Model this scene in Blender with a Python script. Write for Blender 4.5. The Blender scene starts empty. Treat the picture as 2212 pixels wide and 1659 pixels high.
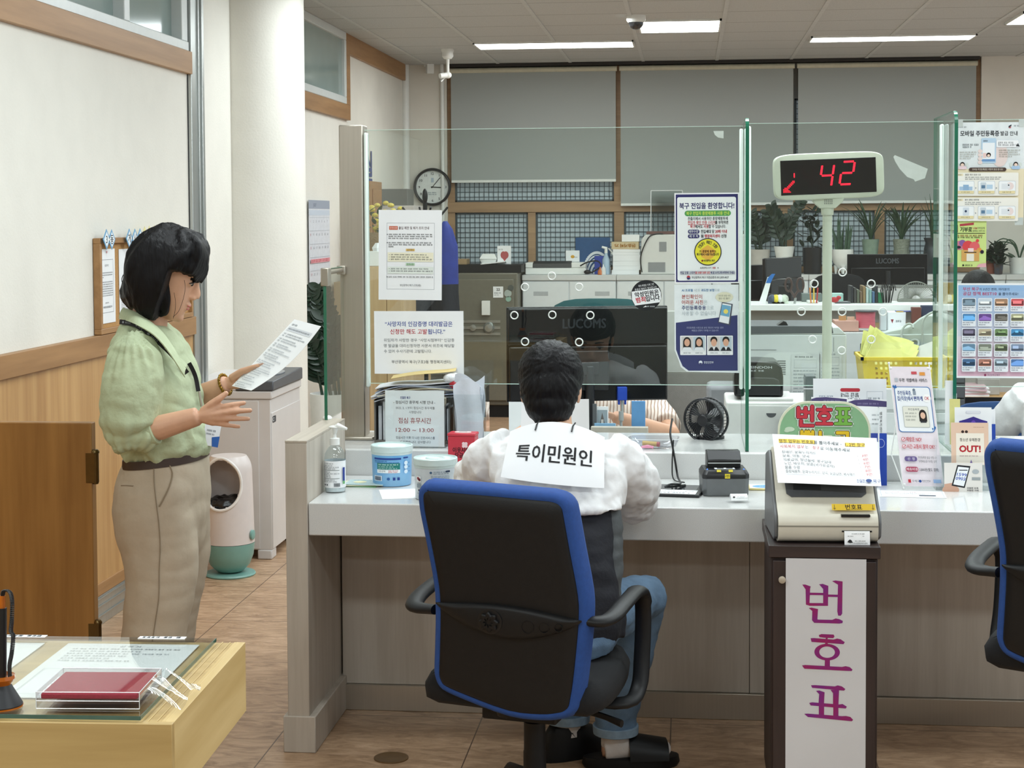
import bpy, math, random
from mathutils import Vector as V, Matrix as Mx, Euler
random.seed(11)
S = bpy.context.scene
C = S.collection
rad, PI = math.radians, math.pi
sin, cos = math.sin, math.cos
# ---------------------------------------------------------------- camera, world, lights, exposure
EYE = V((0, 0, 1.62)); FOC = 3600.0; PX, PY = 1106.0, 632.5
CM = Mx.Rotation(rad(6.09), 3, 'Z') @ Mx.Rotation(rad(90 - 2.58), 3, 'X') @ Mx.Rotation(rad(-.3), 3, 'Z')
cd = bpy.data.cameras.new('camera'); cam = bpy.data.objects.new('camera', cd); C.objects.link(cam)
cam.matrix_world = Mx.Translation(EYE) @ CM.to_4x4()
cd.sensor_width = 36; cd.lens = FOC / 2212 * 36; cd.shift_x = 0; cd.shift_y = -(829.5 - PY) / 2212
cd.clip_start = .05; cd.clip_end = 60
S.camera = cam
def at(px, py, X=None, Y=None, Z=None):
    d = CM @ V(((px - PX) / FOC, -(py - PY) / FOC, -1))
    for i, k in enumerate((X, Y, Z)):
        if k is not None: return EYE + d * ((k - EYE[i]) / d[i])
w = bpy.data.worlds.new('room_ambient'); S.world = w; w.use_nodes = True
w.node_tree.nodes['Background'].inputs[0].default_value = (.80, .88, .92, 1)
w.node_tree.nodes['Background'].inputs[1].default_value = 1.1
S.view_settings.view_transform = 'Standard'; S.view_settings.look = 'None'
S.view_settings.gamma = 1; S.view_settings.exposure = -0.44
CEIL = 2.92
def area(loc, sx, sy, e):
    l = bpy.data.lights.new('ceiling_panel_light', 'AREA'); l.shape = 'RECTANGLE'; l.size = sx; l.size_y = sy
    l.energy = e; l.color = (.89, .975, 1)
    o = bpy.data.objects.new('ceiling_panel_light', l); C.objects.link(o); o.location = loc
for lx, ly, e in ((-1.0, -1.2, 60), (1.8, -1.2, 60), (-1.2, 1.6, 50), (1.4, 1.6, 50), (-1.0, 4.3, 32), (1.4, 4.4, 32), (-.7, 5.75, 28), (.7, 5.75, 28), (2.2, 5.75, 26), (3.6, 3.4, 40), (0.2, 6.9, 46), (2.6, 7.0, 46), (-1.2, 8.7, 40), (1.2, 9.2, 44), (4.2, 9.6, 60), (-1.0, 10.9, 26), (1.6, 11.0, 20)):
    area((lx, ly, CEIL - .02), 1.2, .4, e)  # added fill lamps under the ceiling, some for fixtures out of view
# ---------------------------------------------------------------- materials
MATS = {}
def lin(h):
    h = h.lstrip('#'); o = []
    for i in (0, 2, 4):
        c = int(h[i:i + 2], 16) / 255
        o.append(c / 12.92 if c <= .04045 else ((c + .055) / 1.055) ** 2.4)
    return (*o, 1)
def mat(name, col='#808080', rough=.5, metal=0, var=.05, vs=30, bump=0, bs=120, emit=0, coat=0, stretch=None, spec=.5, col2=None, sss=0):
    """principled material; colour mottled by a noise of scale vs (var = amount, col2 = second colour), bump noise of scale bs"""
    if name in MATS: return MATS[name]
    m = bpy.data.materials.new(name); m.use_nodes = True; N = m.node_tree.nodes; L = m.node_tree.links
    b = N['Principled BSDF']; c = lin(col)
    b.inputs['Base Color'].default_value = c; b.inputs['Roughness'].default_value = rough; b.inputs['Metallic'].default_value = metal
    b.inputs['Specular IOR Level'].default_value = spec; b.inputs['Coat Weight'].default_value = coat
    if sss: b.inputs['Subsurface Weight'].default_value = sss; b.inputs['Subsurface Radius'].default_value = (.01, .004, .002)
    tc = mp = None
    if var or col2 or bump:
        tc = N.new('ShaderNodeTexCoord'); mp = N.new('ShaderNodeMapping'); L.new(tc.outputs['Object'], mp.inputs[0])
        if stretch: mp.inputs['Scale'].default_value = stretch
    if var or col2:
        n = N.new('ShaderNodeTexNoise'); n.inputs['Scale'].default_value = vs; n.inputs['Detail'].default_value = 5
        L.new(mp.outputs[0], n.inputs['Vector'])
        r = N.new('ShaderNodeMix'); r.data_type = 'RGBA'
        if col2: r.inputs[6].default_value = c; r.inputs[7].default_value = lin(col2)
        else:
            r.inputs[6].default_value = tuple(x * (1 - var) for x in c[:3]) + (1,); r.inputs[7].default_value = tuple(min(1, x * (1 + var)) for x in c[:3]) + (1,)
        rp = N.new('ShaderNodeValToRGB'); rp.color_ramp.elements[0].position = .32; rp.color_ramp.elements[1].position = .68
        L.new(n.outputs[0], rp.inputs[0]); L.new(rp.outputs[0], r.inputs[0]); L.new(r.outputs[2], b.inputs['Base Color'])
    if bump:
        n2 = N.new('ShaderNodeTexNoise'); n2.inputs['Scale'].default_value = bs; n2.inputs['Detail'].default_value = 3
        L.new(mp.outputs[0], n2.inputs['Vector'])
        bu = N.new('ShaderNodeBump'); bu.inputs['Strength'].default_value = bump; bu.inputs['Distance'].default_value = .01
        L.new(n2.outputs[0], bu.inputs['Height']); L.new(bu.outputs[0], b.inputs['Normal'])
    if emit: b.inputs['Emission Color'].default_value = c; b.inputs['Emission Strength'].default_value = emit
    MATS[name] = m; return m
def ink(h):  # flat printing colour, slight paper fibre
    return mat('ink_' + h.lstrip('#'), h, .6, var=0, bump=.03, bs=900, spec=.3)
def glass(name, tint='#eaf4ef', ior=1.45, rough=0, extra=0):
    if name in MATS: return MATS[name]
    m = bpy.data.materials.new(name); m.use_nodes = True; N = m.node_tree.nodes; L = m.node_tree.links
    N.remove(N['Principled BSDF']); o = N['Material Output']
    t = N.new('ShaderNodeBsdfTransparent'); t.inputs[0].default_value = lin(tint)
    g = N.new('ShaderNodeBsdfGlossy'); g.inputs['Roughness'].default_value = rough; g.inputs[0].default_value = (1, 1, 1, 1)
    ge_ = N.new('ShaderNodeNewGeometry'); dt = N.new('ShaderNodeVectorMath'); dt.operation = 'DOT_PRODUCT'
    L.new(ge_.outputs['Normal'], dt.inputs[0]); L.new(ge_.outputs['Incoming'], dt.inputs[1])
    def mth(op, v, k):
        q = N.new('ShaderNodeMath'); q.operation = op
        L.new(v, q.inputs[0])
        if k is not None: q.inputs[1].default_value = k
        return q
    ab = mth('ABSOLUTE', dt.outputs['Value'], None); iv = N.new('ShaderNodeMath'); iv.operation = 'SUBTRACT'; iv.inputs[0].default_value = 1; L.new(ab.outputs[0], iv.inputs[1])
    f = mth('MULTIPLY', mth('POWER', iv.outputs[0], 5).outputs[0], .9); f = mth('ADD', f.outputs[0], ((ior - 1) / (ior + 1)) ** 2)
    x = N.new('ShaderNodeMixShader')
    if extra:
        a = N.new('ShaderNodeMath'); a.operation = 'ADD'; a.inputs[1].default_value = extra; L.new(f.outputs[0], a.inputs[0]); L.new(a.outputs[0], x.inputs[0])
    else: L.new(f.outputs[0], x.inputs[0])
    L.new(t.outputs[0], x.inputs[1]); L.new(g.outputs[0], x.inputs[2]); L.new(x.outputs[0], o.inputs[0])
    MATS[name] = m; return m
def wood(name, c1, c2, axis='z', scale=1.0, rough=.45, fine=60, coat=0):
    """grain streaks running along axis"""
    if name in MATS: return MATS[name]
    m = mat(name, c1, rough, var=0, coat=coat); N = m.node_tree.nodes; L = m.node_tree.links; b = N['Principled BSDF']
    tc = N.new('ShaderNodeTexCoord'); mp = N.new('ShaderNodeMapping'); L.new(tc.outputs['Object'], mp.inputs[0])
    sc = [14 * scale] * 3; sc['xyz'.index(axis)] = .8 * scale; mp.inputs['Scale'].default_value = sc
    n = N.new('ShaderNodeTexNoise'); n.inputs['Scale'].default_value = 1; n.inputs['Detail'].default_value = 6; n.inputs['Distortion'].default_value = .6
    n2 = N.new('ShaderNodeTexNoise'); n2.inputs['Scale'].default_value = fine / 14; n2.inputs['Detail'].default_value = 3
    L.new(mp.outputs[0], n.inputs['Vector']); L.new(mp.outputs[0], n2.inputs['Vector'])
    a = N.new('ShaderNodeMath'); a.operation = 'MULTIPLY_ADD'; a.inputs[1].default_value = .35; L.new(n2.outputs[0], a.inputs[0]); L.new(n.outputs[0], a.inputs[2])
    rp = N.new('ShaderNodeValToRGB'); rp.color_ramp.elements[0].position = .45; rp.color_ramp.elements[1].position = .9
    rp.color_ramp.elements[0].color = lin(c1); rp.color_ramp.elements[1].color = lin(c2)
    L.new(a.outputs[0], rp.inputs[0]); L.new(rp.outputs[0], b.inputs['Base Color'])
    return m
# ---------------------------------------------------------------- mesh builder
class B:
    def __init__(s, m=None): s.v = []; s.f = []; s.fm = []; s.ms = []; s.T = None; s.on(m) if m else None
    def on(s, m):
        if m not in s.ms: s.ms.append(m)
        s.m = s.ms.index(m); return s
    def add(s, vs, fs):
        k = len(s.v); T = s.T
        s.v += [tuple(T @ V(p)) if T is not None else tuple(p) for p in vs]
        s.f += [tuple(i + k for i in f) for f in fs]; s.fm += [s.m] * len(fs); return s
    def box(s, x0, x1, y0, y1, z0, z1):
        return s.add([(x, y, z) for z in (z0, z1) for y in (y0, y1) for x in (x0, x1)],
                     [(0, 2, 3, 1), (4, 5, 7, 6), (0, 1, 5, 4), (2, 6, 7, 3), (0, 4, 6, 2), (1, 3, 7, 5)])
    def rbox(s, c, size, rot=(0, 0, 0)):
        M = Mx.Translation(c) @ Euler(rot).to_matrix().to_4x4(); x, y, z = (k / 2 for k in size)
        return s.add([M @ V((a, b, d)) for d in (-z, z) for b in (-y, y) for a in (-x, x)],
                     [(0, 2, 3, 1), (4, 5, 7, 6), (0, 1, 5, 4), (2, 6, 7, 3), (0, 4, 6, 2), (1, 3, 7, 5)])
    def loft(s, rings, cap=True, closed=True, loop=False):
        n = len(rings[0]); vs = [p for r in rings for p in r]; fs = []
        R = len(rings)
        for i in range(R if loop else R - 1):
            j = (i + 1) % R
            for k in range(n if closed else n - 1):
                l = (k + 1) % n; fs.append((i * n + k, i * n + l, j * n + l, j * n + k))
        if cap and not loop: fs += [tuple(range(n))[::-1], tuple(range((R - 1) * n, R * n))]
        return s.add(vs, fs)
    def lathe(s, prof, n=24, c=(0, 0, 0), cap=True, sx=1, sy=1):
        return s.loft([[V((c[0] + r * sx * cos(2 * PI * k / n), c[1] + r * sy * sin(2 * PI * k / n), c[2] + z)) for k in range(n)] for r, z in prof], cap)
    def cyl(s, p, q, r, n=16, r2=None): return s.tube([p, q], [r, r if r2 is None else r2], n)
    def tube(s, pts, r, n=8, closed=False, flat=1, up=None):
        pts = [V(p) for p in pts]; K = len(pts); rings = []
        rs = r if isinstance(r, (list, tuple)) else [r] * K; nx = None
        for i, p in enumerate(pts):
            t = (pts[(i + 1) % K] - pts[i - 1]) if closed else (pts[min(i + 1, K - 1)] - pts[max(i - 1, 0)])
            if t.length < 1e-9: t = V((0, 0, 1))
            t.normalize()
            if up is not None: nx = V(up) - t * t.dot(V(up))
            elif nx is None: nx = t.orthogonal()
            else: nx = nx - t * nx.dot(t)
            if nx.length < 1e-6: nx = t.orthogonal()
            nx.normalize(); b = t.cross(nx)
            q = rs[i]; ra, rb = q if isinstance(q, (tuple, list)) else (q, q * flat)
            rings.append([p + nx * (ra * cos(2 * PI * k / n)) + b * (rb * sin(2 * PI * k / n)) for k in range(n)])
        return s.loft(rings, not closed, loop=closed)
    def ell(s, c, r, n=16, m=10, rot=(0, 0, 0)):
        M = Mx.Translation(c) @ Euler(rot).to_matrix().to_4x4(); rr = r if isinstance(r, (tuple, list)) else (r,) * 3
        rings = []
        for i in range(m + 1):
            a = -PI / 2 + PI * i / m; q = max(cos(a), .02)
            rings.append([M @ V((rr[0] * q * cos(2 * PI * k / n), rr[1] * q * sin(2 * PI * k / n), rr[2] * sin(a))) for k in range(n)])
        return s.loft(rings)
    def prism(s, poly, d0, d1, ax='y'):
        """poly of 2-D points in the plane across ax, from d0 to d1"""
        f = {'y': lambda u, v, d: (u, d, v), 'z': lambda u, v, d: (u, v, d), 'x': lambda u, v, d: (d, u, v)}[ax]
        n = len(poly)
        return s.loft([[V(f(u, v, d0)) for u, v in poly], [V(f(u, v, d1)) for u, v in poly]])
    def grid(s, fn, nu, nv, th=0):
        """sheet fn(u,v)->point, u,v in 0..1; th gives thickness along normals (approx)"""
        P = [[V(fn(i / nu, j / nv)) for i in range(nu + 1)] for j in range(nv + 1)]
        vs = [p for r in P for p in r]; W = nu + 1
        fs = [(j * W + i, j * W + i + 1, (j + 1) * W + i + 1, (j + 1) * W + i) for j in range(nv) for i in range(nu)]
        if th:
            n0 = len(vs); bk = []
            for j in range(nv + 1):
                for i in range(nu + 1):
                    du = P[j][min(i + 1, nu)] - P[j][max(i - 1, 0)]; dv = P[min(j + 1, nv)][i] - P[max(j - 1, 0)][i]
                    q = du.cross(dv); q.normalize(); bk.append(P[j][i] - q * th)
            vs += bk; fs += [tuple(k + n0 for k in f)[::-1] for f in fs]
            ed = [i for i in range(W)] + [j * W + nu for j in range(1, nv + 1)] + [nv * W + i for i in range(nu - 1, -1, -1)] + [j * W for j in range(nv - 1, 0, -1)]
            for a, b in zip(ed, ed[1:] + ed[:1]): fs.append((a, a + n0, b + n0, b))
        return s.add(vs, fs)
    def mesh(s, name):
        me = bpy.data.meshes.new(name); me.from_pydata(s.v, [], s.f)
        for m in s.ms: me.materials.append(m)
        me.polygons.foreach_set('material_index', s.fm); me.update(); return me
    def build(s, name, par=None, bev=0, seg=2, smooth=True, ang=38, sub=0, loc=None):
        me = s.mesh(name)
        return link(name, me, par, bev, seg, smooth, ang, sub, loc)
def link(name, me, par=None, bev=0, seg=2, smooth=True, ang=38, sub=0, loc=None):
    if smooth: me.shade_smooth(); me.set_sharp_from_angle(angle=rad(ang))
    o = bpy.data.objects.new(name, me); C.objects.link(o)
    if par is not None: o.parent = par
    if loc is not None: o.location = loc
    if bev:
        b = o.modifiers.new('bevel', 'BEVEL'); b.width = bev; b.segments = seg; b.limit_method = 'ANGLE'; b.angle_limit = rad(40); b.harden_normals = False
    if sub:
        b = o.modifiers.new('subdivision', 'SUBSURF'); b.levels = b.render_levels = sub
    return o
def fuse(b, name, par, m, vox=.006, sm=6, fac=.5, tex=None):
    """union of overlapping closed shapes into one continuous surface"""
    me = b.mesh('tmp'); o = bpy.data.objects.new('tmp', me); C.objects.link(o)
    r = o.modifiers.new('r', 'REMESH'); r.mode = 'VOXEL'; r.voxel_size = vox
    k = o.modifiers.new('s', 'SMOOTH'); k.factor = fac; k.iterations = sm
    dg = bpy.context.evaluated_depsgraph_get()
    n = bpy.data.meshes.new_from_object(o.evaluated_get(dg)); bpy.data.objects.remove(o); bpy.data.meshes.remove(me)
    n.name = name; n.materials.clear(); n.materials.append(m)
    if tex:
        k = len(n.vertices); co = [0.] * (3 * k); no = [0.] * (3 * k); n.vertices.foreach_get('co', co); n.vertices.foreach_get('normal', no); q = []
        for i in range(0, 3 * k, 3): q += tex(V(co[i:i + 3]), V(no[i:i + 3]))[:]
        n.vertices.foreach_set('co', q); n.update()
    n.shade_smooth()
    q = bpy.data.objects.new(name, n); C.objects.link(q)
    if par is not None: q.parent = par
    return q
def tag(o, label=None, cat=None, group=None, kind=None):
    for k, x in (('label', label), ('category', cat), ('group', group), ('kind', kind)):
        if x: o[k] = x
    return o
def thing(name, label, cat, loc=(0, 0, 0), rz=0, group=None, rot=None):
    o = bpy.data.objects.new(name, None); C.objects.link(o); o.empty_display_size = .05
    o.location = loc; o.rotation_euler = rot if rot else (0, 0, rz)
    return tag(o, label, cat, group)
def one(b, name, label, cat, loc=(0, 0, 0), rz=0, group=None, rot=None, **k):
    o = b.build(name, None, **k); o.location = loc; o.rotation_euler = rot if rot else (0, 0, rz)
    return tag(o, label, cat, group)
def struct(o): o['kind'] = 'structure'; return o
def dup(o, loc=None, rz=None, label=None, par=None):
    c = o.copy(); C.objects.link(c)
    if par is not None: c.parent = par
    if loc is not None: c.location = loc
    if rz is not None: c.rotation_euler = (0, 0, rz)
    if label: c['label'] = label
    for ch in list(o.children): dup(ch, par=c)
    return c
# ---------------------------------------------------------------- printing (lettering and marks as real flat shapes on a sheet)
TXT = {}; TCUR = bpy.data.curves.new('t', 'FONT'); TCUR.size = 1; TCUR.resolution_u = 2; TCUR.fill_mode = 'FRONT'; TOBJ = bpy.data.objects.new('t', TCUR)
def glyphs(s, bold=0):
    k = (s, bold)
    if k not in TXT:
        c = TCUR; c.body = s; c.offset = bold; me = TOBJ.to_mesh()
        TXT[k] = ([(v.co.x, v.co.y) for v in me.vertices], [tuple(p.vertices) for p in me.polygons]); TOBJ.to_mesh_clear()
    return TXT[k]
class P:
    """a printed sheet in units of its own (u right, v down)"""
    def __init__(s): s.q = []; s.L = 1
    def poly(s, pts, col, up=1):
        s.q.append(([(a, b) for a, b in pts], [tuple(range(len(pts)))[::-1]], col, s.L)); s.L += up; return s
    def rect(s, x0, y0, x1, y1, col, n=1, up=1):
        vs = []; fs = []
        for i in range(n + 1): x = x0 + (x1 - x0) * i / n; vs += [(x, y0), (x, y1)]
        for i in range(n): fs.append((2 * i, 2 * i + 1, 2 * i + 3, 2 * i + 2))
        s.q.append((vs, fs, col, s.L)); s.L += up; return s
    def rrect(s, x0, y0, x1, y1, r, col, up=1):
        pts = []
        for cx, cy, a0 in ((x1 - r, y1 - r, 0), (x0 + r, y1 - r, 90), (x0 + r, y0 + r, 180), (x1 - r, y0 + r, 270)):
            pts += [(cx + r * cos(rad(a0 + 18 * k)), cy + r * sin(rad(a0 + 18 * k))) for k in range(6)]
        return s.poly(pts, col, up)
    def frame(s, x0, y0, x1, y1, t, col):
        for a in ((x0, y0, x1, y0 + t), (x0, y1 - t, x1, y1), (x0, y0, x0 + t, y1), (x1 - t, y0, x1, y1)): s.rect(*a, col, up=0)
        s.L += 1; return s
    def circ(s, x, y, r, col, n=28, ry=None, a0=0, a1=360, up=1):
        return s.poly([(x + r * cos(rad(a0 + (a1 - a0) * k / n)), y + (ry or r) * sin(rad(a0 + (a1 - a0) * k / n))) for k in range(n + (a1 - a0 < 360))], col, up)
    def line(s, pts, t, col):
        vs = []; fs = []
        for i, (a, b) in enumerate(pts):
            p = pts[max(i - 1, 0)]; q = pts[min(i + 1, len(pts) - 1)]; dx, dy = q[0] - p[0], q[1] - p[1]; l = math.hypot(dx, dy) or 1
            vs += [(a - dy / l * t / 2, b + dx / l * t / 2), (a + dy / l * t / 2, b - dx / l * t / 2)]
        for i in range(len(pts) - 1): fs.append((2 * i, 2 * i + 1, 2 * i + 3, 2 * i + 2))
        s.q.append((vs, fs, col, s.L)); s.L += 1; return s
    def text(s, t, x, y, h, col, al='l', bold=0, w=None, rot=0, sq=1, up=1):
        """h = height of a full Hangul/capital glyph, (x, y) = left/centre/right end of the line's mid height"""
        if bold:
            r = bold * h * 1.1
            for j in range(6): s.text(t, x + r * cos(j * PI / 3), y + r * sin(j * PI / 3), h, col, al, 0, w, rot, sq, .1)
            s.text(t, x, y, h, col, al, 0, w, rot, sq, .1); s.L += max(.3, up - .7); return s
        g, fs = glyphs(t)
        if not g: return s
        x0 = min(a for a, b in g); x1 = max(a for a, b in g); k = h / .86; kx = k * sq
        if w: kx = w / (x1 - x0)
        ox = {'l': x0, 'c': (x0 + x1) / 2, 'r': x1}[al]; c, n = cos(rad(rot)), sin(rad(rot)); vs = []
        for a, b in g:
            X, Y = (a - ox) * kx, -(b - .36) * k; vs.append((x + X * c - Y * n, y + X * n + Y * c))
        s.q.append((vs, fs, col, s.L)); s.L += up; return s
    def scribble(s, x0, x1, y, h, col, gap=.5, end=1.0):
        """a line of print too small to read: words as rows of short strokes"""
        x = x0; stop = x0 + (x1 - x0) * end; vs = []; fs = []
        while x < stop:
            for k in range(random.randint(2, 4)):
                wd = h * random.uniform(.55, .8)
                if x + wd > stop: break
                for yy in (-.42, 0.12):
                    i = len(vs); q = random.uniform(.16, .3); vs += [(x, y + yy * h), (x + wd, y + yy * h), (x + wd, y + (yy + q) * h), (x, y + (yy + q) * h)]; fs.append((i, i + 3, i + 2, i + 1))
                i = len(vs); xx = x + wd * random.uniform(.3, .8); vs += [(xx, y - h * .4), (xx + h * .14, y - h * .4), (xx + h * .14, y + h * .4), (xx, y + h * .4)]; fs.append((i, i + 3, i + 2, i + 1))
                x += wd + h * .2
            x += h * gap
        if vs: s.q.append((vs, fs, col, s.L)); s.L += 1
        return s
    def build(s, name, par, xf, lift=.00012):
        """xf(u, v, d) -> local point, d = distance above the sheet"""
        b = B()
        for vs, fs, col, L in s.q:
            b.on(ink(col) if isinstance(col, str) else col); b.add([xf(u, v, .0004 + lift * L) for u, v in vs], fs)
        return b.build(name, par, smooth=False)
def flat(p, W, H, w, h, ax='y'):
    """maps print units W x H onto a sheet w x h centred at the origin: facing -y (upright) or +z (lying, top edge at +y)"""
    if ax == 'y': return lambda u, v, d: (-w / 2 + u / W * w, -d, h / 2 - v / H * h)
    return lambda u, v, d: (-w / 2 + u / W * w, h / 2 - v / H * h, d)
def paper(name, label, cat, pr, W, H, w, h, loc, rz=0, rx=0, ax='y', group=None, m=None, th=.0006, child='lettering', ry=0, lift=.00012):
    """a flat printed sheet: a mesh with its print as a child"""
    b = B(m or mat('white_paper', '#eef0f2', .65, var=.02, vs=8))
    if ax == 'y': b.box(-w / 2, w / 2, 0, th, -h / 2, h / 2)
    else: b.box(-w / 2, w / 2, -h / 2, h / 2, -th, 0)
    o = b.build(name); o.location = loc; o.rotation_euler = Euler((rx, ry, rz)); tag(o, label, cat, group)
    if pr is not None: pr.build(child, o, flat(pr, W, H, w, h, ax), lift)
    return o
# ================================================================ the room
white_wall = mat('white_wallpaper', '#e6e3da', .8, var=.02, vs=6, bump=.12, bs=90)
beige_wall = mat('beige_plaster', '#dfdbd2', .8, var=.03, vs=4, bump=.12, bs=200)
oakw = wood('oak_panel', '#ae8250', '#c9a06a', 'z', 1.0, .42)
oakh = wood('oak_rail', '#976f45', '#ae8457', 'y', 1.2, .45)
oakx = wood('oak_frame', '#9c7c5c', '#b3926e', 'x', 1.2, .5)
alu = mat('aluminium', '#b9bdbb', .32, .85, var=.04, vs=60, stretch=(1, 1, .05))
steel = mat('brushed_steel', '#b9b2a6', .38, .9, var=.03, vs=160, stretch=(1, 1, .02))
whitep = mat('white_plastic', '#e9ebe8', .4, var=.02)
vinylw = mat('white_upvc', '#d9dedd', .35, var=.02)
black = mat('black_plastic', '#141517', .42, var=.1, spec=.4)
# floor: mottled brown vinyl tiles
fm = bpy.data.materials.new('brown_vinyl_tile'); fm.use_nodes = True
N = fm.node_tree.nodes; L = fm.node_tree.links; bs_ = N['Principled BSDF']
tc = N.new('ShaderNodeTexCoord'); mp = N.new('ShaderNodeMapping'); mp.inputs['Scale'].default_value = (2.6, 7, 1); L.new(tc.outputs['Object'], mp.inputs[0])
n1 = N.new('ShaderNodeTexNoise'); n1.inputs['Scale'].default_value = 3.2; n1.inputs['Detail'].default_value = 9; n1.inputs['Roughness'].default_value = .68; n1.inputs['Distortion'].default_value = 1.1
L.new(mp.outputs[0], n1.inputs['Vector'])
rp = N.new('ShaderNodeValToRGB'); e = rp.color_ramp.elements
e[0].position = .3; e[0].color = lin('#8a6d53'); e[1].position = .68; e[1].color = lin('#cbab8d')
q = e.new(.5); q.color = lin('#b09072')
L.new(n1.outputs[0], rp.inputs[0])
br = N.new('ShaderNodeTexBrick'); br.offset = 0; br.inputs['Scale'].default_value = 1; br.inputs['Brick Width'].default_value = .61; br.inputs['Row Height'].default_value = .61
br.inputs['Mortar Size'].default_value = .002; br.inputs['Mortar Smooth'].default_value = 0; br.inputs['Mortar'].default_value = lin('#5f493a')
mp2 = N.new('ShaderNodeMapping'); mp2.inputs['Location'].default_value = (.06, .2, 0); L.new(tc.outputs['Object'], mp2.inputs[0]); L.new(mp2.outputs[0], br.inputs['Vector'])
L.new(rp.outputs[0], br.inputs['Color1']); L.new(rp.outputs[0], br.inputs['Color2']); L.new(br.outputs['Color'], bs_.inputs['Base Color'])
bs_.inputs['Roughness'].default_value = .42
struct(B(fm).box(-3.2, 6.2, -3, 14.4, -.08, 0).build('floor', smooth=False))
# ceiling: 60 cm boards between white bars
cm = bpy.data.materials.new('ceiling_board'); cm.use_nodes = True
N = cm.node_tree.nodes; L = cm.node_tree.links; bs_ = N['Principled BSDF']; bs_.inputs['Roughness'].default_value = .9
tc = N.new('ShaderNodeTexCoord'); mp = N.new('ShaderNodeMapping'); mp.inputs['Location'].default_value = (-.39 + .61 * 6, .06 + 6, 0); L.new(tc.outputs['Object'], mp.inputs[0])
br = N.new('ShaderNodeTexBrick'); br.offset = 0; br.inputs['Scale'].default_value = 1; br.inputs['Brick Width'].default_value = 40; br.inputs['Row Height'].default_value = .6
br.inputs['Mortar Size'].default_value = .004; br.inputs['Mortar'].default_value = lin('#55544f')
L.new(mp.outputs[0], br.inputs['Vector'])
n1 = N.new('ShaderNodeTexNoise'); n1.inputs['Scale'].default_value = 260; n1.inputs['Detail'].default_value = 2; L.new(tc.outputs['Object'], n1.inputs['Vector'])
rp = N.new('ShaderNodeValToRGB'); rp.color_ramp.elements[0].color = lin('#adb0b0'); rp.color_ramp.elements[1].color = lin('#c6c9c8'); rp.color_ramp.elements[0].position = .35; rp.color_ramp.elements[1].position = .6
L.new(n1.outputs[0], rp.inputs[0]); L.new(rp.outputs[0], br.inputs['Color1']); L.new(rp.outputs[0], br.inputs['Color2']); L.new(br.outputs['Color'], bs_.inputs['Base Color'])
ce = struct(B(cm).box(-3.2, 6.2, -3, 14.4, CEIL, CEIL + .1).build('ceiling', smooth=False))
b = B(mat('ceiling_bar', '#c2c5c4', .7))
for k in range(-1, 14):
    x = -2.214 + .61 * k
    b.box(x - .013, x + .013, -3, 14.1, CEIL - .005, CEIL + .002)
b.build('ceiling_bars', ce, smooth=False)
# left wall: papered partition over an oak wainscot, ends at an aluminium post
XL = -2.36
struct(B(white_wall).box(XL - .1, XL, -3, 7.70, 0, 2.31).build('wall_left', smooth=False))
struct(B(oakw).box(XL, XL + .012, -3, 7.70, .17, 1.075).build('trim_1', smooth=False))
b = B(oakh); b.box(XL, XL + .03, -3, 7.70, 1.075, 1.16); struct(b.build('trim_2', bev=.003))
struct(B(oakh).box(XL - .01, XL + .025, -3, 7.71, 2.305, 2.41).build('trim_3', bev=.002))
b = B(oakh); b.box(XL, XL + .02, -3, 7.70, .12, .17); struct(b.build('trim_4', bev=.003))
b = B(alu)
b.box(XL, XL + .018, -3, 7.70, 0, .12)
for z in (.035, .075, .105): b.box(XL + .018, XL + .024, -3, 7.70, z, z + .008)
struct(b.build('baseboard_left', bev=.002))
wn = thing('window_1', None, None, (XL - .04, 0, 0)); struct(wn)
b = B(vinylw); b.box(-.03, .055, 0, 7.69, 2.41, 2.455); b.box(-.03, .055, 0, 7.69, CEIL - .06, CEIL)
for y in (2.0, 4.4, 6.84): b.box(-.03, .05, y - .035, y + .035, 2.455, CEIL - .06)
b.box(-.03, .05, 7.6, 7.69, 2.455, CEIL - .06); b.build('window_frame', wn, bev=.004)
B(mat('frosted_pane', '#93a39f', .12, var=.04, vs=3)).box(-.012, .0, 0, 7.6, 2.455, CEIL - .06).build('window_pane', wn, smooth=False)
b = B(alu); b.box(XL - .09, XL + .02, 7.705, 7.80, 0, CEIL); b.box(XL - .09, XL + .028, 7.80, 7.815, 0, CEIL); b.box(XL - .09, XL + .02, 7.815, 7.85, 0, CEIL); b.box(XL - .09, XL + .03, 7.85, 7.885, 0, CEIL)
b.on(black).box(XL - .05, XL + .004, 7.70, 7.705, 0, 2.31)
struct(b.build('trim_5', bev=.003))
# round pillar
pc = at(546, 300, Y=8.95)
struct(B(white_wall).lathe([(.285, 0), (.285, CEIL)], 64, (pc.x, pc.y, 0)).build('pillar'))
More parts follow.
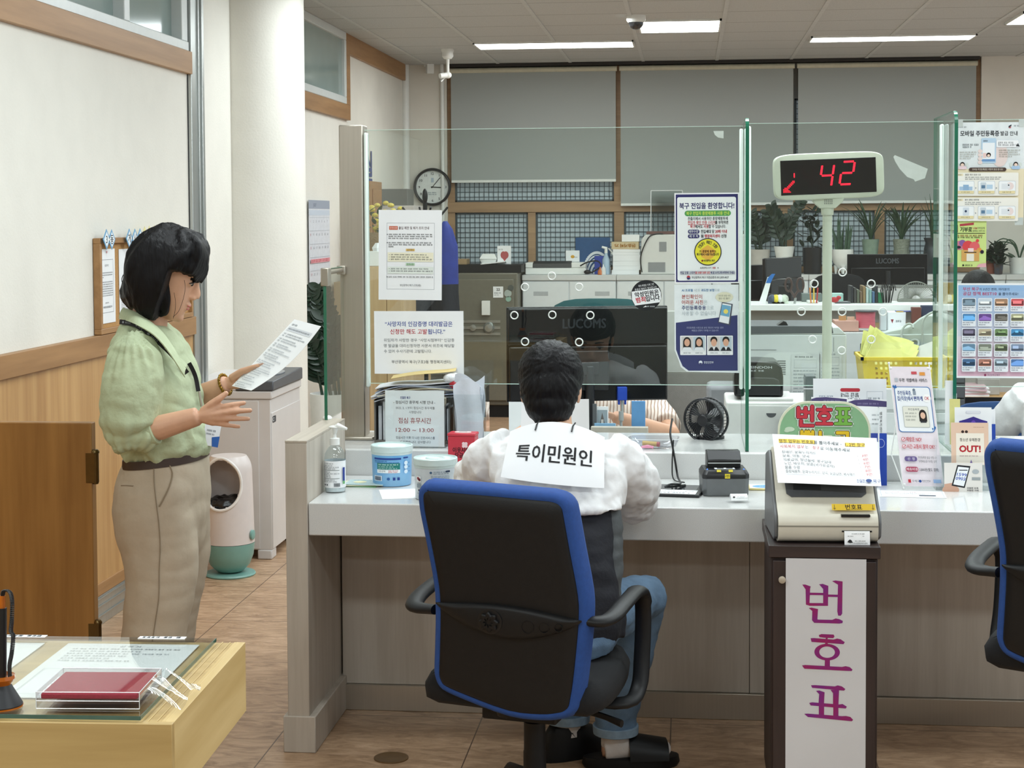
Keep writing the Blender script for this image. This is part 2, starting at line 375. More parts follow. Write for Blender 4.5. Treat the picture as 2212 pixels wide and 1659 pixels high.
# far left wall with a high window
XF = -2.42
struct(B(white_wall).box(XF - .15, XF, 7.885, 14.2, 0, CEIL).build('wall_left_far', smooth=False))
wn = thing('window_2', None, None, (XF, 0, 0)); struct(wn)
b = B(vinylw); b.box(0, .035, 9.3, 11.53, 2.42, 2.47); b.box(0, .035, 9.3, 11.53, CEIL - .055, CEIL); b.box(0, .035, 11.47, 11.53, 2.47, CEIL - .055); b.build('window_frame', wn, bev=.005)
B(MATS['frosted_pane']).box(.004, .012, 9.3, 11.47, 2.47, CEIL - .055).build('window_pane', wn, smooth=False)
b = B(oakh); b.box(XF, XF + .03, 9.3, 11.68, 2.315, 2.42); b.box(XF, XF + .03, 11.53, 11.68, 2.42, CEIL); b.box(XF, XF + .03, 11.68, 14.0, 2.785, CEIL); struct(b.build('trim_6', bev=.002))
b = B(oakh); b.box(XF, XF + .05, 12.3, 12.75, 0, 1.9); b.box(XF + .05, XF + .06, 12.36, 12.69, 0, 1.84); struct(b.build('door_1', bev=.003))
# back wall, window front and blinds
YB = 14.1
b = B(beige_wall); b.box(-3, -2.05, YB - .03, YB + .2, 0, CEIL); b.box(2.38, 6.2, YB - .04, YB + .2, 0, CEIL); b.box(-2.05, 2.38, YB + .05, YB + .2, 0, 1.2); b.box(-2.05, 2.38, YB + .12, YB + .2, 1.2, CEIL)
struct(b.build('wall_back', smooth=False))
b = B(whitep); b.cyl((-2.40, YB - .06, 0), (-2.40, YB - .06, CEIL), .032, 20); b.cyl((-2.085, YB - .05, 0), (-2.085, YB - .05, CEIL), .016, 12); struct(b.build('trim_7'))
latt = mat('lattice_bar', '#3d4a50', .5); lpane = mat('lattice_pane', '#b4c3ca', .35, var=.08, vs=1.2, emit=.16)  # faint pane emission stands in for daylight from behind
def sash(n, x0, x1, z0, z1):
    t = thing('window_%d' % n, None, None, (0, YB, 0)); struct(t)
    b = B(latt); b.box(x0, x1, .02, .045, z0, z0 + .016); b.box(x0, x1, .02, .045, z1 - .016, z1); b.box(x0, x0 + .016, .02, .045, z0, z1); b.box(x1 - .016, x1, .02, .045, z0, z1); b.build('sash_frame', t, smooth=False)
    b = B(latt); k = round((x1 - x0) / .0415)
    for i in range(1, k): x = x0 + (x1 - x0) * i / k; b.box(x - .0024, x + .0024, .034, .042, z0, z1)
    k = max(1, round((z1 - z0) / .0415))
    for i in range(1, k): z = z0 + (z1 - z0) * i / k; b.box(x0, x1, .034, .042, z - .0024, z + .0024)
    b.build('lattice', t, smooth=False)
    B(lpane).box(x0, x1, .046, .05, z0, z1).build('pane', t, smooth=False)
sash(3, -1.99, -.635, 1.755, 2.6); sash(4, -.55, .76, 1.755, 2.6); sash(5, .87, 2.33, 1.755, 2.6)
for n, a, c_ in ((6, -1.99, -1.365), (7, -1.30, -.635), (8, -.55, .06), (9, .125, .76), (10, .86, 1.53), (11, 1.61, 2.33)): sash(n, a, c_, 1.2, 1.665)
b = B(oakx)
b.box(-2.05, 2.38, YB - .01, YB + .04, 1.665, 1.755); b.box(-2.05, 2.38, YB - .01, YB + .05, 1.15, 1.2)
for a, c_, z1 in ((-2.05, -1.99, CEIL), (-.635, -.55, CEIL), (.77, .86, CEIL), (2.33, 2.38, CEIL), (-1.365, -1.30, 1.665), (.06, .125, 1.665), (1.53, 1.61, 1.665)): b.box(a, c_, YB, YB + .05, 1.2, z1)
struct(b.build('trim_8', bev=.003))
b = B(mat('dark_track', '#2b2826', .5)); b.box(-2.03, 2.36, YB - .09, YB - .0, CEIL - .028, CEIL); struct(b.build('trim_9', bev=.003))
fab = mat('blind_fabric', '#a3a9a7', .85, var=.02, vs=400, bump=.05, bs=700); roll = mat('blind_roller', '#c9c6b2', .6)
for x0, x1, zb, lab in ((-2.02, -.605, 1.93, 'grey roller blind over the window nearest the wall clock, drawn a little higher'), (-.585, .865, 1.725, 'middle grey roller blind of the three on the back windows'), (.885, 2.345, 1.735, 'grey roller blind nearest the beige column at the right end')):
    t = thing('roller_blind', lab, 'blind', ((x0 + x1) / 2, YB - .055, 0), 0, 'roller blinds on the back windows'); h = (x1 - x0) / 2
    B(fab).box(-h + .01, h - .01, -.002, .002, zb, CEIL - .06).build('fabric', t, smooth=False)
    B(roll).cyl((-h, 0, CEIL - .055), (h, 0, CEIL - .055), .022, 16).build('roller', t)
    b = B(whitep); b.box(-h + .01, h - .01, -.008, .008, zb - .012, zb + .01); b.build('bottom_bar', t, bev=.003)
struct(B(mat('hall_wall', '#8d8a84', .8)).box(-3.2, 6.2, -3.1, -3, 0, CEIL).build('wall_front', smooth=False))  # unseen wall behind the camera, greyed to weaken reflections in the glass
# ceiling fixtures
lamp = mat('lamp_diffuser', '#fbfffb', .5, var=0, emit=18); frame_w = mat('lamp_frame', '#e4e6e2', .4)
for x0, x1, y0, y1, lab in ((-1.60, -.41, 12.33, 12.74, 'long ceiling light above the left roller blinds'), (-.345, .21, 11.1, 11.78, 'short square ceiling light beside the dome camera'), (.875, 2.05, 12.28, 12.6, 'long ceiling light above the right roller blind'), (2.12, 2.72, 11.0, 11.65, 'ceiling light cut by the right edge of the view')):
    t = thing('ceiling_light', lab, 'light', ((x0 + x1) / 2, (y0 + y1) / 2, CEIL), 0, 'ceiling panel lights'); a, c_ = (x1 - x0) / 2, (y1 - y0) / 2
    b = B(frame_w)
    for r in ((-a, a, -c_, -c_ + .012), (-a, a, c_ - .012, c_), (-a, -a + .012, -c_, c_), (a - .012, a, -c_, c_)): b.box(*r, -.014, 0)
    b.build('frame', t, smooth=False)
    B(lamp).box(-a + .012, a - .012, -c_ + .012, c_ - .012, -.01, -.002).build('diffuser', t, smooth=False)
p = at(1374, 34, Z=CEIL)
t = thing('dome_camera', 'white dome security camera on the ceiling beside the short light', 'camera', p)
B(whitep).lathe([(.0, 0), (.062, 0), (.062, -.03), (.052, -.044), (.05, -.044)], 28).build('housing', t)
B(mat('smoked_dome', '#2d2d30', .08, spec=.8)).lathe([(.048, -.042), (.046, -.06), (.034, -.078), (.016, -.088), (.001, -.09)], 24).build('dome', t)
p = at(967, 106, Z=CEIL)
t = thing('ceiling_camera', 'white camera on a short stem below the ceiling, left of the long light', 'camera', p)
B(whitep).lathe([(0, 0), (.05, 0), (.05, -.012), (.042, -.03), (.044, -.055), (.03, -.075), (.013, -.08), (.011, -.19)], 24).build('stem_mount', t)
b = B(whitep); b.ell((0, 0, -.2), (.03, .026, .026)); b.tube([(0, 0, -.2), (-.03, -.03, -.205), (-.055, -.05, -.21)], [.02, .022, .02], 12); b.tube([(-.02, 0, -.215), (-.05, -.02, -.25)], .006, 6); b.build('camera_head', t)
p = at(922, 138, Y=YB - .07)
t = thing('wall_sensor', 'small white motion sensor high on the wall above the clock', 'sensor', (p.x, YB - .03, p.z))
b = B(whitep); b.rbox((0, -.03, 0), (.05, .05, .05)); b.build('bracket', t, bev=.006)
b = B(whitep); b.rbox((.03, -.065, -.03), (.06, .05, .11), (.1, 0, .4)); b.on(black).rbox((.035, -.094, .0), (.012, .004, .012), (.1, 0, .4)); b.build('sensor_body', t, bev=.005)
# wall clock
p = at(934, 404, Y=YB - .05)
t = thing('wall_clock', 'round black-rimmed wall clock with arabic numerals', 'clock', (p.x, YB - .03, p.z))
R_ = .150
b = B(mat('clock_rim', '#1f2023', .35)); b.loft([[V(((R_ + dr * cos(a)) * cos(2 * PI * k / 48), -.026 + .018 * sin(a) * 1.2, (R_ + dr * cos(a)) * sin(2 * PI * k / 48))) for k in range(48)] for dr, a in ((.012, 2 * PI * j / 12) for j in range(12))], loop=True); b.build('rim', t)
B(mat('clock_face', '#e9edec', .5)).prism([(R_ * cos(2 * PI * k / 48), R_ * sin(2 * PI * k / 48)) for k in range(48)], -.014, 0, 'y').build('face', t, smooth=False)
pr = P()
for n in range(1, 13): a = rad(90 - 30 * n); pr.text(str(n), 100 + 76 * cos(a), 100 - 76 * sin(a), 17, '#222428', 'c', .01, up=0)
pr.L += 1; pr.rect(92, 48, 108, 74, '#b9c7d6').scribble(74, 126, 132, 7, '#7f93a0').scribble(76, 124, 142, 6, '#7f93a0')
pr.build('dial_print', t, lambda u, v, d: ((u - 100) / 100 * R_, -.0145 - d, (100 - v) / 100 * R_))
for nm, a, l, wd in (('hour_hand', -4, .075, .008), ('minute_hand', 50, .105, .006)):
    b = B(black); b.T = Mx.Rotation(-rad(a), 4, 'Y'); b.box(-.012, l, -.019, -.0175, -wd / 2, wd / 2); b.build(nm, t, smooth=False)
p = at(845, 1638, Z=0); b = B(mat('brass_plate', '#7d6446', .4, .5, var=.1)); b.lathe([(0, 0), (.052, 0), (.052, .003), (.046, .004), (.044, .003), (0, .003)], 32); one(b, 'floor_cover', 'small round brown cover plate set in the floor left of the first office chair', 'floor cover', (p.x, p.y, .0005))
# ================================================================ the service counter and its glass
lam = wood('grey_laminate', '#b0a699', '#c4bbaf', 'z', 1.3, .5, 90); lamh = wood('grey_laminate_flat', '#a89d90', '#c6bcae', 'y', 1.6, .42, 90)
stone = mat('white_stone', '#c9cac9', .22, var=.0, col2='#d9dad9', vs=500, coat=.3)
WT, RT = .763, .849      # worktop and riser heights
t = thing('service_counter', 'grey-brown laminate service counter front with a steel kick plate', 'counter', (0, 0, 0))
b = B(lam); b.box(-1.214, -1.147, 4.90, 5.46, .11, .945); o = b.build('end_panel', t, bev=.002)
b = B(lamh); b.box(-1.2145, -1.1465, 4.8995, 5.46, .945, .952); b.build('end_panel_cap', t, bev=.001)
b = B(lam); b.box(-1.228, -1.128, 4.895, 5.46, 0, .112); b.build('plinth', t, bev=.003)
b = B(lam)
for x0, x1 in ((-1.141, .19), (.192, 1.45), (1.452, 2.8)): b.box(x0, x1, 5.36, 5.38, .085, .661)
b.build('front_panel', t, bev=.001)
b = B(steel); b.box(-1.141, 2.8, 5.345, 5.359, 0, .085); b.build('kick_plate', t, bev=.002)
b = B(lam); b.box(-1.141, 2.8, 5.38, 5.47, .0, .661); b.box(-1.25, 2.8, 5.47, 5.93, .0, .661); b.build('carcass', t, smooth=False)
t = thing('countertop', 'white speckled stone worktop with a raised rear ledge', 'countertop', (0, 0, 0))
b = B(stone); b.box(-1.146, 2.8, 4.906, 5.449, .663, WT); b.build('worktop', t, bev=.004)
b = B(stone); b.box(-1.146, 2.8, 5.45, 5.47, .663, RT); b.box(-1.26, 2.8, 5.471, 5.95, .663, RT); b.build('ledge', t, bev=.004)
# steel post
t = thing('steel_post', 'square brushed steel post at the left end of the counter glass', 'post', (-1.168, 5.745, RT))
b = B(steel); b.box(-.042, .042, -.045, .045, .004, 1.095); b.build('tube', t, bev=.004)
b = B(steel); b.box(-.07, .075, -.07, .075, 0, .012); b.build('base_flange', t, bev=.004)
# glass
gl = glass('clear_glass', '#f6faf8', extra=.012); ge = mat('glass_edge_green', '#226b52', .12, var=.1, vs=8, spec=.8); gw = mat('glass_edge_light', '#d5efe4', .15, var=.04, spec=.7)
acr = mat('acrylic_channel', '#e0ece6', .2, var=.05, vs=10, spec=.7)
def pane(name, label, x0, x1, y, z0, z1, group, holes=(), chan=(1, 1)):
    t = thing(name, label, 'glass pane', ((x0 + x1) / 2, y, z0), 0, group); a = (x1 - x0) / 2; h = z1 - z0
    b = B(gl); b.box(-a, a, -.004, .004, .0015, h - .0015); b.build('glass_sheet', t, smooth=False)
    b = B(gw); b.box(-a, a, -.0042, .0042, 0, .0015); b.build('polished_edge', t, smooth=False); b = B(gw); b.box(-a, a, -.0042, .0042, h - .0015, h); b.build('polished_edge', t, smooth=False)
    for s in (-1, 1):
        if chan[(s + 1) // 2]:
            b = B(acr); x = s * (a - .006); b.box(x - .0062, x + .0062, -.02, .012, -.012, h - .01); b.build('edge_channel', t, bev=.005)
    for px, py in holes:
        q = at(px, py, Y=y); b = B(whitep); b.loft([[V((q.x - (x0 + x1) / 2 + (.0125 + .0022 * cos(a2)) * cos(2 * PI * k / 28), .006 * sin(a2), q.z - z0 + (.0125 + .0022 * cos(a2)) * sin(2 * PI * k / 28))) for k in range(28)] for a2 in (2 * PI * j / 8 for j in range(8))], loop=True)
        b.build('speaking_hole', t)
    return t
YG = 5.72
ZG0, ZG1 = 1.044, 1.927
pane('counter_glass', 'wide glass screen pane between the steel post and the first glass fin', -1.122, .180, YG, ZG0, ZG1, None,
     [(1192, 596), (1134, 620), (1251, 620), (1111, 681), (1193, 680), (1275, 681), (1134, 738), (1251, 739), (1194, 760)])
pane('counter_glass', 'narrower glass screen pane between the two glass fins, below the number display', .1945, .845, YG, ZG0, ZG1 + .008, None,
     [(1820, 588), (1759, 613), (1882, 613), (1731, 673), (1819, 673), (1907, 673), (1755, 733), (1818, 757), (1882, 733)])
pane('counter_glass', 'glass screen pane right of the second fin, covered with notices', .87, 2.2, YG, ZG0, ZG1 + .012, None, (), (0, 0))
def fin(x, lab, zt):
    t = thing('glass_fin', lab, 'glass fin', (x, 5.49, RT)); h = zt - RT
    pts = [(0, 0), (.46, 0), (.46, h)] + [(.04 - .04 * sin(rad(a)), h - .04 + .04 * cos(rad(a))) for a in range(0, 91, 15)]
    b = B(gl); b.prism([(y + .002 if y < .2 else y - .002, z) for y, z in pts], -.0052, .0052, 'x'); b.build('glass_sheet', t, smooth=False)
    # the polished rim follows the whole outline
    b = B(ge); k = len(pts)
    for i in range(k):
        (y0, z0), (y1, z1) = pts[i], pts[(i + 1) % k]
        l = math.hypot(y1 - y0, z1 - z0); ny, nz = (z1 - z0) / l, -(y1 - y0) / l
        b.loft([[V((sx, y + d * ny * -1, z + d * nz * -1)) for sx, d in ((-.0056, 0), (.0056, 0), (.0056, .0022), (-.0056, .0022))] for y, z in ((y0, z0), (y1, z1))])
    b.build('polished_edge', t, smooth=False)
fin(.187, 'upright glass fin with green edges, left of the number display', 1.942)
fin(.852, 'upright glass fin with green edges, right of the number display', 1.957)
# small side pane over the end panel
t = thing('side_glass', 'small glass side pane standing on the end panel, clamped to the steel post', 'glass pane', (-1.2, 5.41, .952))
b = B(gl); b.box(-.004, .004, .002, .283, 0, .50); b.build('glass_sheet', t, smooth=False)
b = B(ge); b.box(-.005, .005, 0, .002, 0, .502); b.box(-.005, .005, 0, .283, .5, .502); b.build('polished_edge', t, smooth=False)
b = B(steel); b.rbox((0, .02, .475), (.026, .05, .06)); b.cyl((0, .02, .49), (0, .28, .49), .009, 14); b.rbox((0, .272, .49), (.03, .03, .03)); b.build('clamp', t, bev=.003)
b = B(whitep); b.ell((0, .02, .004), (.016, .02, .01)); b.build('silicone_bead', t)
# ================================================================ chairs, ticket stand, writing table, gate
blue_f = mat('blue_upholstery', '#22498f', .85, var=.08, vs=90, bump=.15, bs=900); blk_f = mat('black_fabric', '#0d0e11', .9, var=.15, vs=200, bump=.2, bs=900)
blk_p = mat('black_moulding', '#0f1012', .5, var=.1, vs=60, bump=.06, bs=500, spec=.35)
def crom(pts, n=4, closed=True):
    out = []; K = len(pts)
    for i in range(K if closed else K - 1):
        p0, p1, p2, p3 = (pts[(i + d) % K] if closed else pts[min(max(i + d, 0), K - 1)] for d in (-1, 0, 1, 2))
        for k in range(n):
            t = k / n; out.append(tuple(.5 * (2 * b + (c - a) * t + (2 * a - 5 * b + 4 * c - d) * t * t + (3 * b - a - 3 * c + d) * t ** 3) for a, b, c, d in zip(p0, p1, p2, p3)))
    if not closed: out.append(tuple(pts[-1]))
    return out
def grow(poly, d):
    K = len(poly); out = []
    A = sum(poly[i][0] * poly[(i + 1) % K][1] - poly[(i + 1) % K][0] * poly[i][1] for i in range(K)); sg = 1 if A > 0 else -1
    for i in range(K):
        (x0, y0), (x1, y1) = poly[i - 1], poly[(i + 1) % K]; l = math.hypot(x1 - x0, y1 - y0) or 1
        out.append((poly[i][0] + sg * d * (y1 - y0) / l, poly[i][1] - sg * d * (x1 - x0) / l))
    return out
BO = [(113, 230), (113, 200), (121, 178), (140, 167), (175, 164), (470, 170), (790, 184), (835, 188), (868, 198), (888, 220), (897, 255), (925, 450), (962, 700), (962, 830), (950, 960), (922, 1180), (902, 1290), (892, 1328), (868, 1352), (830, 1366), (740, 1380), (560, 1374), (300, 1305), (205, 1275), (178, 1255), (165, 1220), (165, 1180), (175, 1050), (187, 860), (185, 700), (152, 480), (120, 300)]
BO = crom([((880 + u / 2.517 - 1092) / 857, 1.62 - (1000 + v / 2.517 - 468) / 883) for u, v in BO], 3)
def make_chair(label, loc, rz, lift):
    t = thing('office_chair', label, 'chair', loc, rz, 'blue-edged office chairs')
    def wp(x, y, z): return V((x, y - .262 + .30 * x * x - .09 * (z - .65), z + lift))
    def ring(d, y): return [wp(x, y, z) for x, z in grow(BO, d)]
    bc = (sum(x for x, z in BO) / len(BO), sum(z for x, z in BO) / len(BO))
    def srg(f, y): return [wp(bc[0] + (x - bc[0]) * f, y, bc[1] + (z - bc[1]) * f) for x, z in BO]
    b = B(blue_f); b.loft([ring(-.01, .0), ring(.003, -.006), ring(.013, -.004), ring(.021, .012), ring(.026, .04), ring(.020, .066), ring(.004, .082), srg(.8, .09), srg(.4, .09)]); b.build('back_pad', t, ang=60)
    b = B(blk_p); b.loft([srg(.05, -.013), srg(.3, -.013), srg(.6, -.013), srg(.85, -.013), srg(.97, -.012), ring(0, -.006), ring(0, .01)]); b.build('back_shell', t, ang=50)
    z0 = 1.62 - (1000 + 790 / 2.517 - 468) / 883
    b = B(blk_p); up, lo = [], []
    for k in range(25):
        s = k / 24; x = -.170 + .378 * s
        up.append((x, z0 + .018 * sin(PI * s) - .02 * s)); lo.append((x, z0 - .062 * sin(PI * s) ** .8 - .02 * s - .004))
    out = up + lo[::-1]; c0 = (sum(x for x, z in out) / len(out), sum(z for x, z in out) / len(out))
    sc = lambda f: [(c0[0] + (x - c0[0]) * f, c0[1] + (z - c0[1]) * f) for x, z in out]
    b.loft([[wp(x, -.012, z) for x, z in sc(1)], [wp(x, -.024, z) for x, z in sc(.93)], [wp(x, -.028, z) for x, z in sc(.7)]]); b.build('lumbar_cover', t, ang=60)
    kx, kz = (880 + 492 / 2.517 - 1092) / 857, 1.62 - (1000 + 862 / 2.517 - 468) / 883
    b = B(black); b.loft([[wp(kx + r * cos(2 * PI * k / 32), y, kz + r * sin(2 * PI * k / 32)) for k in range(32)] for r, y in ((.032, -.022), (.032, -.029), (.027, -.030))]); b.build('knob_well', t)
    b = B(blk_p); b.loft([[wp(kx + (r + .003 * cos(8 * a)) * cos(a), y, kz + (r + .003 * cos(8 * a)) * sin(a)) for a in (2 * PI * k / 64 for k in range(64))] for r, y in ((.023, -.029), (.023, -.038), (.019, -.041), (.010, -.041), (.009, -.037))]); b.build('lumbar_knob', t)
    for u, v, r in ((702, 880, .0155), (790, 878, .0125), (868, 874, .0095)):
        x, z = (880 + u / 2.517 - 1092) / 857, 1.62 - (1000 + v / 2.517 - 468) / 883
        b = B(blk_p); b.loft([[wp(x + (r + .0012 * cos(a2)) * cos(2 * PI * k / 24), -.027 + .0022 * sin(a2), z + (r + .0012 * cos(a2)) * sin(2 * PI * k / 24)) for k in range(24)] for a2 in (2 * PI * j / 6 for j in range(6))], loop=True); b.build('lumbar_button', t)
    b = B(blk_f); o = crom([(-.235, -.17), (-.22, .12), (-.16, .25), (0, .27), (.16, .25), (.22, .12), (.235, -.17), (.14, -.22), (-.14, -.22)], 4)
    b.loft([[V((x, y, z + lift)) for x, y in grow(o, d)] for d, z in ((-.09, .385), (-.03, .383), (0, .40), (.004, .43), (-.012, .458), (-.05, .47), (-.12, .472))]); b.build('seat', t, ang=60)
    b = B(blk_p); b.box(-.1, .1, -.13, .1, .335 + lift, .388 + lift); b.tube([(0, -.1, .36 + lift), (0, -.2, .37 + lift), (0, -.235, .45 + lift), (0, -.23, .55 + lift)], [(.035, .008)] * 4, 10, up=(1, 0, 0)); b.build('mechanism', t, bev=.006)
    b = B(blk_p); b.tube([(.09, .0, .352 + lift), (.2, -.02, .335 + lift), (.245, -.03, .325 + lift)], [.007, .007, .009], 8, flat=1.6); b.build('lever', t)
    for s in (-1, 1):
        x = s * .268
        b = B(blk_p)
        b.tube(crom([(s * .19, -.222, .632 + lift), (s * .245, -.212, .632 + lift), (x - s * .004, -.17, .638 + lift), (x, -.10, .648 + lift), (x, .03, .655 + lift), (x, .085, .63 + lift), (x, .10, .57 + lift), (x, .085, .47 + lift), (x, .055, .40 + lift), (x - s * .02, .0, .372 + lift), (s * .12, -.02, .368 + lift)], 4, False),
               [(.024, .013)] * 16 + [(.026, .016)] * 6 + [(.022, .013)] * 16 + [(.022, .010)] * 3, 12, up=(1, 0, 0)); b.build('armrest', t, ang=70)
    b = B(blk_p); b.lathe([(.030, .06), (.030, .22), (.0285, .225), (.0285, .30), (.02, .302), (.02, .345 + lift)], 24); b.build('gas_column', t)
    b = B(blk_p); b.lathe([(0, .055), (.045, .055), (.055, .09), (.05, .13), (.034, .14)], 24); b.build('hub', t)
    for k in range(5):
        a = rad(90 + 72 * k + 20 - math.degrees(rz)); u = V((cos(a), sin(a), 0))
        b = B(blk_p); b.tube([u * .03 + V((0, 0, .11)), u * .16 + V((0, 0, .105)), u * .27 + V((0, 0, .085)), u * .305 + V((0, 0, .07))], [(.03, .022), (.026, .02), (.02, .015), (.014, .012)], 12, up=(0, 0, 1)); leg = b.build('base_leg', t, ang=60)
        b = B(black); q = u * .295; n = V((-u.y, u.x, 0))
        for d in (-.014, .014): b.cyl(q + n * (d - .008) + V((0, 0, .026)), q + n * (d + .008) + V((0, 0, .026)), .026, 16)
        b.cyl(q + V((0, 0, .03)), q + V((0, 0, .075)), .007, 8); b.build('caster', leg)
    return t
make_chair('blue-rimmed black office chair in front of the worktop, with a person sitting on it', (-.405, 4.30, 0), rad(-13), 0)
make_chair('blue-rimmed black office chair set higher, cut by the right edge of the view', (1.028, 4.31, 0), rad(-26), .105)
# ---- ticket stand
dkw = wood('dark_walnut', '#241a18', '#3a2b28', 'z', 1.4, .5); dkx = wood('dark_walnut_top', '#2c2322', '#40322f', 'x', 1.4, .42)
t = thing('ticket_stand', 'dark brown narrow cabinet in front of the worktop carrying the ticket machine', 'cabinet', (.3595, 4.5, 0))
b = B(dkw); b.box(-.142, .142, .012, .395, .03, .70); b.build('body', t, bev=.002)
b = B(dkx); b.box(-.1485, .1485, 0, .40, .702, .735); b.build('top_board', t, bev=.002)
b = B(dkw); b.box(-.137, .137, .0, .0125, .04, .694); dr = b.build('door', t, bev=.002)
b = B(mat('beige_knob', '#b9ad9a', .4)); b.lathe([(0, 0), (.004, 0), (.004, .008), (.0095, .012), (.0095, .017), (.006, .019)], 20); k = b.build('knob', dr); k.rotation_euler = (PI / 2, 0, 0); k.location = (-.113, 0, .645)
b = B(black); b.box(-.13, .13, .03, .38, 0, .03); b.build('plinth', t)
pr = P(); mg = mat('magenta_foil', '#a0105a', .4, var=0, col2='#7d1f86', vs=14, bump=.05)
for q in ([(378, 356), (398, 355), (438, 368), (434, 385), (430, 485), (432, 508), (405, 500), (402, 390)], [(497, 352), (522, 348), (562, 362), (560, 506), (526, 506), (526, 385)], [(405, 488), (560, 486), (560, 506), (430, 508), (412, 500)],
          [(432, 413), (528, 413), (528, 430), (432, 430)], [(560, 424), (630, 424), (630, 441), (560, 441)], [(588, 327), (612, 322), (662, 328), (660, 560), (650, 575), (632, 575), (626, 545), (630, 352)],
          [(425, 524), (445, 521), (490, 530), (486, 600), (492, 628), (462, 628), (448, 612), (450, 545)], [(460, 606), (590, 606), (615, 595), (640, 600), (665, 612), (662, 628), (640, 632), (462, 630)],
          [(496, 718), (515, 710), (600, 712), (607, 725), (598, 738), (530, 736), (500, 732)], [(545, 735), (560, 735), (556, 750), (545, 750)], [(438, 742), (460, 740), (600, 748), (625, 740), (650, 745), (679, 765), (670, 780), (640, 778), (445, 768)], [(542, 772), (560, 775), (556, 795), (538, 790)],
          [(540, 893), (575, 893), (575, 946), (538, 946)], [(378, 940), (400, 936), (660, 944), (685, 938), (715, 944), (734, 962), (728, 972), (700, 972), (395, 963)],
          [(442, 1082), (470, 1080), (610, 1086), (630, 1078), (660, 1085), (684, 1103), (676, 1115), (640, 1113), (450, 1100)], [(478, 1122), (500, 1118), (538, 1130), (534, 1212), (496, 1210), (500, 1145)], [(580, 1112), (640, 1110), (636, 1218), (598, 1216), (598, 1135)],
          [(430, 1210), (450, 1205), (640, 1216), (665, 1212), (695, 1230), (688, 1244), (440, 1228)], [(498, 1222), (535, 1222), (535, 1300), (498, 1298)], [(600, 1228), (636, 1228), (636, 1306), (600, 1304)], [(395, 1290), (420, 1288), (660, 1300), (690, 1298), (720, 1304), (740, 1325), (730, 1335), (420, 1312)]):
    pr.poly(q, mg)
k = 32; vs = [(555 + rx * cos(2 * PI * i / k), 840 + ry * sin(2 * PI * i / k)) for rx, ry in ((90, 60), (55, 41)) for i in range(k)]
pr.q.append((vs, [(i, k + i, k + (i + 1) % k, (i + 1) % k) for i in range(k)], mg, 1))
pr.q = [([(a - 262, b_ - 168) for a, b_ in v_], f_, c_, l_) for v_, f_, c_, l_ in pr.q]
paper('door_banner', 'tall white paper banner with large magenta lettering on the dark cabinet', 'banner', pr, 566, 1750, .213, .6585, (.3635, 4.4985, .372), lift=.00003, m=mat('banner_paper', '#d9dadd', .5, var=.015, vs=5, bump=.12, bs=9))
# ---- ticket machine
cream = mat('cream_plastic', '#d8d4c4', .42, var=.02, vs=40); gry_p = mat('grey_plastic', '#6a6c6e', .4, var=.05)
t = thing('ticket_machine', 'cream queue-ticket machine on the dark cabinet', 'ticket machine', (.372, 4.535, .7352), rad(3))
prof = [(.03, 0), (.0, .012), (-.006, .05), (.002, .072), (.02, .085), (.055, .11), (.176, .228), (.193, .231), (.262, .214), (.29, .0)]
b = B(cream); b.prism(crom(prof[:-1], 4, False) + [prof[-1]], -.134, .134, 'x'); b.build('housing', t, bev=.004, ang=50)
for s in (-1, 1): b = B(gry_p); b.prism([(y + (.145 - y) * .06, z * .97 + .004) for y, z in prof], s * .134, s * .144, 'x'); b.build('side_cover', t, bev=.004)
b = B(mat('cream_seam', '#8f8c80', .5)); b.box(-.1345, .1345, -.0065, .004, .046, .050); b.build('seam', t)
def slope(s, d=0):  # s metres up the slanted front from its lower edge
    l = math.hypot(.13, .135); return (.055 + .13 * s / l - d * .135 / l, .11 + .135 * s / l + d * .13 / l)
b = B(mat('ticket_screen', '#55585c', .18, var=.05, spec=.7)); b.loft([[V((x, *slope(s, d))) for x, s in ((-.105, .02), (-.092, .008), (.098, .008), (.112, .02), (.118, .16), (-.112, .16))] for d in (.0, .003)]); sc_ = b.build('screen', t)
b = B(mat('ticket_screen_label', '#33373b', .3)); b.loft([[V((x, *slope(s, d))) for x, s in ((-.085, .03), (-.01, .03), (-.01, .16), (-.085, .16))] for d in (.003, .0036)]); b.build('screen_panel', sc_)
b = B(black); b.box(.035, .112, -.0035, .02, .0735, .079); b.build('slot', t)
pr = P(); pr.rect(0, 0, 100, 16, '#d8b52f').text('번호표', 50, 8.3, 12.5, '#1c1a12', 'c', .02).line([(6, 2), (6, 13)], .9, '#33301c').line([(3.6, 10.5), (6, 14), (8.4, 10.5)], .9, '#33301c').line([(94, 2), (94, 13)], .9, '#33301c').line([(91.6, 10.5), (94, 14), (96.4, 10.5)], .9, '#33301c')
def tp(u, v, d): return (.012 + u * .00117, -.0005 + .024 - v * .00078 - d, .104 - v * .00094 - d * .2 + d)
pr.build('yellow_label', t, tp)
b = B(mat('ticket_slip', '#f2f3f3', .6)); b.prism([(-.0085, .035), (-.0075, .036), (-.0135, -.001), (-.0145, .0)], .042, .11, 'x'); sl = b.build('ticket_slip', t)
pr = P(); pr.scribble(22, 62, 8, 3, '#333333').scribble(10, 30, 16, 3, '#333333').scribble(56, 62, 16, 3, '#333333').circ(17, 33, 5.5, '#2b2b2b').poly([(8, 36), (17, 27), (26, 37), (17, 39)], '#2b2b2b').text('051-309-6243', 32, 32, 5, '#333333').text('구포3동행정복지센터', 24, 40, 4.6, '#333333')
pr.build('slip_print', sl, lambda u, v, d: (.042 + u * .00087, -.0087 - .006 * v / 48 - d, .035 - v * .00077))
b = B(black); b.box(.036, .116, -.0075, .01, .033, .037); b.build('slip_slot', t)
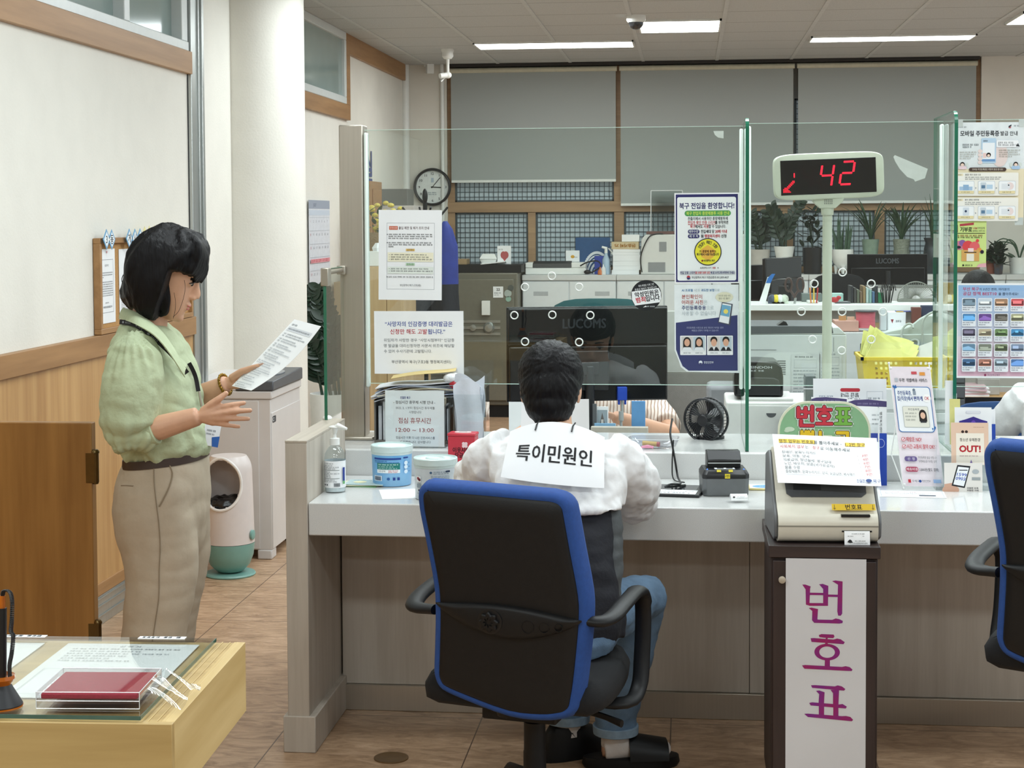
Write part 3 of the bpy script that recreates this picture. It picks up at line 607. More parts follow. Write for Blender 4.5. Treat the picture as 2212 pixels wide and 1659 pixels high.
# ---- paper lying on the machine's slope
q0 = at(1668, 943, Y=4.75); q1 = at(1893, 952, Y=4.76); q2 = at(1903, 1056, Y=4.578); q3 = at(1680, 1048, Y=4.578)
def shp(u, v, d=0):
    p = (q0 * (1 - u) + q1 * u) * (1 - v) + (q3 * (1 - u) + q2 * u) * v
    return p + V((0, -.70, .71)) * (d + .011 + .004 * sin(7 * u) * sin(3 * v))
b = B(mat('white_paper', '#eef0f2', .65, var=.02, vs=8)); b.grid(lambda i, j: shp(i, j), 24, 40, .0005)
nt = one(b, 'notice_sheet', 'white notice with counter numbers draped over the ticket machine', 'notice', smooth=True)
pr = P(); W_, H_ = 1500, 700
def pbox(x, y, w_, h_): pr.rect(x, y, x + w_, y + h_, '#e3c24a', 10)
pbox(80, 70, 520, 58); pbox(1035, 85, 285, 52)
k_ = '#26282c'; rd = '#b8494a'
pr.text('행정 업무는 번호표를 뽑아주세요 -', 85, 105, 50, k_, w=900, bold=.004).text('1, 2번 창구', 1040, 112, 48, k_, w=280, bold=.004)
pr.text('사회복지 업무', 90, 185, 50, rd, w=350, bold=.004).text('는', 455, 185, 48, k_).text('창구', 560, 187, 48, rd, w=100, bold=.004).text('로 이동해주세요', 670, 190, 48, k_, w=430)
pr.frame(70, 235, 1400, 585, 3, '#b9bec6')
for i, (a, c_) in enumerate((('장애인, 문화누리카드', '3번'), ('보육, 아동, 양곡', '4번'), ('의료급여, 청년월세, 영구임대', '6번'), ('노인, 바우처, 보훈(국가유공자)', '7번'), ('물품 수령', '8번'), ('종량제봉투, 문화누리카드, 양곡, 요금감면, 복사팩스', '9번'))):
    y = 272 + i * 56; pr.text(a, 105 + i * 5, y, 40, k_, w=(500, 390, 690, 730, 215, 1010)[i]).text('-', 1195 + i * 8, y, 40, k_).text(c_, 1260 + i * 8, y, 42, rd, w=80)
pr.text('친절한', 1150, 645, 46, '#2c4a86', w=120, bold=.01).circ(1325, 640, 44, '#2c4a86', ry=24).text('북구', 1385, 645, 46, '#2c4a86', w=110, bold=.01)
pr.build('lettering', nt, lambda u, v, d: shp(u / W_, v / H_, d + .0012))
# ---- green sign behind it
t = thing('arch_sign', 'green arched sign with cartoon lettering standing behind the ticket machine', 'sign', (.385, 4.845, .7352))
def arch(w_, h_, r):
    return [(-w_, 0), (w_, 0)] + [(w_ - r + r * cos(rad(a)), h_ - r + r * sin(rad(a))) for a in range(0, 91, 10)] + [(-w_ + r + r * cos(rad(a)), h_ - r + r * sin(rad(a))) for a in range(90, 181, 10)]
b = B(mat('sign_board', '#e6ead2', .4)); b.prism(arch(.132, .352, .085), 0, .006); b.build('board', t)
b = B(mat('sign_green', '#8fbf95', .5, var=.03)); b.prism(arch(.126, .346, .08), -.0008, .0); b.build('green_face', t)
pr = P()
for x, y, r in ((30, 75, 14), (22, 80, 8), (180, 60, 12), (235, 130, 18), (222, 136, 12), (18, 150, 14)): pr.circ(x, y, r, '#cfe3cc', ry=r * .5)
for tx, x, y, h, cols, w_ in (('번호표', 128, 38, 58, ('#cf3f4e', '#cf3f4e', '#7dbb52'), 160), ('뽑는곳', 130, 112, 62, ('#ecc52f',) * 3, 150)):
    ww = w_ / 3
    for bo, c_ in ((.11, '#eef4f0' if h < 60 else '#eef0d8'), (.07, '#3a2b33'), (.04, None)):
        for i, ch in enumerate(tx): pr.text(ch, x - w_ / 2 + ww * (i + .5), y, h, c_ or cols[i], 'c', bo, w=ww * .86, up=1)
    pr.L += 1
pr.build('lettering', t, lambda u, v, d: (-.128 + u * .001, -.001 - d, .352 - .012 - v * .001 + .006))
for dx in (0, .012):
    p = at(1915, 1090, Y=4.9)
    b = B(whitep); b.tube([(0, 0, 0), (.075, .03, .004)], .0042, 10); one(b, 'white_stick', 'thin white stick lying at the right of the ticket machine' + (', the nearer one' if not dx else ', the farther one'), 'stick', (.468, 5.07 + dx * 2, WT + .0045), 0, 'white sticks')
# ---- writing table at the lower left
ply = wood('pale_plywood', '#a98c56', '#c9ad74', 'x', 1.6, .45, 30); plyy = wood('pale_plywood_side', '#c2a468', '#dcc28a', 'y', 1.4, .45, 30)  # one plywood: darker front tone, lighter side tone, lighting put into the colour
t = thing('writing_table', 'pale plywood standing writing table at the lower left', 'table', (-.684, 2.125, 0), rad(2.2))
b = B(ply); b.box(-1.15, -.004, .012, .428, .852, .949); b.build('top_box', t)
b = B(ply); b.box(-1.15, 0, 0, .0125, .84, .95); b.build('front_apron', t, bev=.001)
b = B(plyy); b.box(-.018, 0, .0125, .43, .84, .95)
for x in (-.036, -.024, -.012): b.box(x - .0012, x + .0006, .0125, .43, .949, .9503)
b.build('side_apron', t, bev=.001)
for x in (-1.1, -.36):
    for y in (.06, .33): b = B(ply); b.box(x, x + .045, y, y + .045, 0, .852); b.build('leg', t, bev=.003)
g2 = glass('table_glass', '#fbfdfc')
ZT = .9506
t = thing('glass_plate', 'clear glass plate lying on the writing table', 'glass plate', (-.684, 2.125, ZT), rad(2.2))
b = B(g2); b.box(-1.1, -.045, .006, .42, .0028, .0078); b.build('plate', t, smooth=False)
b = B(mat('glass_edge_dark', '#47675c', .15, var=.1, spec=.7)); b.box(-1.1, -.0445, .005, .006, .0026, .008); b.box(-.045, -.044, .006, .42, .0026, .008); b.build('plate_edge', t, smooth=False)
def tloc(x, y): c, s = cos(rad(2.2)), sin(rad(2.2)); return (-.684 + x * c - y * s, 2.125 + x * s + y * c)
for x, lab, dn in ((-.172, 'printed form under the glass plate, beneath the red ink pad', 1), (-.42, 'printed form under the glass plate, beside the black pen stand', 2)):
    pr = P(); pr.text('신 청 서', 105, 18, 9, '#8b9096', 'c')
    for i in range(17 if dn == 2 else 6): pr.scribble(18, 192, 34 + i * 14, 5.5, '#9aa0a8', end=random.uniform(.4, 1))
    pr.frame(14, 150, 196, 282, .8, '#aab0b6')
    paper('form_sheet', lab, 'form', pr, 210, 297, .21, .297, (*tloc(x, .255), ZT + .0012), rad(2.2), ax='z', group='forms under the glass plate')
for x, w_, lab in ((-.13, .075, 'white label strip at the far edge of the table, above the right form'), (-.385, .135, 'white label strip at the far edge of the table, above the left form')):
    pr = P(); pr.scribble(6, w_ * 1000 - 6, 7, 9, '#30343a', .6)
    paper('label_strip', lab, 'label', pr, w_ * 1000, 14, w_, .014, (*tloc(x, .416), ZT + .0088), rad(2.2), ax='z', group='label strips')
t = thing('ink_pad', 'red ink pad in a clear plastic case on the glass plate', 'ink pad', (*tloc(-.126, .092), ZT + .0082), rad(4))
b = B(mat('red_felt', '#a01f3c', .8, var=.08, vs=150, bump=.2, bs=500)); b.box(-.066, .066, -.055, .055, .012, .02); b.build('pad', t, bev=.002)
cl = glass('clear_plastic', '#f1f1f3', 1.49, extra=.03)
b = B(cl); b.box(-.0705, .0705, -.0605, .0605, .002, .0235); b.build('case', t, smooth=False)
b = B(mat('clear_edge', '#dcdfe2', .2, spec=.8))
for z in (.001, .0115, .0235):
    for y in (-.0605, .0605): b.cyl((-.0705, y, z), (.0705, y, z), .0006, 6)
for x in (-.0705, .0705):
    for y in (-.0605, .0605): b.cyl((x, y, .001), (x, y, .0235), .0006, 6)
    b.cyl((x, -.0605, .0235), (x, .0605, .0235), .0006, 6)
b.build('case_edges', t)
b = B(glass('clear_tape', '#f4f4f4', 1.5, .08, .06))
b.grid(lambda u, v: (.0 + .05 * u + .004 * sin(9 * v), -.05 + .11 * v, .014 - .02 * u + .004 * sin(14 * v + 5 * u)), 10, 24)
one(b, 'crumpled_tape', 'crumpled clear tape sticking to the right side of the ink pad', 'tape', (*tloc(-.05, .09), ZT + .016), rad(4), ang=20)
p = tloc(-.232, .125); q = at(4, 1525, Z=ZT + .008)
t = thing('pen_stand', 'black pen stand with a coiled cord at the left edge of the table', 'pen stand', (q.x, q.y, ZT + .008))
amb = mat('amber_plastic', '#b45f12', .15, var=.1, spec=.7)
b = B(mat('pen_base', '#1d1f23', .5)); b.lathe([(0, 0), (.027, 0), (.028, .003), (.015, .026), (.012, .032)], 32); b.build('base', t)
b = B(amb); b.lathe([(.0, .03), (.013, .03), (.0185, .038), (.018, .043), (.012, .041), (.0, .04)], 32); b.on(amb).lathe([(.0285, -.0002), (.0285, .0015), (0, .0016)], 32); b.build('ring', t)
b = B(mat('pen_black', '#111214', .45)); b.tube([(.001, 0, .04), (.003, 0, .135)], .0062, 14); b.on(amb).tube([(.003, 0, .135), (.0035, 0, .152)], [.0045, .004], 12); b.build('pen', t)
b = B(black); path = crom([(.004, 0, .152), (.007, -.002, .159), (.016, -.004, .158), (.0195, -.005, .145), (.019, -.006, .12), (.0175, -.006, .105), (.0205, -.006, .098), (.018, -.006, .075), (.0145, -.006, .058), (.014, -.004, .041)], 5, False)
hl = []
for i in range(len(path) - 1):
    p0, p1 = V(path[i]), V(path[i + 1]); tg = (p1 - p0).normalized(); n_ = tg.orthogonal().normalized(); b_ = tg.cross(n_)
    for k in range(12):
        a = 2 * PI * (k / 6); hl.append(p0.lerp(p1, k / 12) + (V((cos(a), 0, 0)) + V((0, 0, .0)) + V((0, sin(a), 0))) * .0023)
b.tube(hl, .0011, 5); b.build('coiled_cord', t)
# ---- swing gate at the left wall
gw_ = wood('gate_wood', '#8a5f2c', '#a87a40', 'z', 1.0, .42)
t = thing('swing_gate', 'brown wooden half-height swing gate against the left wall', 'gate', (-2.336, 4.70, 0), 0)
b = B(gw_); b.box(.0, .593, 0, .036, .24, 1.026); b.build('panel', t, bev=.003)
brz = mat('bronze', '#6b5836', .3, .9, var=.1)
for z in (.895, .39): b = B(brz); b.lathe([(.0, -.05), (.008, -.05), (.0105, -.044), (.0105, .040), (.0125, .041), (.0125, .046), (.008, .052), (0, .053)], 18, (.60, .01, z)); b.box(.575, .602, -.0015, .0, z - .046, z + .042); b.build('hinge', t)
# ================================================================ people
from mathutils import noise
from mathutils.bvhtree import BVHTree
skin = mat('skin', '#cfa184', .5, var=.04, vs=30, bump=.03, bs=300, sss=.06); lipm = mat('lips', '#b9665c', .4, var=.03)
hairm = mat('black_hair', '#08070a', .5, var=.3, vs=60, stretch=(30, 30, 4), bump=.3, bs=5, spec=.22)
eyew = mat('eye_white', '#b9aca6', .5, var=0, spec=.1); eyed = mat('eye_dark', '#17100d', .2, var=0)
def nz(p, s, a): return noise.noise(V((p.x * s[0], p.y * s[1], p.z * s[2]))) * a
def head(b, M, k=1.0):
    """head skin shapes in head space: x forward, z up, ears on the y axis"""
    T = b.T; b.T = M @ Mx.Scale(k, 4)
    b.ell((-.014, 0, .036), (.096, .076, .094), 24, 16)
    rg = [(.075, .076, -.05, .062), (.05, .083, -.05, .068), (.02, .081, -.05, .069), (0, .079, -.045, .068), (-.03, .080, -.035, .064), (-.055, .081, -.02, .056), (-.08, .080, -.005, .046), (-.1, .077, .012, .034), (-.114, .066, .03, .022)]
    rings = []
    for z, xf, xb, hw in rg:
        c = (xf + xb) / 2; r = (xf - xb) / 2; rings.append([V((c + r * (abs(cos(a)) ** .8) * (1 if cos(a) > 0 else -1), hw * sin(a), z)) for a in (2 * PI * i / 28 for i in range(28))])
    b.loft(rings)
    b.tube([(.079, 0, .028), (.082, 0, .004), (.090, 0, -.022), (.091, 0, -.033)], [(.008, .008), (.012, .009), (.017, .012), (.015, .014)], 12, up=(1, 0, 0))
    b.ell((.088, .011, -.034), (.011, .008, .007), 10, 8); b.ell((.088, -.011, -.034), (.011, .008, .007), 10, 8)
    b.ell((.081, 0, -.056), (.010, .021, .006), 14, 8); b.ell((.079, 0, -.069), (.010, .019, .006), 14, 8); b.ell((.071, 0, -.1), (.012, .02, .014), 12, 8)
    for s in (-1, 1):
        b.ell((.074, s * .034, .028), (.013, .02, .007), 12, 8); b.ell((.066, s * .034, .006), (.013, .015, .012), 12, 8)
        b.ell((-.012, s * .079, .0), (.019, .007, .031), 14, 10, (0, .15, s * .35)); b.ell((-.004, s * .078, -.024), (.009, .006, .010), 10, 8)
    b.T = T
def face_parts(par, M0):
    for s in (-1, 1):
        M = M0 @ Mx.Translation((.002, 0, 0)); b = B(eyew); b.T = M; b.ell((.072, s * .034, .006), (.006, .013, .0045), 14, 10); b.on(eyed); b.ell((.076, s * .034, .005), (.004, .0065, .006), 12, 8)
        b.tube([(.073, s * .019, .008), (.081, s * .030, .0135), (.079, s * .042, .011), (.069, s * .051, .006)], [.001, .0022, .0024, .001], 6); b.build('eye', par)
        b = B(hairm); b.T = M; b.tube([(.084, s * .016, .030), (.085, s * .032, .034), (.074, s * .052, .029)], [(.0022, .003), (.0025, .003), (.001, .0015)], 6); b.build('eyebrow', par)
    b = B(lipm); b.T = M0; b.ell((.0845, 0, -.0585), (.0065, .019, .0042), 14, 8); b.ell((.0825, 0, -.068), (.0065, .016, .0045), 14, 8); b.build('lips', par)
def hand(b, wrist, fingers, thumb, palm_n, k=1.0):
    """palm of overlapping wedges from the wrist to each knuckle, then separate bent fingers"""
    for f in fingers: b.tube([wrist, wrist.lerp(f[0], .55), f[0]], [(.017 * k, .013 * k), (.0165 * k, .0125 * k), (.0105 * k, .0095 * k)], 12, up=palm_n)
    for i, f in enumerate(fingers):
        r = (.0082, .0085, .0080, .0070)[i] * k; n = len(f)
        b.tube([f[0].lerp(wrist, .25)] + f, [r * 1.1] + [r * (1.06 - .22 * j / (n - 1)) for j in range(n)], 10)
        b.ell(f[-1], r * .86, 10, 8)
    b.tube(thumb, [.0135 * k, .0112 * k, .0098 * k, .0078 * k][:len(thumb)], 12); b.ell(thumb[-1], .0082 * k, 10, 8)
# ---------------------------------------------------------------- standing woman
w1 = lambda px, py, Y: at(px, py, Y=Y)
YC = 4.62
o = w1(362, 597, YC)
WM = Mx.Translation(o) @ Mx.Rotation(rad(8), 4, 'Z') @ Mx.Rotation(rad(20), 4, 'Y')
base = V((o.x - .03, YC, 0))
wo = thing('person', 'standing woman in a pale green blouse and beige trousers reading from a sheet of paper', 'person', (0, 0, 0))
def rings(rows, Y=YC, n=36, yaw=0, e=.85):
    out = []
    for px, py, hd, hw in rows:
        c = w1(px, py, Y); out.append([c + V((hd * abs(cos(a)) ** e * (1 if cos(a) > 0 else -1), hw * abs(sin(a)) ** e * (1 if sin(a) > 0 else -1), 0)) for a in (2 * PI * i / n for i in range(n))])
    return out
b = B(skin); head(b, WM)
nk = WM @ V((-.022, 0, -.05)); nb = w1(316, 722, YC)
b.tube([nk, nk.lerp(nb, .5), nb], [.053, .05, .06], 18)
b.loft(rings([(318, 716, .055, .06), (320, 745, .07, .12), (330, 800, .09, .15), (345, 890, .09, .14), (356, 960, .09, .13), (352, 1050, .1, .14), (350, 1110, .09, .14)]))
for px, Y in ((338, 4.54), (358, 4.70)): b.tube([w1(px, 1090, Y), w1(px, 1300, Y), V((w1(px, 1300, Y).x - .0, Y, .1)), V((w1(px, 1300, Y).x, Y, .06))], [.075, .055, .036, .034], 14); b.tube([V((w1(px, 1300, Y).x - .06, Y, .045)), V((w1(px, 1300, Y).x, Y, .045)), V((w1(px, 1300, Y).x + .05, Y, .03))], [(.035, .03), (.038, .035), (.03, .02)], 12, up=(0, 1, 0))
NY = 4.435
wr = w1(428, 899, NY)
b.tube([w1(305, 760, 4.49), w1(288, 850, 4.45), w1(286, 935, 4.43), w1(345, 924, 4.432), wr], [.045, .042, .038, .035, .026], 16)
fz = lambda pts, Y: [w1(x, y, Y + d) for x, y, d in pts]
hand(b, wr, [fz([(474, 880, 0), (500, 874.5, .002), (527, 870.5, .012)], NY), fz([(477, 892.5, -.003), (508, 888, -.002), (540, 886.5, .008)], NY), fz([(473, 904, -.002), (505, 904.5, -.001), (536, 904.5, .010)], NY), fz([(464, 914, .002), (490, 918.5, .004), (516, 921.5, .014)], NY)],
     fz([(438, 890, .0), (457, 873, -.004), (474, 861, -.004), (488, 850, .002)], NY), V((0, 1, 0)))
FY = 4.735
wf = w1(490, 829, FY)
b.tube([w1(335, 770, 4.76), w1(352, 860, 4.79), w1(370, 890, 4.79), w1(430, 856, 4.76), wf], [.045, .042, .036, .034, .025], 16)
hand(b, wf, [fz([(531, 803, .005), (556, 792, .02), (580, 781, .028)], FY), fz([(534, 812, .0), (562, 803, .02), (588, 795, .026)], FY), fz([(533, 821, -.006), (560, 815, .012), (584, 809, .018)], FY), fz([(528, 829, -.012), (549, 825, .002), (567, 821, .010)], FY)],
     fz([(500, 818, -.012), (522, 803, -.03), (550, 794, -.05), (575, 788, -.066)], FY), V((-.2, .3, .9)))
wbody = fuse(b, 'body', wo, skin, .0036, 4)
face_parts(wo, WM)
green = mat('green_blouse', '#b2bd9b', .85, var=.05, vs=18, bump=.5, bs=30)
b = B(green)
b.loft(rings([(312, 700, .062, .072), (316, 722, .078, .125), (320, 750, .096, .172), (330, 800, .112, .185), (340, 840, .115, .178), (350, 890, .112, .168), (358, 935, .121, .168), (362, 962, .124, .166), (361, 978, .114, .152), (360, 988, .104, .142)]))
b.tube([w1(304, 742, 4.50), w1(294, 772, 4.46), w1(288, 820, 4.44), w1(285, 870, 4.43), w1(282, 915, 4.425), w1(285, 944, 4.425), w1(305, 938, 4.43), w1(326, 929, 4.432)], [.05, .072, .081, .084, .078, .058, .05, .042], 24)
b.tube([w1(335, 745, 4.74), w1(345, 800, 4.78), w1(356, 860, 4.80), w1(372, 900, 4.80), w1(398, 878, 4.79), w1(412, 868, 4.78)], [.055, .078, .082, .07, .05, .042], 24)
SX = w1(286, 850, 4.44)
def folds(p, n):
    d = nz(p, (18, 14, 6), .008) + nz(p, (50, 40, 12), .0022) + abs(nz(p, (10, 10, 22), .010))
    if p.y < 4.53:   # gathers running down from the shoulder seam and up from the cuff
        an = math.atan2(p.y - SX.y, p.x - SX.x); t_ = max(0, min(1, (p.z - SX.z - .03) / .09)) + .7 * max(0, min(1, (SX.z - .03 - p.z) / .09)); d += t_ * .0042 * sin(15 * an + 4 * noise.noise(p * 9))
    return p + n * d
bl = fuse(b, 'blouse', wo, green, .006, 5, tex=folds)
bvh = BVHTree.FromPolygons([v.co for v in bl.data.vertices], [p.vertices for p in bl.data.polygons])
def on_bl(px, py, off=.004, Y=4.5):
    d = (CM @ V(((px - PX) / FOC, -(py - PY) / FOC, -1))).normalized(); h = bvh.ray_cast(EYE, d)
    return (h[0] + h[1] * off) if h[0] is not None else at(px, py, Y=Y)
def ribbon(pts, wd, m, name, par, th=.0012, ns=None):
    b = B(m); L_, R_ = [], []
    for i, p in enumerate(pts):
        t = (pts[min(i + 1, len(pts) - 1)] - pts[max(i - 1, 0)]).normalized(); v = (EYE - p).normalized(); s = t.cross(v).normalized() * wd / 2
        L_.append(p + s); R_.append(p - s)
    n = len(pts); b.grid(lambda u, v: (L_[round(u * (n - 1))].lerp(R_[round(u * (n - 1))], v)), n - 1, 2, th); return b.build(name, par)
# collar with its two lapels, button placket and cuff
def strip(a, c_, name, par, m, th=.003, n=14):
    a = crom([tuple(w1(*p)) for p in a], 4, False); c_ = crom([tuple(w1(*p)) for p in c_], 4, False); n = min(len(a), len(c_)) - 1
    b = B(m); b.grid(lambda u, v: V(a[round(u * n)]).lerp(V(c_[round(u * n)]), v) + V((0, -.006 * sin(PI * v), .003 * sin(PI * v))), n, 6, th); return b.build(name, par, ang=70)
strip([(256, 688, 4.60), (290, 699, 4.48), (334, 724, 4.445), (368, 764, 4.455), (400, 815, 4.50)], [(266, 664, 4.62), (298, 676, 4.54), (338, 704, 4.53), (366, 736, 4.51), (402, 796, 4.515)], 'collar', wo, green)
strip([(357, 704, 4.66), (380, 735, 4.66), (405, 790, 4.60)], [(345, 716, 4.62), (370, 750, 4.59), (400, 800, 4.55)], 'collar', wo, green)
c0, c1 = w1(322, 931, 4.432), w1(336, 926, 4.432)
b = B(green); b.tube([c0, c1], [(.045, .043), (.044, .042)], 24); b.build('cuff', wo, bev=.002)
blackr = mat('lanyard_black', '#15161b', .6, var=.05)
lp = [on_bl(x, y, .012) for x, y in ((263, 702), (289, 707), (317, 722), (346, 751), (372, 778), (397, 811))]
lan = ribbon([V(p) for p in crom([tuple(p) for p in lp], 4, False)], .014, blackr, 'lanyard', wo)
lp2 = [on_bl(x, y, .008, 4.55) for x, y in ((403, 786), (411, 800), (418, 820), (423, 846))]
ribbon([V(p) for p in crom([tuple(p) for p in lp2], 4, False)], .012, blackr, 'lanyard', wo)
pr = P()
for i in range(5): pr.circ(14 + i * 42, 6, 3, '#8f949c', n=12).scribble(20 + i * 42, 38 + i * 42, 6, 4.5, '#8f949c')
lpc = [V(p) for p in crom([tuple(p) for p in lp], 8, False)]
def lmap(u, v, d):
    f = min(max(u / 220, 0), 1) * (len(lpc) - 1.001); i = int(f); p = lpc[i].lerp(lpc[i + 1], f - i); t = (lpc[i + 1] - lpc[i]).normalized(); e = (EYE - p).normalized(); s = t.cross(e).normalized()
    return p - s * (v - 6) / 12 * .013 * -1 * -1 + e * (d + .0006)
pr.build('lanyard_print', lan, lmap)
b = B(MATS['brushed_steel']); q = on_bl(425, 862, .01, 4.55); b.tube([on_bl(423, 846, .01, 4.55), q, on_bl(428, 880, .01, 4.55)], .0035, 8); b.build('lanyard_clip', wo)
ca = on_bl(448, 940, .012, 4.56)
b = B(mat('card_white', '#e4e8ec', .25, var=.02)); b.T = Mx.Translation(ca) @ Mx.Rotation(rad(55), 4, 'Z') @ Mx.Rotation(rad(14), 4, 'Y'); b.box(-.029, .029, -.0012, .0012, -.032, .034); cdp = b.build('id_card', wo, bev=.002)
pr = P(); pr.poly([(30, 40), (58, 34), (58, 66), (36, 66)], '#2f5fa8').scribble(8, 40, 22, 6, '#70757c').scribble(8, 40, 32, 5, '#70757c'); cM = b.T
pr.build('card_print', cdp, lambda u, v, d: cM @ V((-.029 + u * .001, -.0014 - d, .034 - v * .001)))
beige = mat('beige_trousers', '#b3a591', .8, var=.03, vs=40, bump=.12, bs=45)
b = B(beige)
b.loft(rings([(360, 984, .108, .146), (356, 1010, .115, .155), (352, 1050, .125, .168), (350, 1095, .126, .174), (350, 1135, .121, .170), (350, 1165, .112, .160), (350, 1195, .10, .14)]))
nl = [w1(340, 1110, 4.54), w1(347, 1190, 4.54), w1(350, 1250, 4.54), w1(343, 1310, 4.54), w1(330, 1390, 4.54)]; fl = [w1(372, 1110, 4.70), w1(374, 1190, 4.70), w1(370, 1250, 4.70), w1(362, 1310, 4.70), w1(351, 1390, 4.70)]
for l in (nl, fl): b.tube(l + [V((l[-1].x - .0, l[-1].y, .20)), V((l[-1].x, l[-1].y, .055))], [(.106, .088), (.106, .084), (.100, .081), (.095, .08), (.089, .08), (.086, .08), (.088, .082)], 28, up=(1, 0, 0))
def tf(p, n): return p + n * (nz(p, (9, 9, 5), .007) + nz(p, (26, 26, 7), .003) + abs(nz(p, (7, 7, 16), .006)))
tr = fuse(b, 'trousers', wo, beige, .007, 16, tex=tf)
tb = BVHTree.FromPolygons([v.co for v in tr.data.vertices], [p.vertices for p in tr.data.polygons])
def on_tr(px, py, off=.002):
    d = (CM @ V(((px - PX) / FOC, -(py - PY) / FOC, -1))).normalized(); h = tb.ray_cast(EYE, d); return (h[0] + h[1] * off) if h[0] is not None else at(px, py, Y=4.46)
sm = mat('trouser_seam', '#8a7b66', .8)
b = B(sm); b.tube([on_tr(x, y, .0012) for x, y in crom(((333, 995), (333, 1040), (338, 1090), (343, 1130), (346, 1180), (344, 1230), (343, 1290), (336, 1340), (329, 1386)), 6, False)], .0016, 6); b.build('side_seam', wo)
b = B(sm); b.tube([on_tr(x, y, .0014) for x, y in crom(((363, 1000), (372, 1022), (366, 1050), (353, 1078), (344, 1094)), 6, False)], .0022, 6); b.build('pocket', wo)
b = B(sm); b.tube([on_tr(x, y, .0008) for x, y in ((262, 1049), (275, 1049), (288, 1050))], .0016, 6); b.build('back_pocket', wo)
bel = mat('brown_belt', '#3a2a22', .45, var=.1)
rr = rings([(359, 979, .1105, .1485), (359, 996, .1115, .151)])
b = B(bel); tl = lambda ring, s: [p + V((0, 0, .012 * (p.x - ring[0].x + .11) / .11)) + (p - V((sum(q.x for q in ring) / 36, YC, p.z))).normalized() * s for p in ring]
b.loft([tl(rr[0], 0), tl(rr[0], .004), tl(rr[1], .004), tl(rr[1], 0)], cap=False, loop=True); be = b.build('belt', wo)
b = B(MATS['brushed_steel']); q = w1(433, 972, 4.545); b.rbox(on_tr(434, 985, .006) + V((0, 0, .016)), (.012, .03, .034), (0, .1, .4)); b.build('buckle', be, bev=.003)
b = B(mat('gold_bracelet', '#8a6a2c', .3, .9, var=.2, vs=200)); ax = (wf - w1(430, 856, 4.76)).normalized(); c = wf.lerp(w1(430, 856, 4.76), .06); u = ax.orthogonal().normalized(); v = ax.cross(u)
for i in range(22):
    a = 2 * PI * i / 22; b.ell(c + (u * cos(a) + v * sin(a)) * .0295, (.0048, .0042, .0062), 8, 6, (0, .5 * (i % 2), a))
b.build('bracelet', wo)
# bob of wavy black hair built from many locks
HY = YC
b = B(hairm); T0 = b.T; b.T = WM; b.ell((-.014, 0, .044), (.101, .09, .100), 24, 16); b.T = T0
rnd = random.Random(4)
for s in (-1, 1):
    for i in range(13):
        t = i / 12; ex = 292 + 76 * t; ey = 652 + 34 * sin(PI * min(1, t * 1.25)) + rnd.uniform(-4, 4)
        if t > .9: ey = 684
        if s > 0: ex -= 4
        p0 = WM @ V((.045 - .085 * (1 - t), s * .02, .136)); p1 = WM @ V((.035 - .10 * (1 - t), s * .084, .085)); p2 = WM @ V((.006 - .092 * (1 - t), s * .098, .01)); p3 = w1(ex - 4, ey - 26, HY + s * .094); p4 = w1(ex, ey, HY + s * .07)
        b.tube([V(p) for p in crom([tuple(p) for p in (p0, p1, p2, p3, p4)], 4, False)], [.016, .017, .018, .019, .020, .021, .021, .021, .021, .021, .021, .02, .019, .018, .017, .015, .011], 10)
for i in range(9):
    yy = (i - 4) / 4 * .075; p0 = WM @ V((-.045, yy * .4, .130)); p1 = WM @ V((-.096, yy, .06)); p2 = w1(283, 610, HY + yy); p3 = w1(276 + abs(i - 4) * 3, 640, HY + yy); p4 = w1(291, 664 + rnd.uniform(-5, 5), HY + yy)
    b.tube([V(p) for p in crom([tuple(p) for p in (p0, p1, p2, p3, p4)], 4, False)], [.02] * 5 + [.024] * 8 + [.02, .018, .016, .012], 10)
for x, y, r, d in ((270, 628, .015, -.03), (276, 645, .013, .0), (283, 600, .012, .03), (310, 676, .018, -.05), (335, 683, .014, -.075), (355, 680, .014, -.08), (362, 665, .014, -.088), (300, 664, .02, .03)): b.ell(w1(x, y, HY + d), (r * 1.2, r, r), 12, 8)
for i in range(11):
    yy = (i - 5) / 5 * .066; p0 = WM @ V((.0, yy * .5, .136)); p1 = WM @ V((.058, yy, .118)); p2 = WM @ V((.088 - abs(yy) * .25, yy * 1.1, .07)); p3 = WM @ V((.0945 - abs(yy) * .45, yy * 1.15, .034)); p4 = WM @ V((.094 - abs(yy) * .5, yy * 1.2, .012 - abs(yy) * .12))
    b.tube([V(p) for p in crom([tuple(p) for p in (p0, p1, p2, p3, p4)], 4, False)], [.014] * 8 + [.012] * 4 + [.010, .008, .0065, .005, .004], 10)
for s in (-1, 1):
    for i in range(4):
        yy = s * (.050 + .009 * i); p0 = WM @ V((.0, yy * .6, .132)); p1 = WM @ V((.045 - .008 * i, yy * 1.05, .105)); p2 = WM @ V((.066 - .010 * i, yy * 1.2, .066)); p3 = WM @ V((.074 - .012 * i, yy * 1.22, .036 - .004 * i))
        b.tube([V(p) for p in crom([tuple(p) for p in (p0, p1, p2, p3)], 4, False)], [.015] * 6 + [.012] * 4 + [.008, .006, .004], 10)
WI = WM.inverted()
def hd(p, n):
    q = WI @ p; f = max(0, min(1, (q.x - .012) / .02)) * max(0, min(1, (.034 - q.z) / .014)) * (1 if q.x < .074 else max(0, 1 - (q.x - .074) / .008))
    if f > 0: q = V((q.x * (1 - .35 * f), q.y * (1 - .4 * f), q.z)); p = WM @ q
    return p + n * nz(WI @ p, (70, 90, 9), .0022)
fuse(b, 'hair', wo, hairm, .0042, 2, tex=hd)
b = B(hairm)
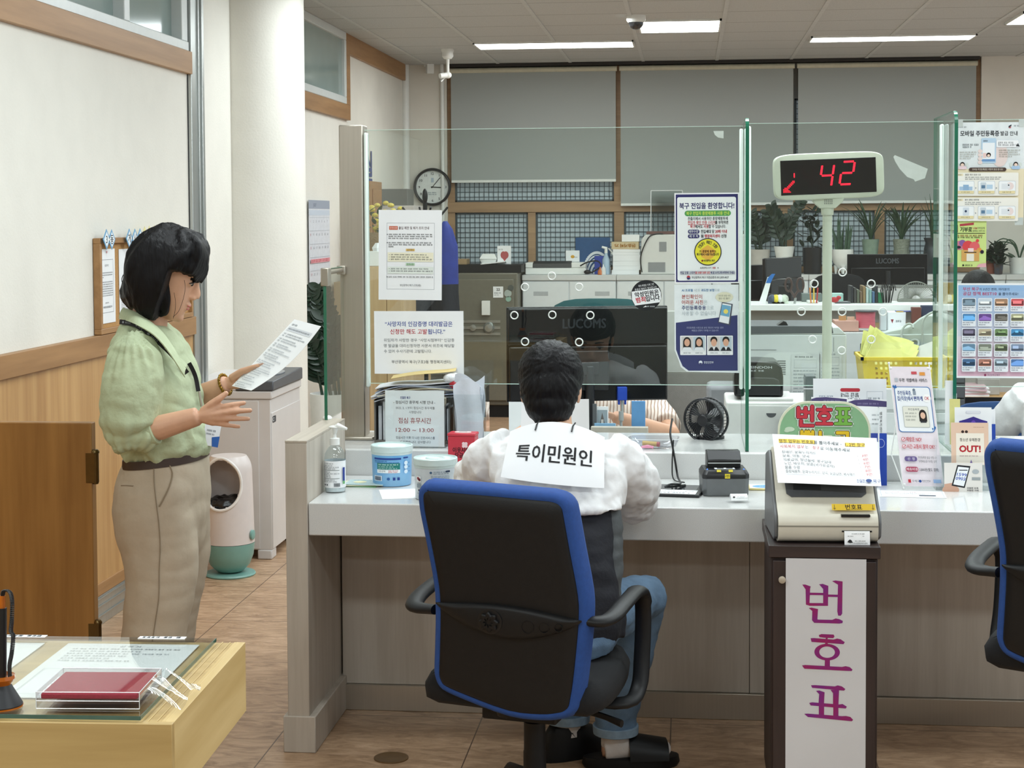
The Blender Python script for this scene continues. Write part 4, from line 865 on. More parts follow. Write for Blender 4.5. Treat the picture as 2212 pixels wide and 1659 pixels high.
for pts in (((398, 605), (400, 622), (396, 645), (386, 672), (374, 684)), ((376, 632), (379, 652), (378, 672), (374, 688))):
    b.tube([V(p) for p in crom([tuple(w1(x, y, HY - .082 + .0 * i)) for i, (x, y) in enumerate(pts)], 4, False)], .0006, 5)
b.build('loose_strands', wo); b = B(hairm)
for pts in (((282, 588), (268, 592), (263, 604), (266, 616)), ((290, 560), (280, 575), (277, 590))): b.tube([V(p) for p in crom([tuple(w1(x, y, HY - .03)) for x, y in pts], 4, False)], .0012, 5)
b.build('loose_strands', wo)
for s in (nl, fl):
    b = B(mat('dark_shoe', '#26221f', .4)); x = s[-1].x; y = s[-1].y; b.loft([[V((x + .0 + .85 * lx * cos(a), y + ly * sin(a), z)) for a in (2 * PI * i / 24 for i in range(24))] for lx, ly, z in ((.13, .047, 0), (.132, .049, .02), (.125, .045, .035), (.10, .038, .06), (.07, .03, .075))]); b.build('shoe', wo)
# the sheet she reads from
PQ = [(636, 690, 4.745), (694, 705, 4.57), (543, 844, 4.565), (501, 834, 4.70)]
pq = [at(x, y, Y=Y) for x, y, Y in PQ]
def wp_(u, v, d=0):
    p = (pq[0] * (1 - u) + pq[1] * u) * (1 - v) + (pq[3] * (1 - u) + pq[2] * u) * v
    return p + V((.012, -.01, -.012)) * sin(PI * v) * u + V((-.55, -.62, .55)) * d
b = B(MATS['white_paper']); b.grid(lambda u, v: wp_(u, v), 10, 18, .0005)
ps = one(b, 'paper_sheet', 'printed white sheet held in the standing woman\'s hand', 'paper')
pr = P()
pr.rect(14, 30, 190, 46, '#d3d7dd').scribble(18, 60, 20, 7, '#7d838c').scribble(20, 180, 38, 6, '#7d838c')
y = 58
for n in (2, 2, 2, 2, 3, 3, 4, 3, 3):
    for i in range(n): pr.scribble(18, 36, y, 5.5, '#8a9098') if i < 2 else None; pr.scribble(44, 190, y, 5.5, '#8a9098', end=random.uniform(.5, 1)); y += 8.5
    y += 5
pr.build('lettering', ps, lambda u, v, d: wp_(u / 210, v / 297, d + .0006))
# ---------------------------------------------------------------- seated visitor seen from behind
vi = thing('person', 'seated person seen from behind in a white shirt and jeans, short black hair', 'person', (0, 0, 0))
HV = 4.70; ho = at(1190, 848, Y=HV)
VM = Mx.Translation(ho) @ Mx.Rotation(rad(91), 4, 'Z') @ Mx.Rotation(rad(24), 4, 'Y')
v1 = lambda px, py, Y: at(px, py, Y=Y)
b = B(skin); head(b, VM, 1.0)
b.tube([VM @ V((-.03, 0, -.03)), v1(1196, 915, 4.66), v1(1196, 950, 4.62)], [.055, .052, .062], 18)
def vr(rows, n=36, e=.85):
    return [[v1(px, py, Y) + V((hw * abs(cos(a)) ** e * (1 if cos(a) > 0 else -1), hd * abs(sin(a)) ** e * (1 if sin(a) > 0 else -1), 0)) for a in (2 * PI * i / n for i in range(n))] for px, py, Y, hw, hd in rows]
b.loft(vr([(1196, 945, 4.62, .07, .06), (1197, 975, 4.60, .15, .09), (1200, 1040, 4.56, .13, .08), (1205, 1120, 4.48, .10, .07), (1210, 1230, 4.42, .10, .07), (1205, 1330, 4.38, .12, .09)]))
LS, RS = v1(1075, 985, 4.60), v1(1325, 990, 4.60)
LE, RE = v1(1028, 1045, 4.86), v1(1372, 1075, 4.84)
LW, RW = v1(1100, 955, 5.0), v1(1275, 1000, 5.05)
LE.z = RE.z = .815; RE.x += .0
for s_, e_, w_ in ((LS, LE, LW), (RS, RE, RW)): b.tube([s_, s_.lerp(e_, .5), e_, e_.lerp(w_, .5), w_], [.044, .035, .034, .034, .026], 14)
PP = at(1110, 932, Y=4.99); hdir = V((.25, .2, .95))
def vhand(wr_, dirv, side, k=1.0):
    d = dirv.normalized(); s_ = V((side, 0, 0)); s_ = (s_ - d * s_.dot(d)).normalized(); n = d.cross(s_)
    F_ = []
    for i, (off, ln) in enumerate(((.024, .070), (.008, .078), (-.009, .072), (-.024, .056))):
        k0 = wr_ + d * .082 + s_ * off; F_.append([k0, k0 + d * ln * .5 + n * .008, k0 + d * ln * .85 + n * .026])
    hand(b, wr_, F_, [wr_ + d * .025 + s_ * .022, wr_ + d * .05 + s_ * .036, wr_ + d * .075 + s_ * .042 + n * .012, wr_ + d * .098 + s_ * .04 + n * .02], n)
vhand(LW + V((-.008, .0, .0)), V((.25, .15, .12)), 1); vhand(RW, V((-.5, .5, -.25)), -1)
RH, LH = V((-.33, 4.36, .535)), V((-.47, 4.36, .535))
RK, LK = V((-.135, 4.76, .525)), V((-.50, 4.78, .525))
RA, LA = at(1330, 1600, Y=4.86), at(1226, 1600, Y=4.93)
RA.z, LA.z = .105, .115
for h_, k_, a_ in ((RH, RK, RA), (LH, LK, LA)): b.tube([h_, h_.lerp(k_, .5), k_, k_.lerp(a_, .35), a_, V((a_.x, a_.y, .05))], [.085, .075, .058, .052, .032, .028], 14)
FD = V((.985, .17, 0)); FD2 = V((.75, .66, 0))
for a_, f_ in ((RA, FD), (LA, FD2)): b.tube([V((a_.x, a_.y, .052)) - f_ * .04, V((a_.x, a_.y, .05)) + f_ * .05, V((a_.x, a_.y, .04)) + f_ * .13, V((a_.x, a_.y, .035)) + f_ * .155], [(.027, .022), (.030, .024), (.032, .014), (.026, .009)], 14, up=(f_.y, -f_.x, 0))
fuse(b, 'body', vi, skin, .0042, 4)
face_parts(vi, VM)
b = B(hairm); b.T = VM; b.ell((-.022, 0, .048), (.107, .094, .097), 28, 18); b.ell((-.046, 0, .0), (.078, .086, .085), 24, 16); b.ell((-.046, 0, -.05), (.062, .071, .062), 24, 14); b.ell((.045, 0, .09), (.06, .07, .045), 18, 12)
b.T = None; VI = VM.inverted()
def hv(p, n):
    q = VI @ p; f = max(0, min(1, (q.x - .0) / .02)) * max(0, min(1, (.04 - q.z) / .02))
    if f > 0: q = V((q.x * (1 - .4 * f), q.y * (1 - .4 * f), q.z)); p = VM @ q
    a = math.atan2(q.y, q.z - .05 + .0001); return p + n * (nz(V((a * .12, q.x, q.z)), (90, 30, 30), .0035) + nz(p, (200, 200, 60), .0012))
fuse(b, 'hair', vi, hairm, .0045, 4, tex=hv)
wsh = mat('white_shirt', '#ecedee', .75, var=.02, vs=20, bump=.35, bs=22)
b = B(wsh)
b.loft(vr([(1196, 925, 4.635, .068, .066), (1196, 945, 4.62, .12, .085), (1198, 972, 4.605, .185, .105), (1204, 1020, 4.575, .190, .118), (1210, 1060, 4.545, .180, .12), (1213, 1092, 4.52, .172, .125)]))
b.tube([v1(1095, 970, 4.61), v1(1058, 995, 4.64), v1(1036, 1030, 4.74), LE + V((-.0, 0, .035)), LE.lerp(LW, .45) + V((0, 0, .02))], [.062, .07, .07, .062, .05], 20)
b.tube([v1(1310, 975, 4.61), v1(1340, 1000, 4.63), v1(1363, 1040, 4.70), v1(1372, 1078, 4.79), RE.lerp(RW, .45) + V((0, 0, .02))], [.064, .074, .078, .070, .05], 20)
b.tube([v1(1362, 1070, 4.72), v1(1358, 1112, 4.74)], [.05, .022], 14)
fuse(b, 'shirt', vi, wsh, .006, 5, tex=lambda p, n: p + n * (nz(p, (24, 24, 9), .009) + nz(p, (60, 60, 30), .0035) + abs(nz(p, (9, 9, 26), .008))))
nav = mat('navy_vest', '#14161f', .8, var=.1, bump=.2, bs=60); gryc = mat('grey_panel', '#4a4e50', .8, var=.06, bump=.3, bs=40)
b = B(nav); b.loft(vr([(1212, 1075, 4.535, .150, .105), (1213, 1150, 4.48, .148, .108), (1212, 1250, 4.43, .155, .112), (1208, 1330, 4.40, .165, .12), (1206, 1375, 4.39, .165, .13)])); b.tube([v1(1310, 1300, 4.45), v1(1300, 1370, 4.42)], [.055, .065], 16)
fuse(b, 'vest', vi, nav, .008, 4, tex=lambda p, n: p + n * (nz(p, (14, 14, 30), .006)))
b = B(gryc); b.loft([[v1(x, y, Y) + V((hw * cos(a), .055 * sin(a), 0)) for a in (2 * PI * i / 20 for i in range(20))] for x, y, Y, hw in ((1312, 1078, 4.53, .034), (1318, 1150, 4.49, .036), (1326, 1220, 4.46, .028), (1330, 1290, 4.44, .014))])
fuse(b, 'side_panel', vi, gryc, .006, 4, tex=lambda p, n: p + n * (nz(p, (14, 14, 40), .005)))
jean = mat('blue_denim', '#5c7690', .85, var=.12, vs=25, bump=.25, bs=400); b = B(jean)
b.loft(vr([(1206, 1330, 4.40, .15, .11), (1205, 1372, 4.385, .165, .14), (1205, 1400, 4.38, .15, .14)]))
for h_, k_, a_ in ((RH, RK, RA), (LH, LK, LA)): b.tube([h_, h_.lerp(k_, .5), k_ + V((0, .01, 0)), k_.lerp(a_, .4), a_ + V((0, 0, .05)), a_ + V((0, 0, .0))], [.092, .086, .072, .066, .062, .060], 20)
fuse(b, 'jeans', vi, jean, .0065, 4, tex=lambda p, n: p + n * (nz(p, (18, 18, 22), .007) + nz(p, (50, 50, 60), .002)))
for a_ in (RA, LA): b = B(mat('denim_hem', '#7f95a8', .85, var=.1, vs=60)); b.tube([a_ + V((0, 0, -.006)), a_ + V((0, 0, .02))], [.067, .068], 24); b.build('hem', vi, bev=.002)
sock = mat('pale_sock', '#cdc6c1', .85, var=.03, bump=.2, bs=300)
for a_, f_, nm in ((RA, FD, 1), (LA, FD2, 0)):
    c = V((a_.x, a_.y, 0)) + f_ * .045; s_ = V((f_.y, -f_.x, 0))
    def foot(lx, ly, z, sh=0): return [c + f_ * (lx * cos(a) + sh) + s_ * (ly * (1 + .12 * cos(a)) * sin(a)) + V((0, 0, z)) for a in (2 * PI * i / 28 for i in range(28))]
    if nm:
        b = B(sock); b.tube([V((a_.x, a_.y, .11)), V((a_.x, a_.y, .06))], [.042, .044], 18); b.tube([V((a_.x, a_.y, .052)) - f_ * .035, V((a_.x, a_.y, .062)) + f_ * .05, V((a_.x, a_.y, .055)) + f_ * .12, V((a_.x, a_.y, .048)) + f_ * .16], [(.042, .034), (.044, .036), (.044, .026), (.03, .016)], 18, up=s_); fuse(b, 'sock', vi, sock, .004, 6)
        b = B(blk_p); b.loft([foot(.138, .05, 0), foot(.146, .054, .012), foot(.142, .053, .032), foot(.13, .046, .034)]); sl = b.build('sandal', vi, ang=60)
        b = B(blk_p); b.grid(lambda u, v: c + f_ * (-.01 + .115 * v) + s_ * (.054 * cos(PI * u)) + V((0, 0, .03 + (.062 - .022 * v) * sin(PI * u) ** .7)), 16, 10, .008); b.build('strap', sl, ang=60)
    else:
        b = B(sock); b.tube([V((a_.x, a_.y, .13)), V((a_.x, a_.y, .07))], .042, 16); b.build('sock', vi)
        b = B(blk_p); b.loft([foot(.135, .046, 0), foot(.138, .048, .02), foot(.13, .046, .05), foot(.085, .042, .085, -.04), foot(.05, .036, .1, -.06)]); b.build('sandal', vi, ang=60)
# paper sign on the visitor's back
SC = [at(1097, 938, Y=4.475), at(1304, 951, Y=4.475), at(1304, 1058, Y=4.40), at(1079, 1034, Y=4.40)]
def sg(u, v, d=0):
    p = (SC[0] * (1 - u) + SC[1] * u) * (1 - v) + (SC[3] * (1 - u) + SC[2] * u) * v
    e = (1 - v) ** 2
    return p + V((0, .045 * e * (1 - .3 * (2 * u - 1) ** 2) + .028 * (2 * u - 1) ** 2 - d, .036 * e * max(0, 1 - (2 * u - 1) ** 2) ** 1.0))
b = B(MATS['white_paper']); b.grid(lambda u, v: sg(u, v), 20, 14, -.0006)
so = one(b, 'paper_sign', 'white paper sign with large black lettering hanging on the seated person\'s back', 'sign')
pr = P(); pr.text('특이민원인', 130, 112, 64, '#141418', 'c', .012, w=200, rot=.5)
pr.build('lettering', so, lambda u, v, d: sg(u / 262, v / 240, d + .0012))
b = B(black)
for u in (.28, .66): b.tube([sg(u, .10, .004), sg(u + .01, .02, .004), sg(u + .03, -.02, -.01)], .0022, 6)
b.build('string', so)
# sheet the visitor holds up in front
b = B(MATS['white_paper']); hp = [at(1126, 868, Y=5.05), at(1272, 862, Y=5.05), at(1274, 1000, Y=5.0), at(1124, 1000, Y=5.0)]
b.grid(lambda u, v: (hp[0] * (1 - u) + hp[1] * u) * (1 - v) + (hp[3] * (1 - u) + hp[2] * u) * v + V((0, .02 * sin(PI * u), 0)), 10, 10, .0005)
one(b, 'paper_sheet', 'white sheet held up in front of the seated visitor, mostly hidden by the head', 'paper')
# ---------------------------------------------------------------- staff behind the counter
def staff(label, loc, yaw, shirt, hair_long, arms):
    t = thing('person', label, 'person', (0, 0, 0)); M = Mx.Translation(loc) @ Mx.Rotation(yaw, 4, 'Z')
    HM = M @ Mx.Translation((.03, 0, .645)) @ Mx.Rotation(rad(12), 4, 'Y')
    el = lambda rows: [[M @ V((x + hd * cos(a), hw * sin(a), z)) for a in (2 * PI * i / 28 for i in range(28))] for x, z, hd, hw in rows]
    b = B(skin); head(b, HM); b.T = M; b.tube([(.01, 0, .6), (-.01, 0, .47)], [.05, .06], 14); b.T = None
    b.loft(el([(-.01, .49, .05, .06), (-.01, .44, .08, .15), (0, .3, .09, .15), (0, .1, .1, .14), (0, -.02, .11, .16)]))
    for s, (e, w_) in zip((1, -1), arms):
        S_ = M @ V((-.01, s * .165, .42)); E_ = M @ V(e); W_2 = M @ V(w_); b.tube([S_, S_.lerp(E_, .5), E_, E_.lerp(W_2, .5), W_2], [.046, .043, .038, .034, .025], 12)
        d = (W_2 - E_).normalized(); up_ = V((0, 0, 1)); sd = d.cross(up_).normalized() * -s
        F_ = []
        for off, ln in ((.024, .07), (.008, .078), (-.009, .072), (-.024, .056)): k0 = W_2 + d * .08 + sd * off; F_.append([k0, k0 + d * ln * .5, k0 + d * ln * .85 - up_ * .012])
        hand(b, W_2, F_, [W_2 + d * .025 + sd * .022, W_2 + d * .05 + sd * .036, W_2 + d * .075 + sd * .042, W_2 + d * .095 + sd * .04], sd)
    for s in (1, -1): b.tube([M @ V((0, s * .09, 0)), M @ V((.38, s * .1, .02)), M @ V((.40, s * .1, -.38)), M @ V((.46, s * .1, -.40))], [.08, .06, .04, .035], 12)
    fuse(b, 'body', t, skin, .006, 4); face_parts(t, HM)
    b = B(hairm); b.T = HM; b.ell((-.022, 0, .046), (.108, .092, .1), 20, 14); b.ell((-.055, 0, -.03), (.06, .078, .085), 18, 12)
    if hair_long: b.ell((-.075, 0, -.12), (.05, .08, .13), 18, 12); b.ell((-.02, .075, -.07), (.03, .022, .13), 12, 10); b.ell((-.02, -.075, -.07), (.03, .022, .13), 12, 10)
    HI = HM.inverted()
    def hh(p, n):
        q = HI @ p; f = max(0, min(1, (q.x - .012) / .02)) * max(0, min(1, (.055 - q.z) / .02))
        return HM @ V((q.x * (1 - .4 * f), q.y * (1 - .4 * f), q.z)) if f > 0 else p
    b.T = None; fuse(b, 'hair', t, hairm, .006, 4, tex=hh)
    b = B(shirt); b.loft(el([(-.01, .50, .062, .07), (-.01, .47, .08, .13), (-.01, .43, .105, .18), (0, .3, .115, .185), (0, .12, .12, .17), (0, -.02, .13, .175)]))
    for s, (e, w_) in zip((1, -1), arms): S_ = V((-.01, s * .16, .42)); E_ = V(e); k_ = .8 if shirt.name[0] == 's' else 1; b.tube([M @ S_, M @ S_.lerp(E_, .5 * k_), M @ S_.lerp(E_, k_)], [.064, .07, .066], 18)
    fuse(b, 'shirt', t, shirt, .008, 4, tex=lambda p, n: p + n * nz(p, (20, 20, 14), .008))
    b = B(mat('dark_trousers', '#24262c', .8)); b.loft(el([(0, 0, .125, .165), (0, -.06, .13, .17)]))
    for s in (1, -1): b.tube([M @ V((0, s * .09, -.01)), M @ V((.38, s * .1, .01)), M @ V((.40, s * .1, -.36))], [.09, .075, .06], 14)
    fuse(b, 'trousers', t, MATS['dark_trousers'], .01, 4)
    return t
st = mat('striped_shirt', '#e3d5c9', .8, var=0); N = st.node_tree.nodes; L = st.node_tree.links
tc = N.new('ShaderNodeTexCoord'); wv = N.new('ShaderNodeTexWave'); wv.inputs['Scale'].default_value = 22; wv.inputs['Distortion'].default_value = 1.5; wv.inputs['Detail'].default_value = 0
rp = N.new('ShaderNodeValToRGB'); rp.color_ramp.elements[0].color = lin('#a58a78'); rp.color_ramp.elements[1].color = lin('#e6dacf'); rp.color_ramp.elements[0].position = .12; rp.color_ramp.elements[1].position = .3
L.new(tc.outputs['Object'], wv.inputs['Vector']); L.new(wv.outputs[0], rp.inputs[0]); L.new(rp.outputs[0], N['Principled BSDF'].inputs['Base Color'])
e_ = at(1432, 938, Y=6.62); c_ = at(1318, 900, Y=6.98)
staff('staff member in a striped shirt behind the big monitor, only the arm showing', (c_.x, 7.0, .42), rad(-90), st, False, (((.34, .26, .33), (.50, .04, .42)), ((.30, -.24, .32), (.48, -.05, .33))))
c_ = at(2305, 930, Y=6.75)
staff('person in a white shirt on a blue chair at the right edge', (c_.x, 6.75, .50), rad(100), wsh, True, (((.2, .24, .2), (.4, .1, .25)), ((.2, -.24, .2), (.4, -.1, .25))))
c_ = at(2112, 600, Y=9.2)
staff('seated person whose dark hair shows above the blue policy poster', (c_.x, 9.2, .535), rad(-90), mat('grey_knit', '#77797c', .85, bump=.2), False, (((.2, .24, .2), (.4, .1, .22)), ((.2, -.24, .2), (.4, -.1, .22))))
# ================================================================ things along the left side
def wx(px, py, Y, X=None): return at(px, py, Y=Y)
cork = mat('cork', '#b58a56', .9, var=.12, vs=160, bump=.2, bs=300)
t = thing('bulletin_board', 'oak-framed cork notice board standing on the wall rail behind the woman', 'notice board', (XL + .002, 7.03, 1.162))
b = B(cork); b.box(.004, .012, -.6, .6, .02, .365); b.build('cork_panel', t)
b = B(oakh)
for r in ((-.62, .62, 0, .022), (-.62, .62, .363, .385), (-.62, -.598, .022, .363), (.598, .62, .022, .363)): b.box(0, .03, *r)
b.build('frame', t, bev=.002)
XB = XL + .0165
def onwall(px, py, X): return at(px, py, X=X)
for i, (px, py, ch, c1) in enumerate(((230.5, 517, '3', 0), (241.7, 517.5, '동', 0), (279.7, 515, '게', 0), (292, 515, '시', 0), (303, 514, '판', 0), (313, 510, '구', 1), (323, 508, '포', 1), (334, 507, '2', 1), (344, 507, '동', 1), (366, 505, '주', 1), (380, 505, '민', 1), (390, 506, '민', 1))):
    p = onwall(px, py, XL + .045)
    b = B(mat('tag_card_blue', '#6fa6cf', .6) if not c1 else mat('tag_card_yellow', '#e6dd9a', .6)); b.prism([(-.041, 0), (0, -.041), (.041, 0), (0, .041)], 0, .0015, 'y')
    o = one(b, 'letter_tag', ('blue-edged' if not c1 else 'yellow') + ' diamond letter tag reading ' + ch + ' on the notice board' + ('' if i != 11 else ', rightmost one'), 'tag', p, PI / 2, 'diamond letter tags')
    pr = P()
    if not c1: pr.poly([(50, 12), (88, 50), (50, 88), (12, 50)], '#eaf0f4')
    pr.text(ch, 50, 50, 44, '#20222a', 'c', .015); pr.build('lettering', o, lambda u, v, d: (-.041 + u * .00082, -d, .041 - v * .00082))
def wall_paper(px, py, w_, h_, lab, pr, W_=210, H_=297, X=None, tilt=0, grp=None, m=None):
    p = onwall(px, py, XB if X is None else X); return paper('notice_sheet', lab, 'notice', pr, W_, H_, w_, h_, p, PI / 2, rx=0, group=grp, m=m)
pr = P(); pr.frame(24, 42, 186, 255, 1.4, '#6c7078').text('알 림 마 당', 105, 66, 9, '#3c4048', 'c')
for i in range(3): pr.scribble(30, 178, 95 + i * 9, 5, '#5c6068', end=1 if i < 2 else .25)
for i in range(7): pr.scribble(30, 178, 132 + i * 9, 5, '#5c6068')
pr.scribble(80, 120, 215, 5, '#5c6068').scribble(55, 170, 232, 8, '#3c4048').circ(105, 12, 5, '#d98d92')
wall_paper(231, 618, .195, .30, 'framed-text white sheet pinned at the left end of the cork board', pr)
pr = P()
for i in range(12): pr.scribble(20, 190, 200 + i * 7, 4, '#7f838a')
wall_paper(276, 612, .21, .29, 'white sheet on the cork board half hidden by the dark hair', pr)
pr = P(); pr.rect(20, 14, 40, 26, '#8d2530').scribble(60, 140, 20, 12, '#8d2530').scribble(20, 180, 50, 8, '#50545c')
wall_paper(305, 580, .21, .2, 'white sheet with a red heading on the cork board, over the others', pr, 210, 200, X=XB + .003)
# ---- shredder
shw = mat('pale_grey_metal', '#d3cfcd', .35, var=.02, vs=10); dkg = mat('dark_grey_lid', '#4c4f54', .4, var=.04)
t = thing('paper_shredder', 'large white office shredder with a dark grey lid beside the round pillar', 'shredder', (-1.972, 7.70, 0))
b = B(shw); b.box(-.40, -.004, .004, .60, .045, .765); b.build('cabinet_body', t, bev=.004)
b = B(shw); b.box(-.40, -.062, .0, .0045, .05, .758); b.build('front_door', t, bev=.002)
b = B(shw); b.box(-.0045, .0, .01, .59, .05, .70); dd = b.build('side_door', t, bev=.002)
b = B(shw); b.box(-.40, .004, -.004, .604, .766, .805); b.build('top_rim', t, bev=.006)
b = B(shw); b.prism([(0, .805), (.604, .805), (.604, .852), (.35, .852), (.06, .822), (0, .82)], -.40, -.17, 'x'); b.build('feed_cover', t, bev=.004)
b = B(dkg); b.prism([(-.008, .806), (.60, .806), (.60, .866), (.0, .852)], -.17, .012, 'x'); ld = b.build('lid', t, bev=.006)
b = B(mat('lid_panel', '#85898e', .3)); b.loft([[V((-.08 + .06 * cos(a), .33 + .12 * sin(a), .8608 + d + .012 * sin(a) * .23)) for a in (2 * PI * i / 32 for i in range(32))] for d in (0, .004)]); b.build('control_panel', ld)
pr = P(); pr.rrect(0, 0, 30, 26, 5, '#3a3d42').circ(10, 13, 8, '#c9ccd0').circ(11, 13, 5.5, '#3a3d42')
pr.build('badge', t, lambda u, v, d: (.0002 + d, .02 + u * .0022, .70 - .018 - v * .0012))
b = B(shw); b.box(-.075, -.005, .0, .09, 0, .046); b.build('foot', t, bev=.006); b = B(shw); b.box(-.39, -.31, .0, .09, 0, .046); b.build('foot', t, bev=.006); b = B(black); b.box(-.38, -.02, .48, .58, 0, .045); b.build('foot', t)
# ---- pod bin
teal = mat('teal_plastic', '#7ba8a0', .35, var=.03); wsl = mat('shell_white', '#dbd2cf', .35, var=.02)
t = thing('waste_bin', 'egg-shaped white and teal waste bin with an oval opening beside the shredder', 'bin', (-2.085, 7.36, 0), rad(-8))
b = B(teal); b.lathe([(0, 0), (.112, 0), (.116, .006), (.112, .013), (0, .014)], 40); b.build('base_plate', t)
b = B(teal); b.lathe([(.03, .013), (.06, .02), (.09, .05), (.107, .095), (.113, .15), (.110, .15), (.08, .07), (.0, .04)], 40, cap=False); b.build('bowl', t)
b = B(wsl); zs = [.152 + .395 * i / 36 for i in range(37)]; n = 72
def rad_at(z): q = (z - .15) / .40; return .113 - .010 * q - (.0 if q < .8 else .026 * ((q - .8) / .2) ** 2.5)
def ins(a, z, g=0): return ((a + PI / 2 + PI) % (2 * PI) - PI) ** 2 / (.93 + g) ** 2 + (z - .428) ** 2 / (.112 + g * .1) ** 2 < 1
for rr_ in (0, .004):
    vs = [(( rad_at(z) - rr_) * cos(2 * PI * k / n), (rad_at(z) - rr_) * sin(2 * PI * k / n), z) for z in zs for k in range(n)]
    fs = [(i * n + k, i * n + (k + 1) % n, (i + 1) * n + (k + 1) % n, (i + 1) * n + k) for i in range(36) for k in range(n) if not ins(2 * PI * (k + .5) / n, (zs[i] + zs[i + 1]) / 2)]
    b.add(vs, fs if rr_ == 0 else [f[::-1] for f in fs])
q = rad_at(.547); b.add([(q * cos(2 * PI * k / n), q * sin(2 * PI * k / n), .547) for k in range(n)], [tuple(range(n))]); b.build('shell', t, ang=60)
b = B(mat('shell_rim', '#ece9e6', .3)); b.tube([(rad_at(z) * cos(a) * 1.005, rad_at(z) * sin(a) * 1.005, z) for a, z in ((-PI / 2 + .95 * cos(c_), .428 + .116 * sin(c_)) for c_ in (2 * PI * i / 48 for i in range(48)))], .007, 8, closed=True); b.build('opening_rim', t)
b = B(mat('black_bag', '#121214', .3, var=.2, bump=.6, bs=40)); b.lathe([(.0, .16), (.1, .17), (.103, .33), (.09, .355), (.05, .345), (0, .35)], 32); fuse(b, 'bag_liner', t, MATS['black_bag'], .006, 2, tex=lambda p, n: p + n * nz(p, (40, 40, 40), .01))
b = B(teal); b.T = Mx.Translation((.112, -.01, .19)) @ Mx.Rotation(PI / 2, 4, 'Y'); b.lathe([(0, 0), (.022, 0), (.022, .008), (.015, .011), (0, .011)], 24); b.build('side_knob', t)
# ---- potted plants (shared builders)
leafm = mat('dark_leaf', '#1e3325', .4, var=.25, vs=30); leafg = mat('green_leaf', '#33513a', .45, var=.25, vs=30); soil = mat('soil', '#2b221c', .95, bump=.5, bs=80)
def leaf(b, p, d, up, l, w_, curl=.2):
    d = V(d).normalized(); s = d.cross(V(up)); s = s.normalized() if s.length > 1e-4 else d.orthogonal().normalized(); n = s.cross(d)
    rows = []
    for i in range(6):
        t_ = i / 5; q = V(p) + d * (l * t_) - n * (curl * l * t_ * t_); k = w_ * sin(PI * min(.97, t_ * .92 + .06)) ** .8
        rows.append([q - s * k, q - n * .0 + n * -k * .25, q + s * k])
    b.grid(lambda u, v: rows[round(v * 5)][round(u * 2)], 2, 5, .0012)
def zz(b, p0, top, n=9, l=.09, w_=.02):
    p0, top = V(p0), V(top); mid = p0.lerp(top, .5) + V((0, 0, (top - p0).length * .12)); path = crom([tuple(p0), tuple(mid), tuple(top)], 8, False); path = [V(p) for p in path]
    b.tube(path, [.010 - .007 * i / (len(path) - 1) for i in range(len(path))], 7)
    for i in range(n):
        f = (.25 + .75 * i / (n - 1)) * (len(path) - 1.001); k = int(f); q = path[k].lerp(path[k + 1], f - k); t_ = (path[min(k + 1, len(path) - 1)] - path[k]).normalized(); s = t_.cross(V((.2, 1, .1))).normalized()
        for sg_ in (-1, 1): leaf(b, q, t_ * .75 + s * sg_ * .9 + V((0, rnd.uniform(-.4, .4), 0)), V((0, -1, .5)), l * (1 - .35 * i / n) * rnd.uniform(.85, 1.1), w_, .15)
def strap(b, c, n, l, spread, w_=.008, up=.8):
    for i in range(n):
        a = rnd.uniform(0, 2 * PI); L_ = l * rnd.uniform(.65, 1.1); k = spread * rnd.uniform(.4, 1.1); pts = []
        for j in range(7): t_ = j / 6; r_ = k * t_ ** 1.3; pts.append(V(c) + V((r_ * cos(a), r_ * sin(a) * .8, L_ * (up * t_ - (.25 + .8 * k) * t_ * t_ * .8))))
        b.tube(pts, [(w_, .0015)] * 5 + [(w_ * .7, .001), (w_ * .1, .0008)], 6, up=V((-sin(a), cos(a), 0)))
def pot(t, prof, m, n=28, nm='pot'):
    b = B(m); b.lathe(prof, n); o = b.build(nm, t); return o
c_ = at(716, 900, Y=9.55)
t = thing('potted_plant', 'tall glossy dark-leaved plant in a white floor pot behind the round pillar', 'plant', (c_.x, 9.55, 0))
pot(t, [(0, 0), (.085, 0), (.115, .3), (.125, .60), (.115, .60), (.108, .57), (0, .57)], whitep)
b = B(leafm)
for tx, px, py in ((0, 672, 640), (.03, 690, 625), (-.03, 700, 690), (.05, 720, 700), (-.05, 668, 740), (.0, 684, 760)):
    q = at(px, py, Y=9.5); zz(b, (tx, 0, .57), (q.x - c_.x, q.y - 9.55, q.z), 11, .13, .026)
b.build('foliage', t, ang=80)
# ---- wall calendar, flower basket and boxes seen past the pillar
pr = P(); pr.rect(0, 0, 210, 26, '#9fa6b4').text('JULY', 60, 14, 12, '#3a4258', 'c').rect(0, 30, 210, 46, '#c9d2de')
for r in range(6):
    pr.rect(6, 52 + r * 40, 204, 53 + r * 40, '#b9bdc4')
    for c2 in range(7): pr.text(str((r * 7 + c2) % 31 + 1), 12 + c2 * 28, 64 + r * 40, 9, '#70757e' if c2 else '#c4636c')
pr.rect(8, 178, 200, 190, '#e7a5ac').scribble(14, 190, 184, 9, '#c4525e')
p = at(688, 535, X=XF + .012); paper('wall_calendar', 'large wall calendar with a pink-marked week beyond the pillar', 'calendar', pr, 210, 300, .62, .64, (XF + .012, 10.72, 1.42), PI / 2, m=mat('calendar_paper', '#d9dce2', .6))
sw_ = wood('light_wood', '#b79a72', '#cdb48c', 'z', 1.2, .5); shelf_x = at(712, 560, Y=11.6)
t = thing('side_cabinet', 'low pale cabinet along the far left wall holding the flower basket', 'cabinet', (XF + .02, 11.6, 0))
b = B(sw_); b.box(0, .46, -.5, .7, .0, 1.19); b.build('body', t, bev=.004); b = B(sw_); b.box(.46, .475, -.49, .69, .05, 1.15); b.build('door', t, bev=.003)
c_ = at(713, 500, Y=11.5)
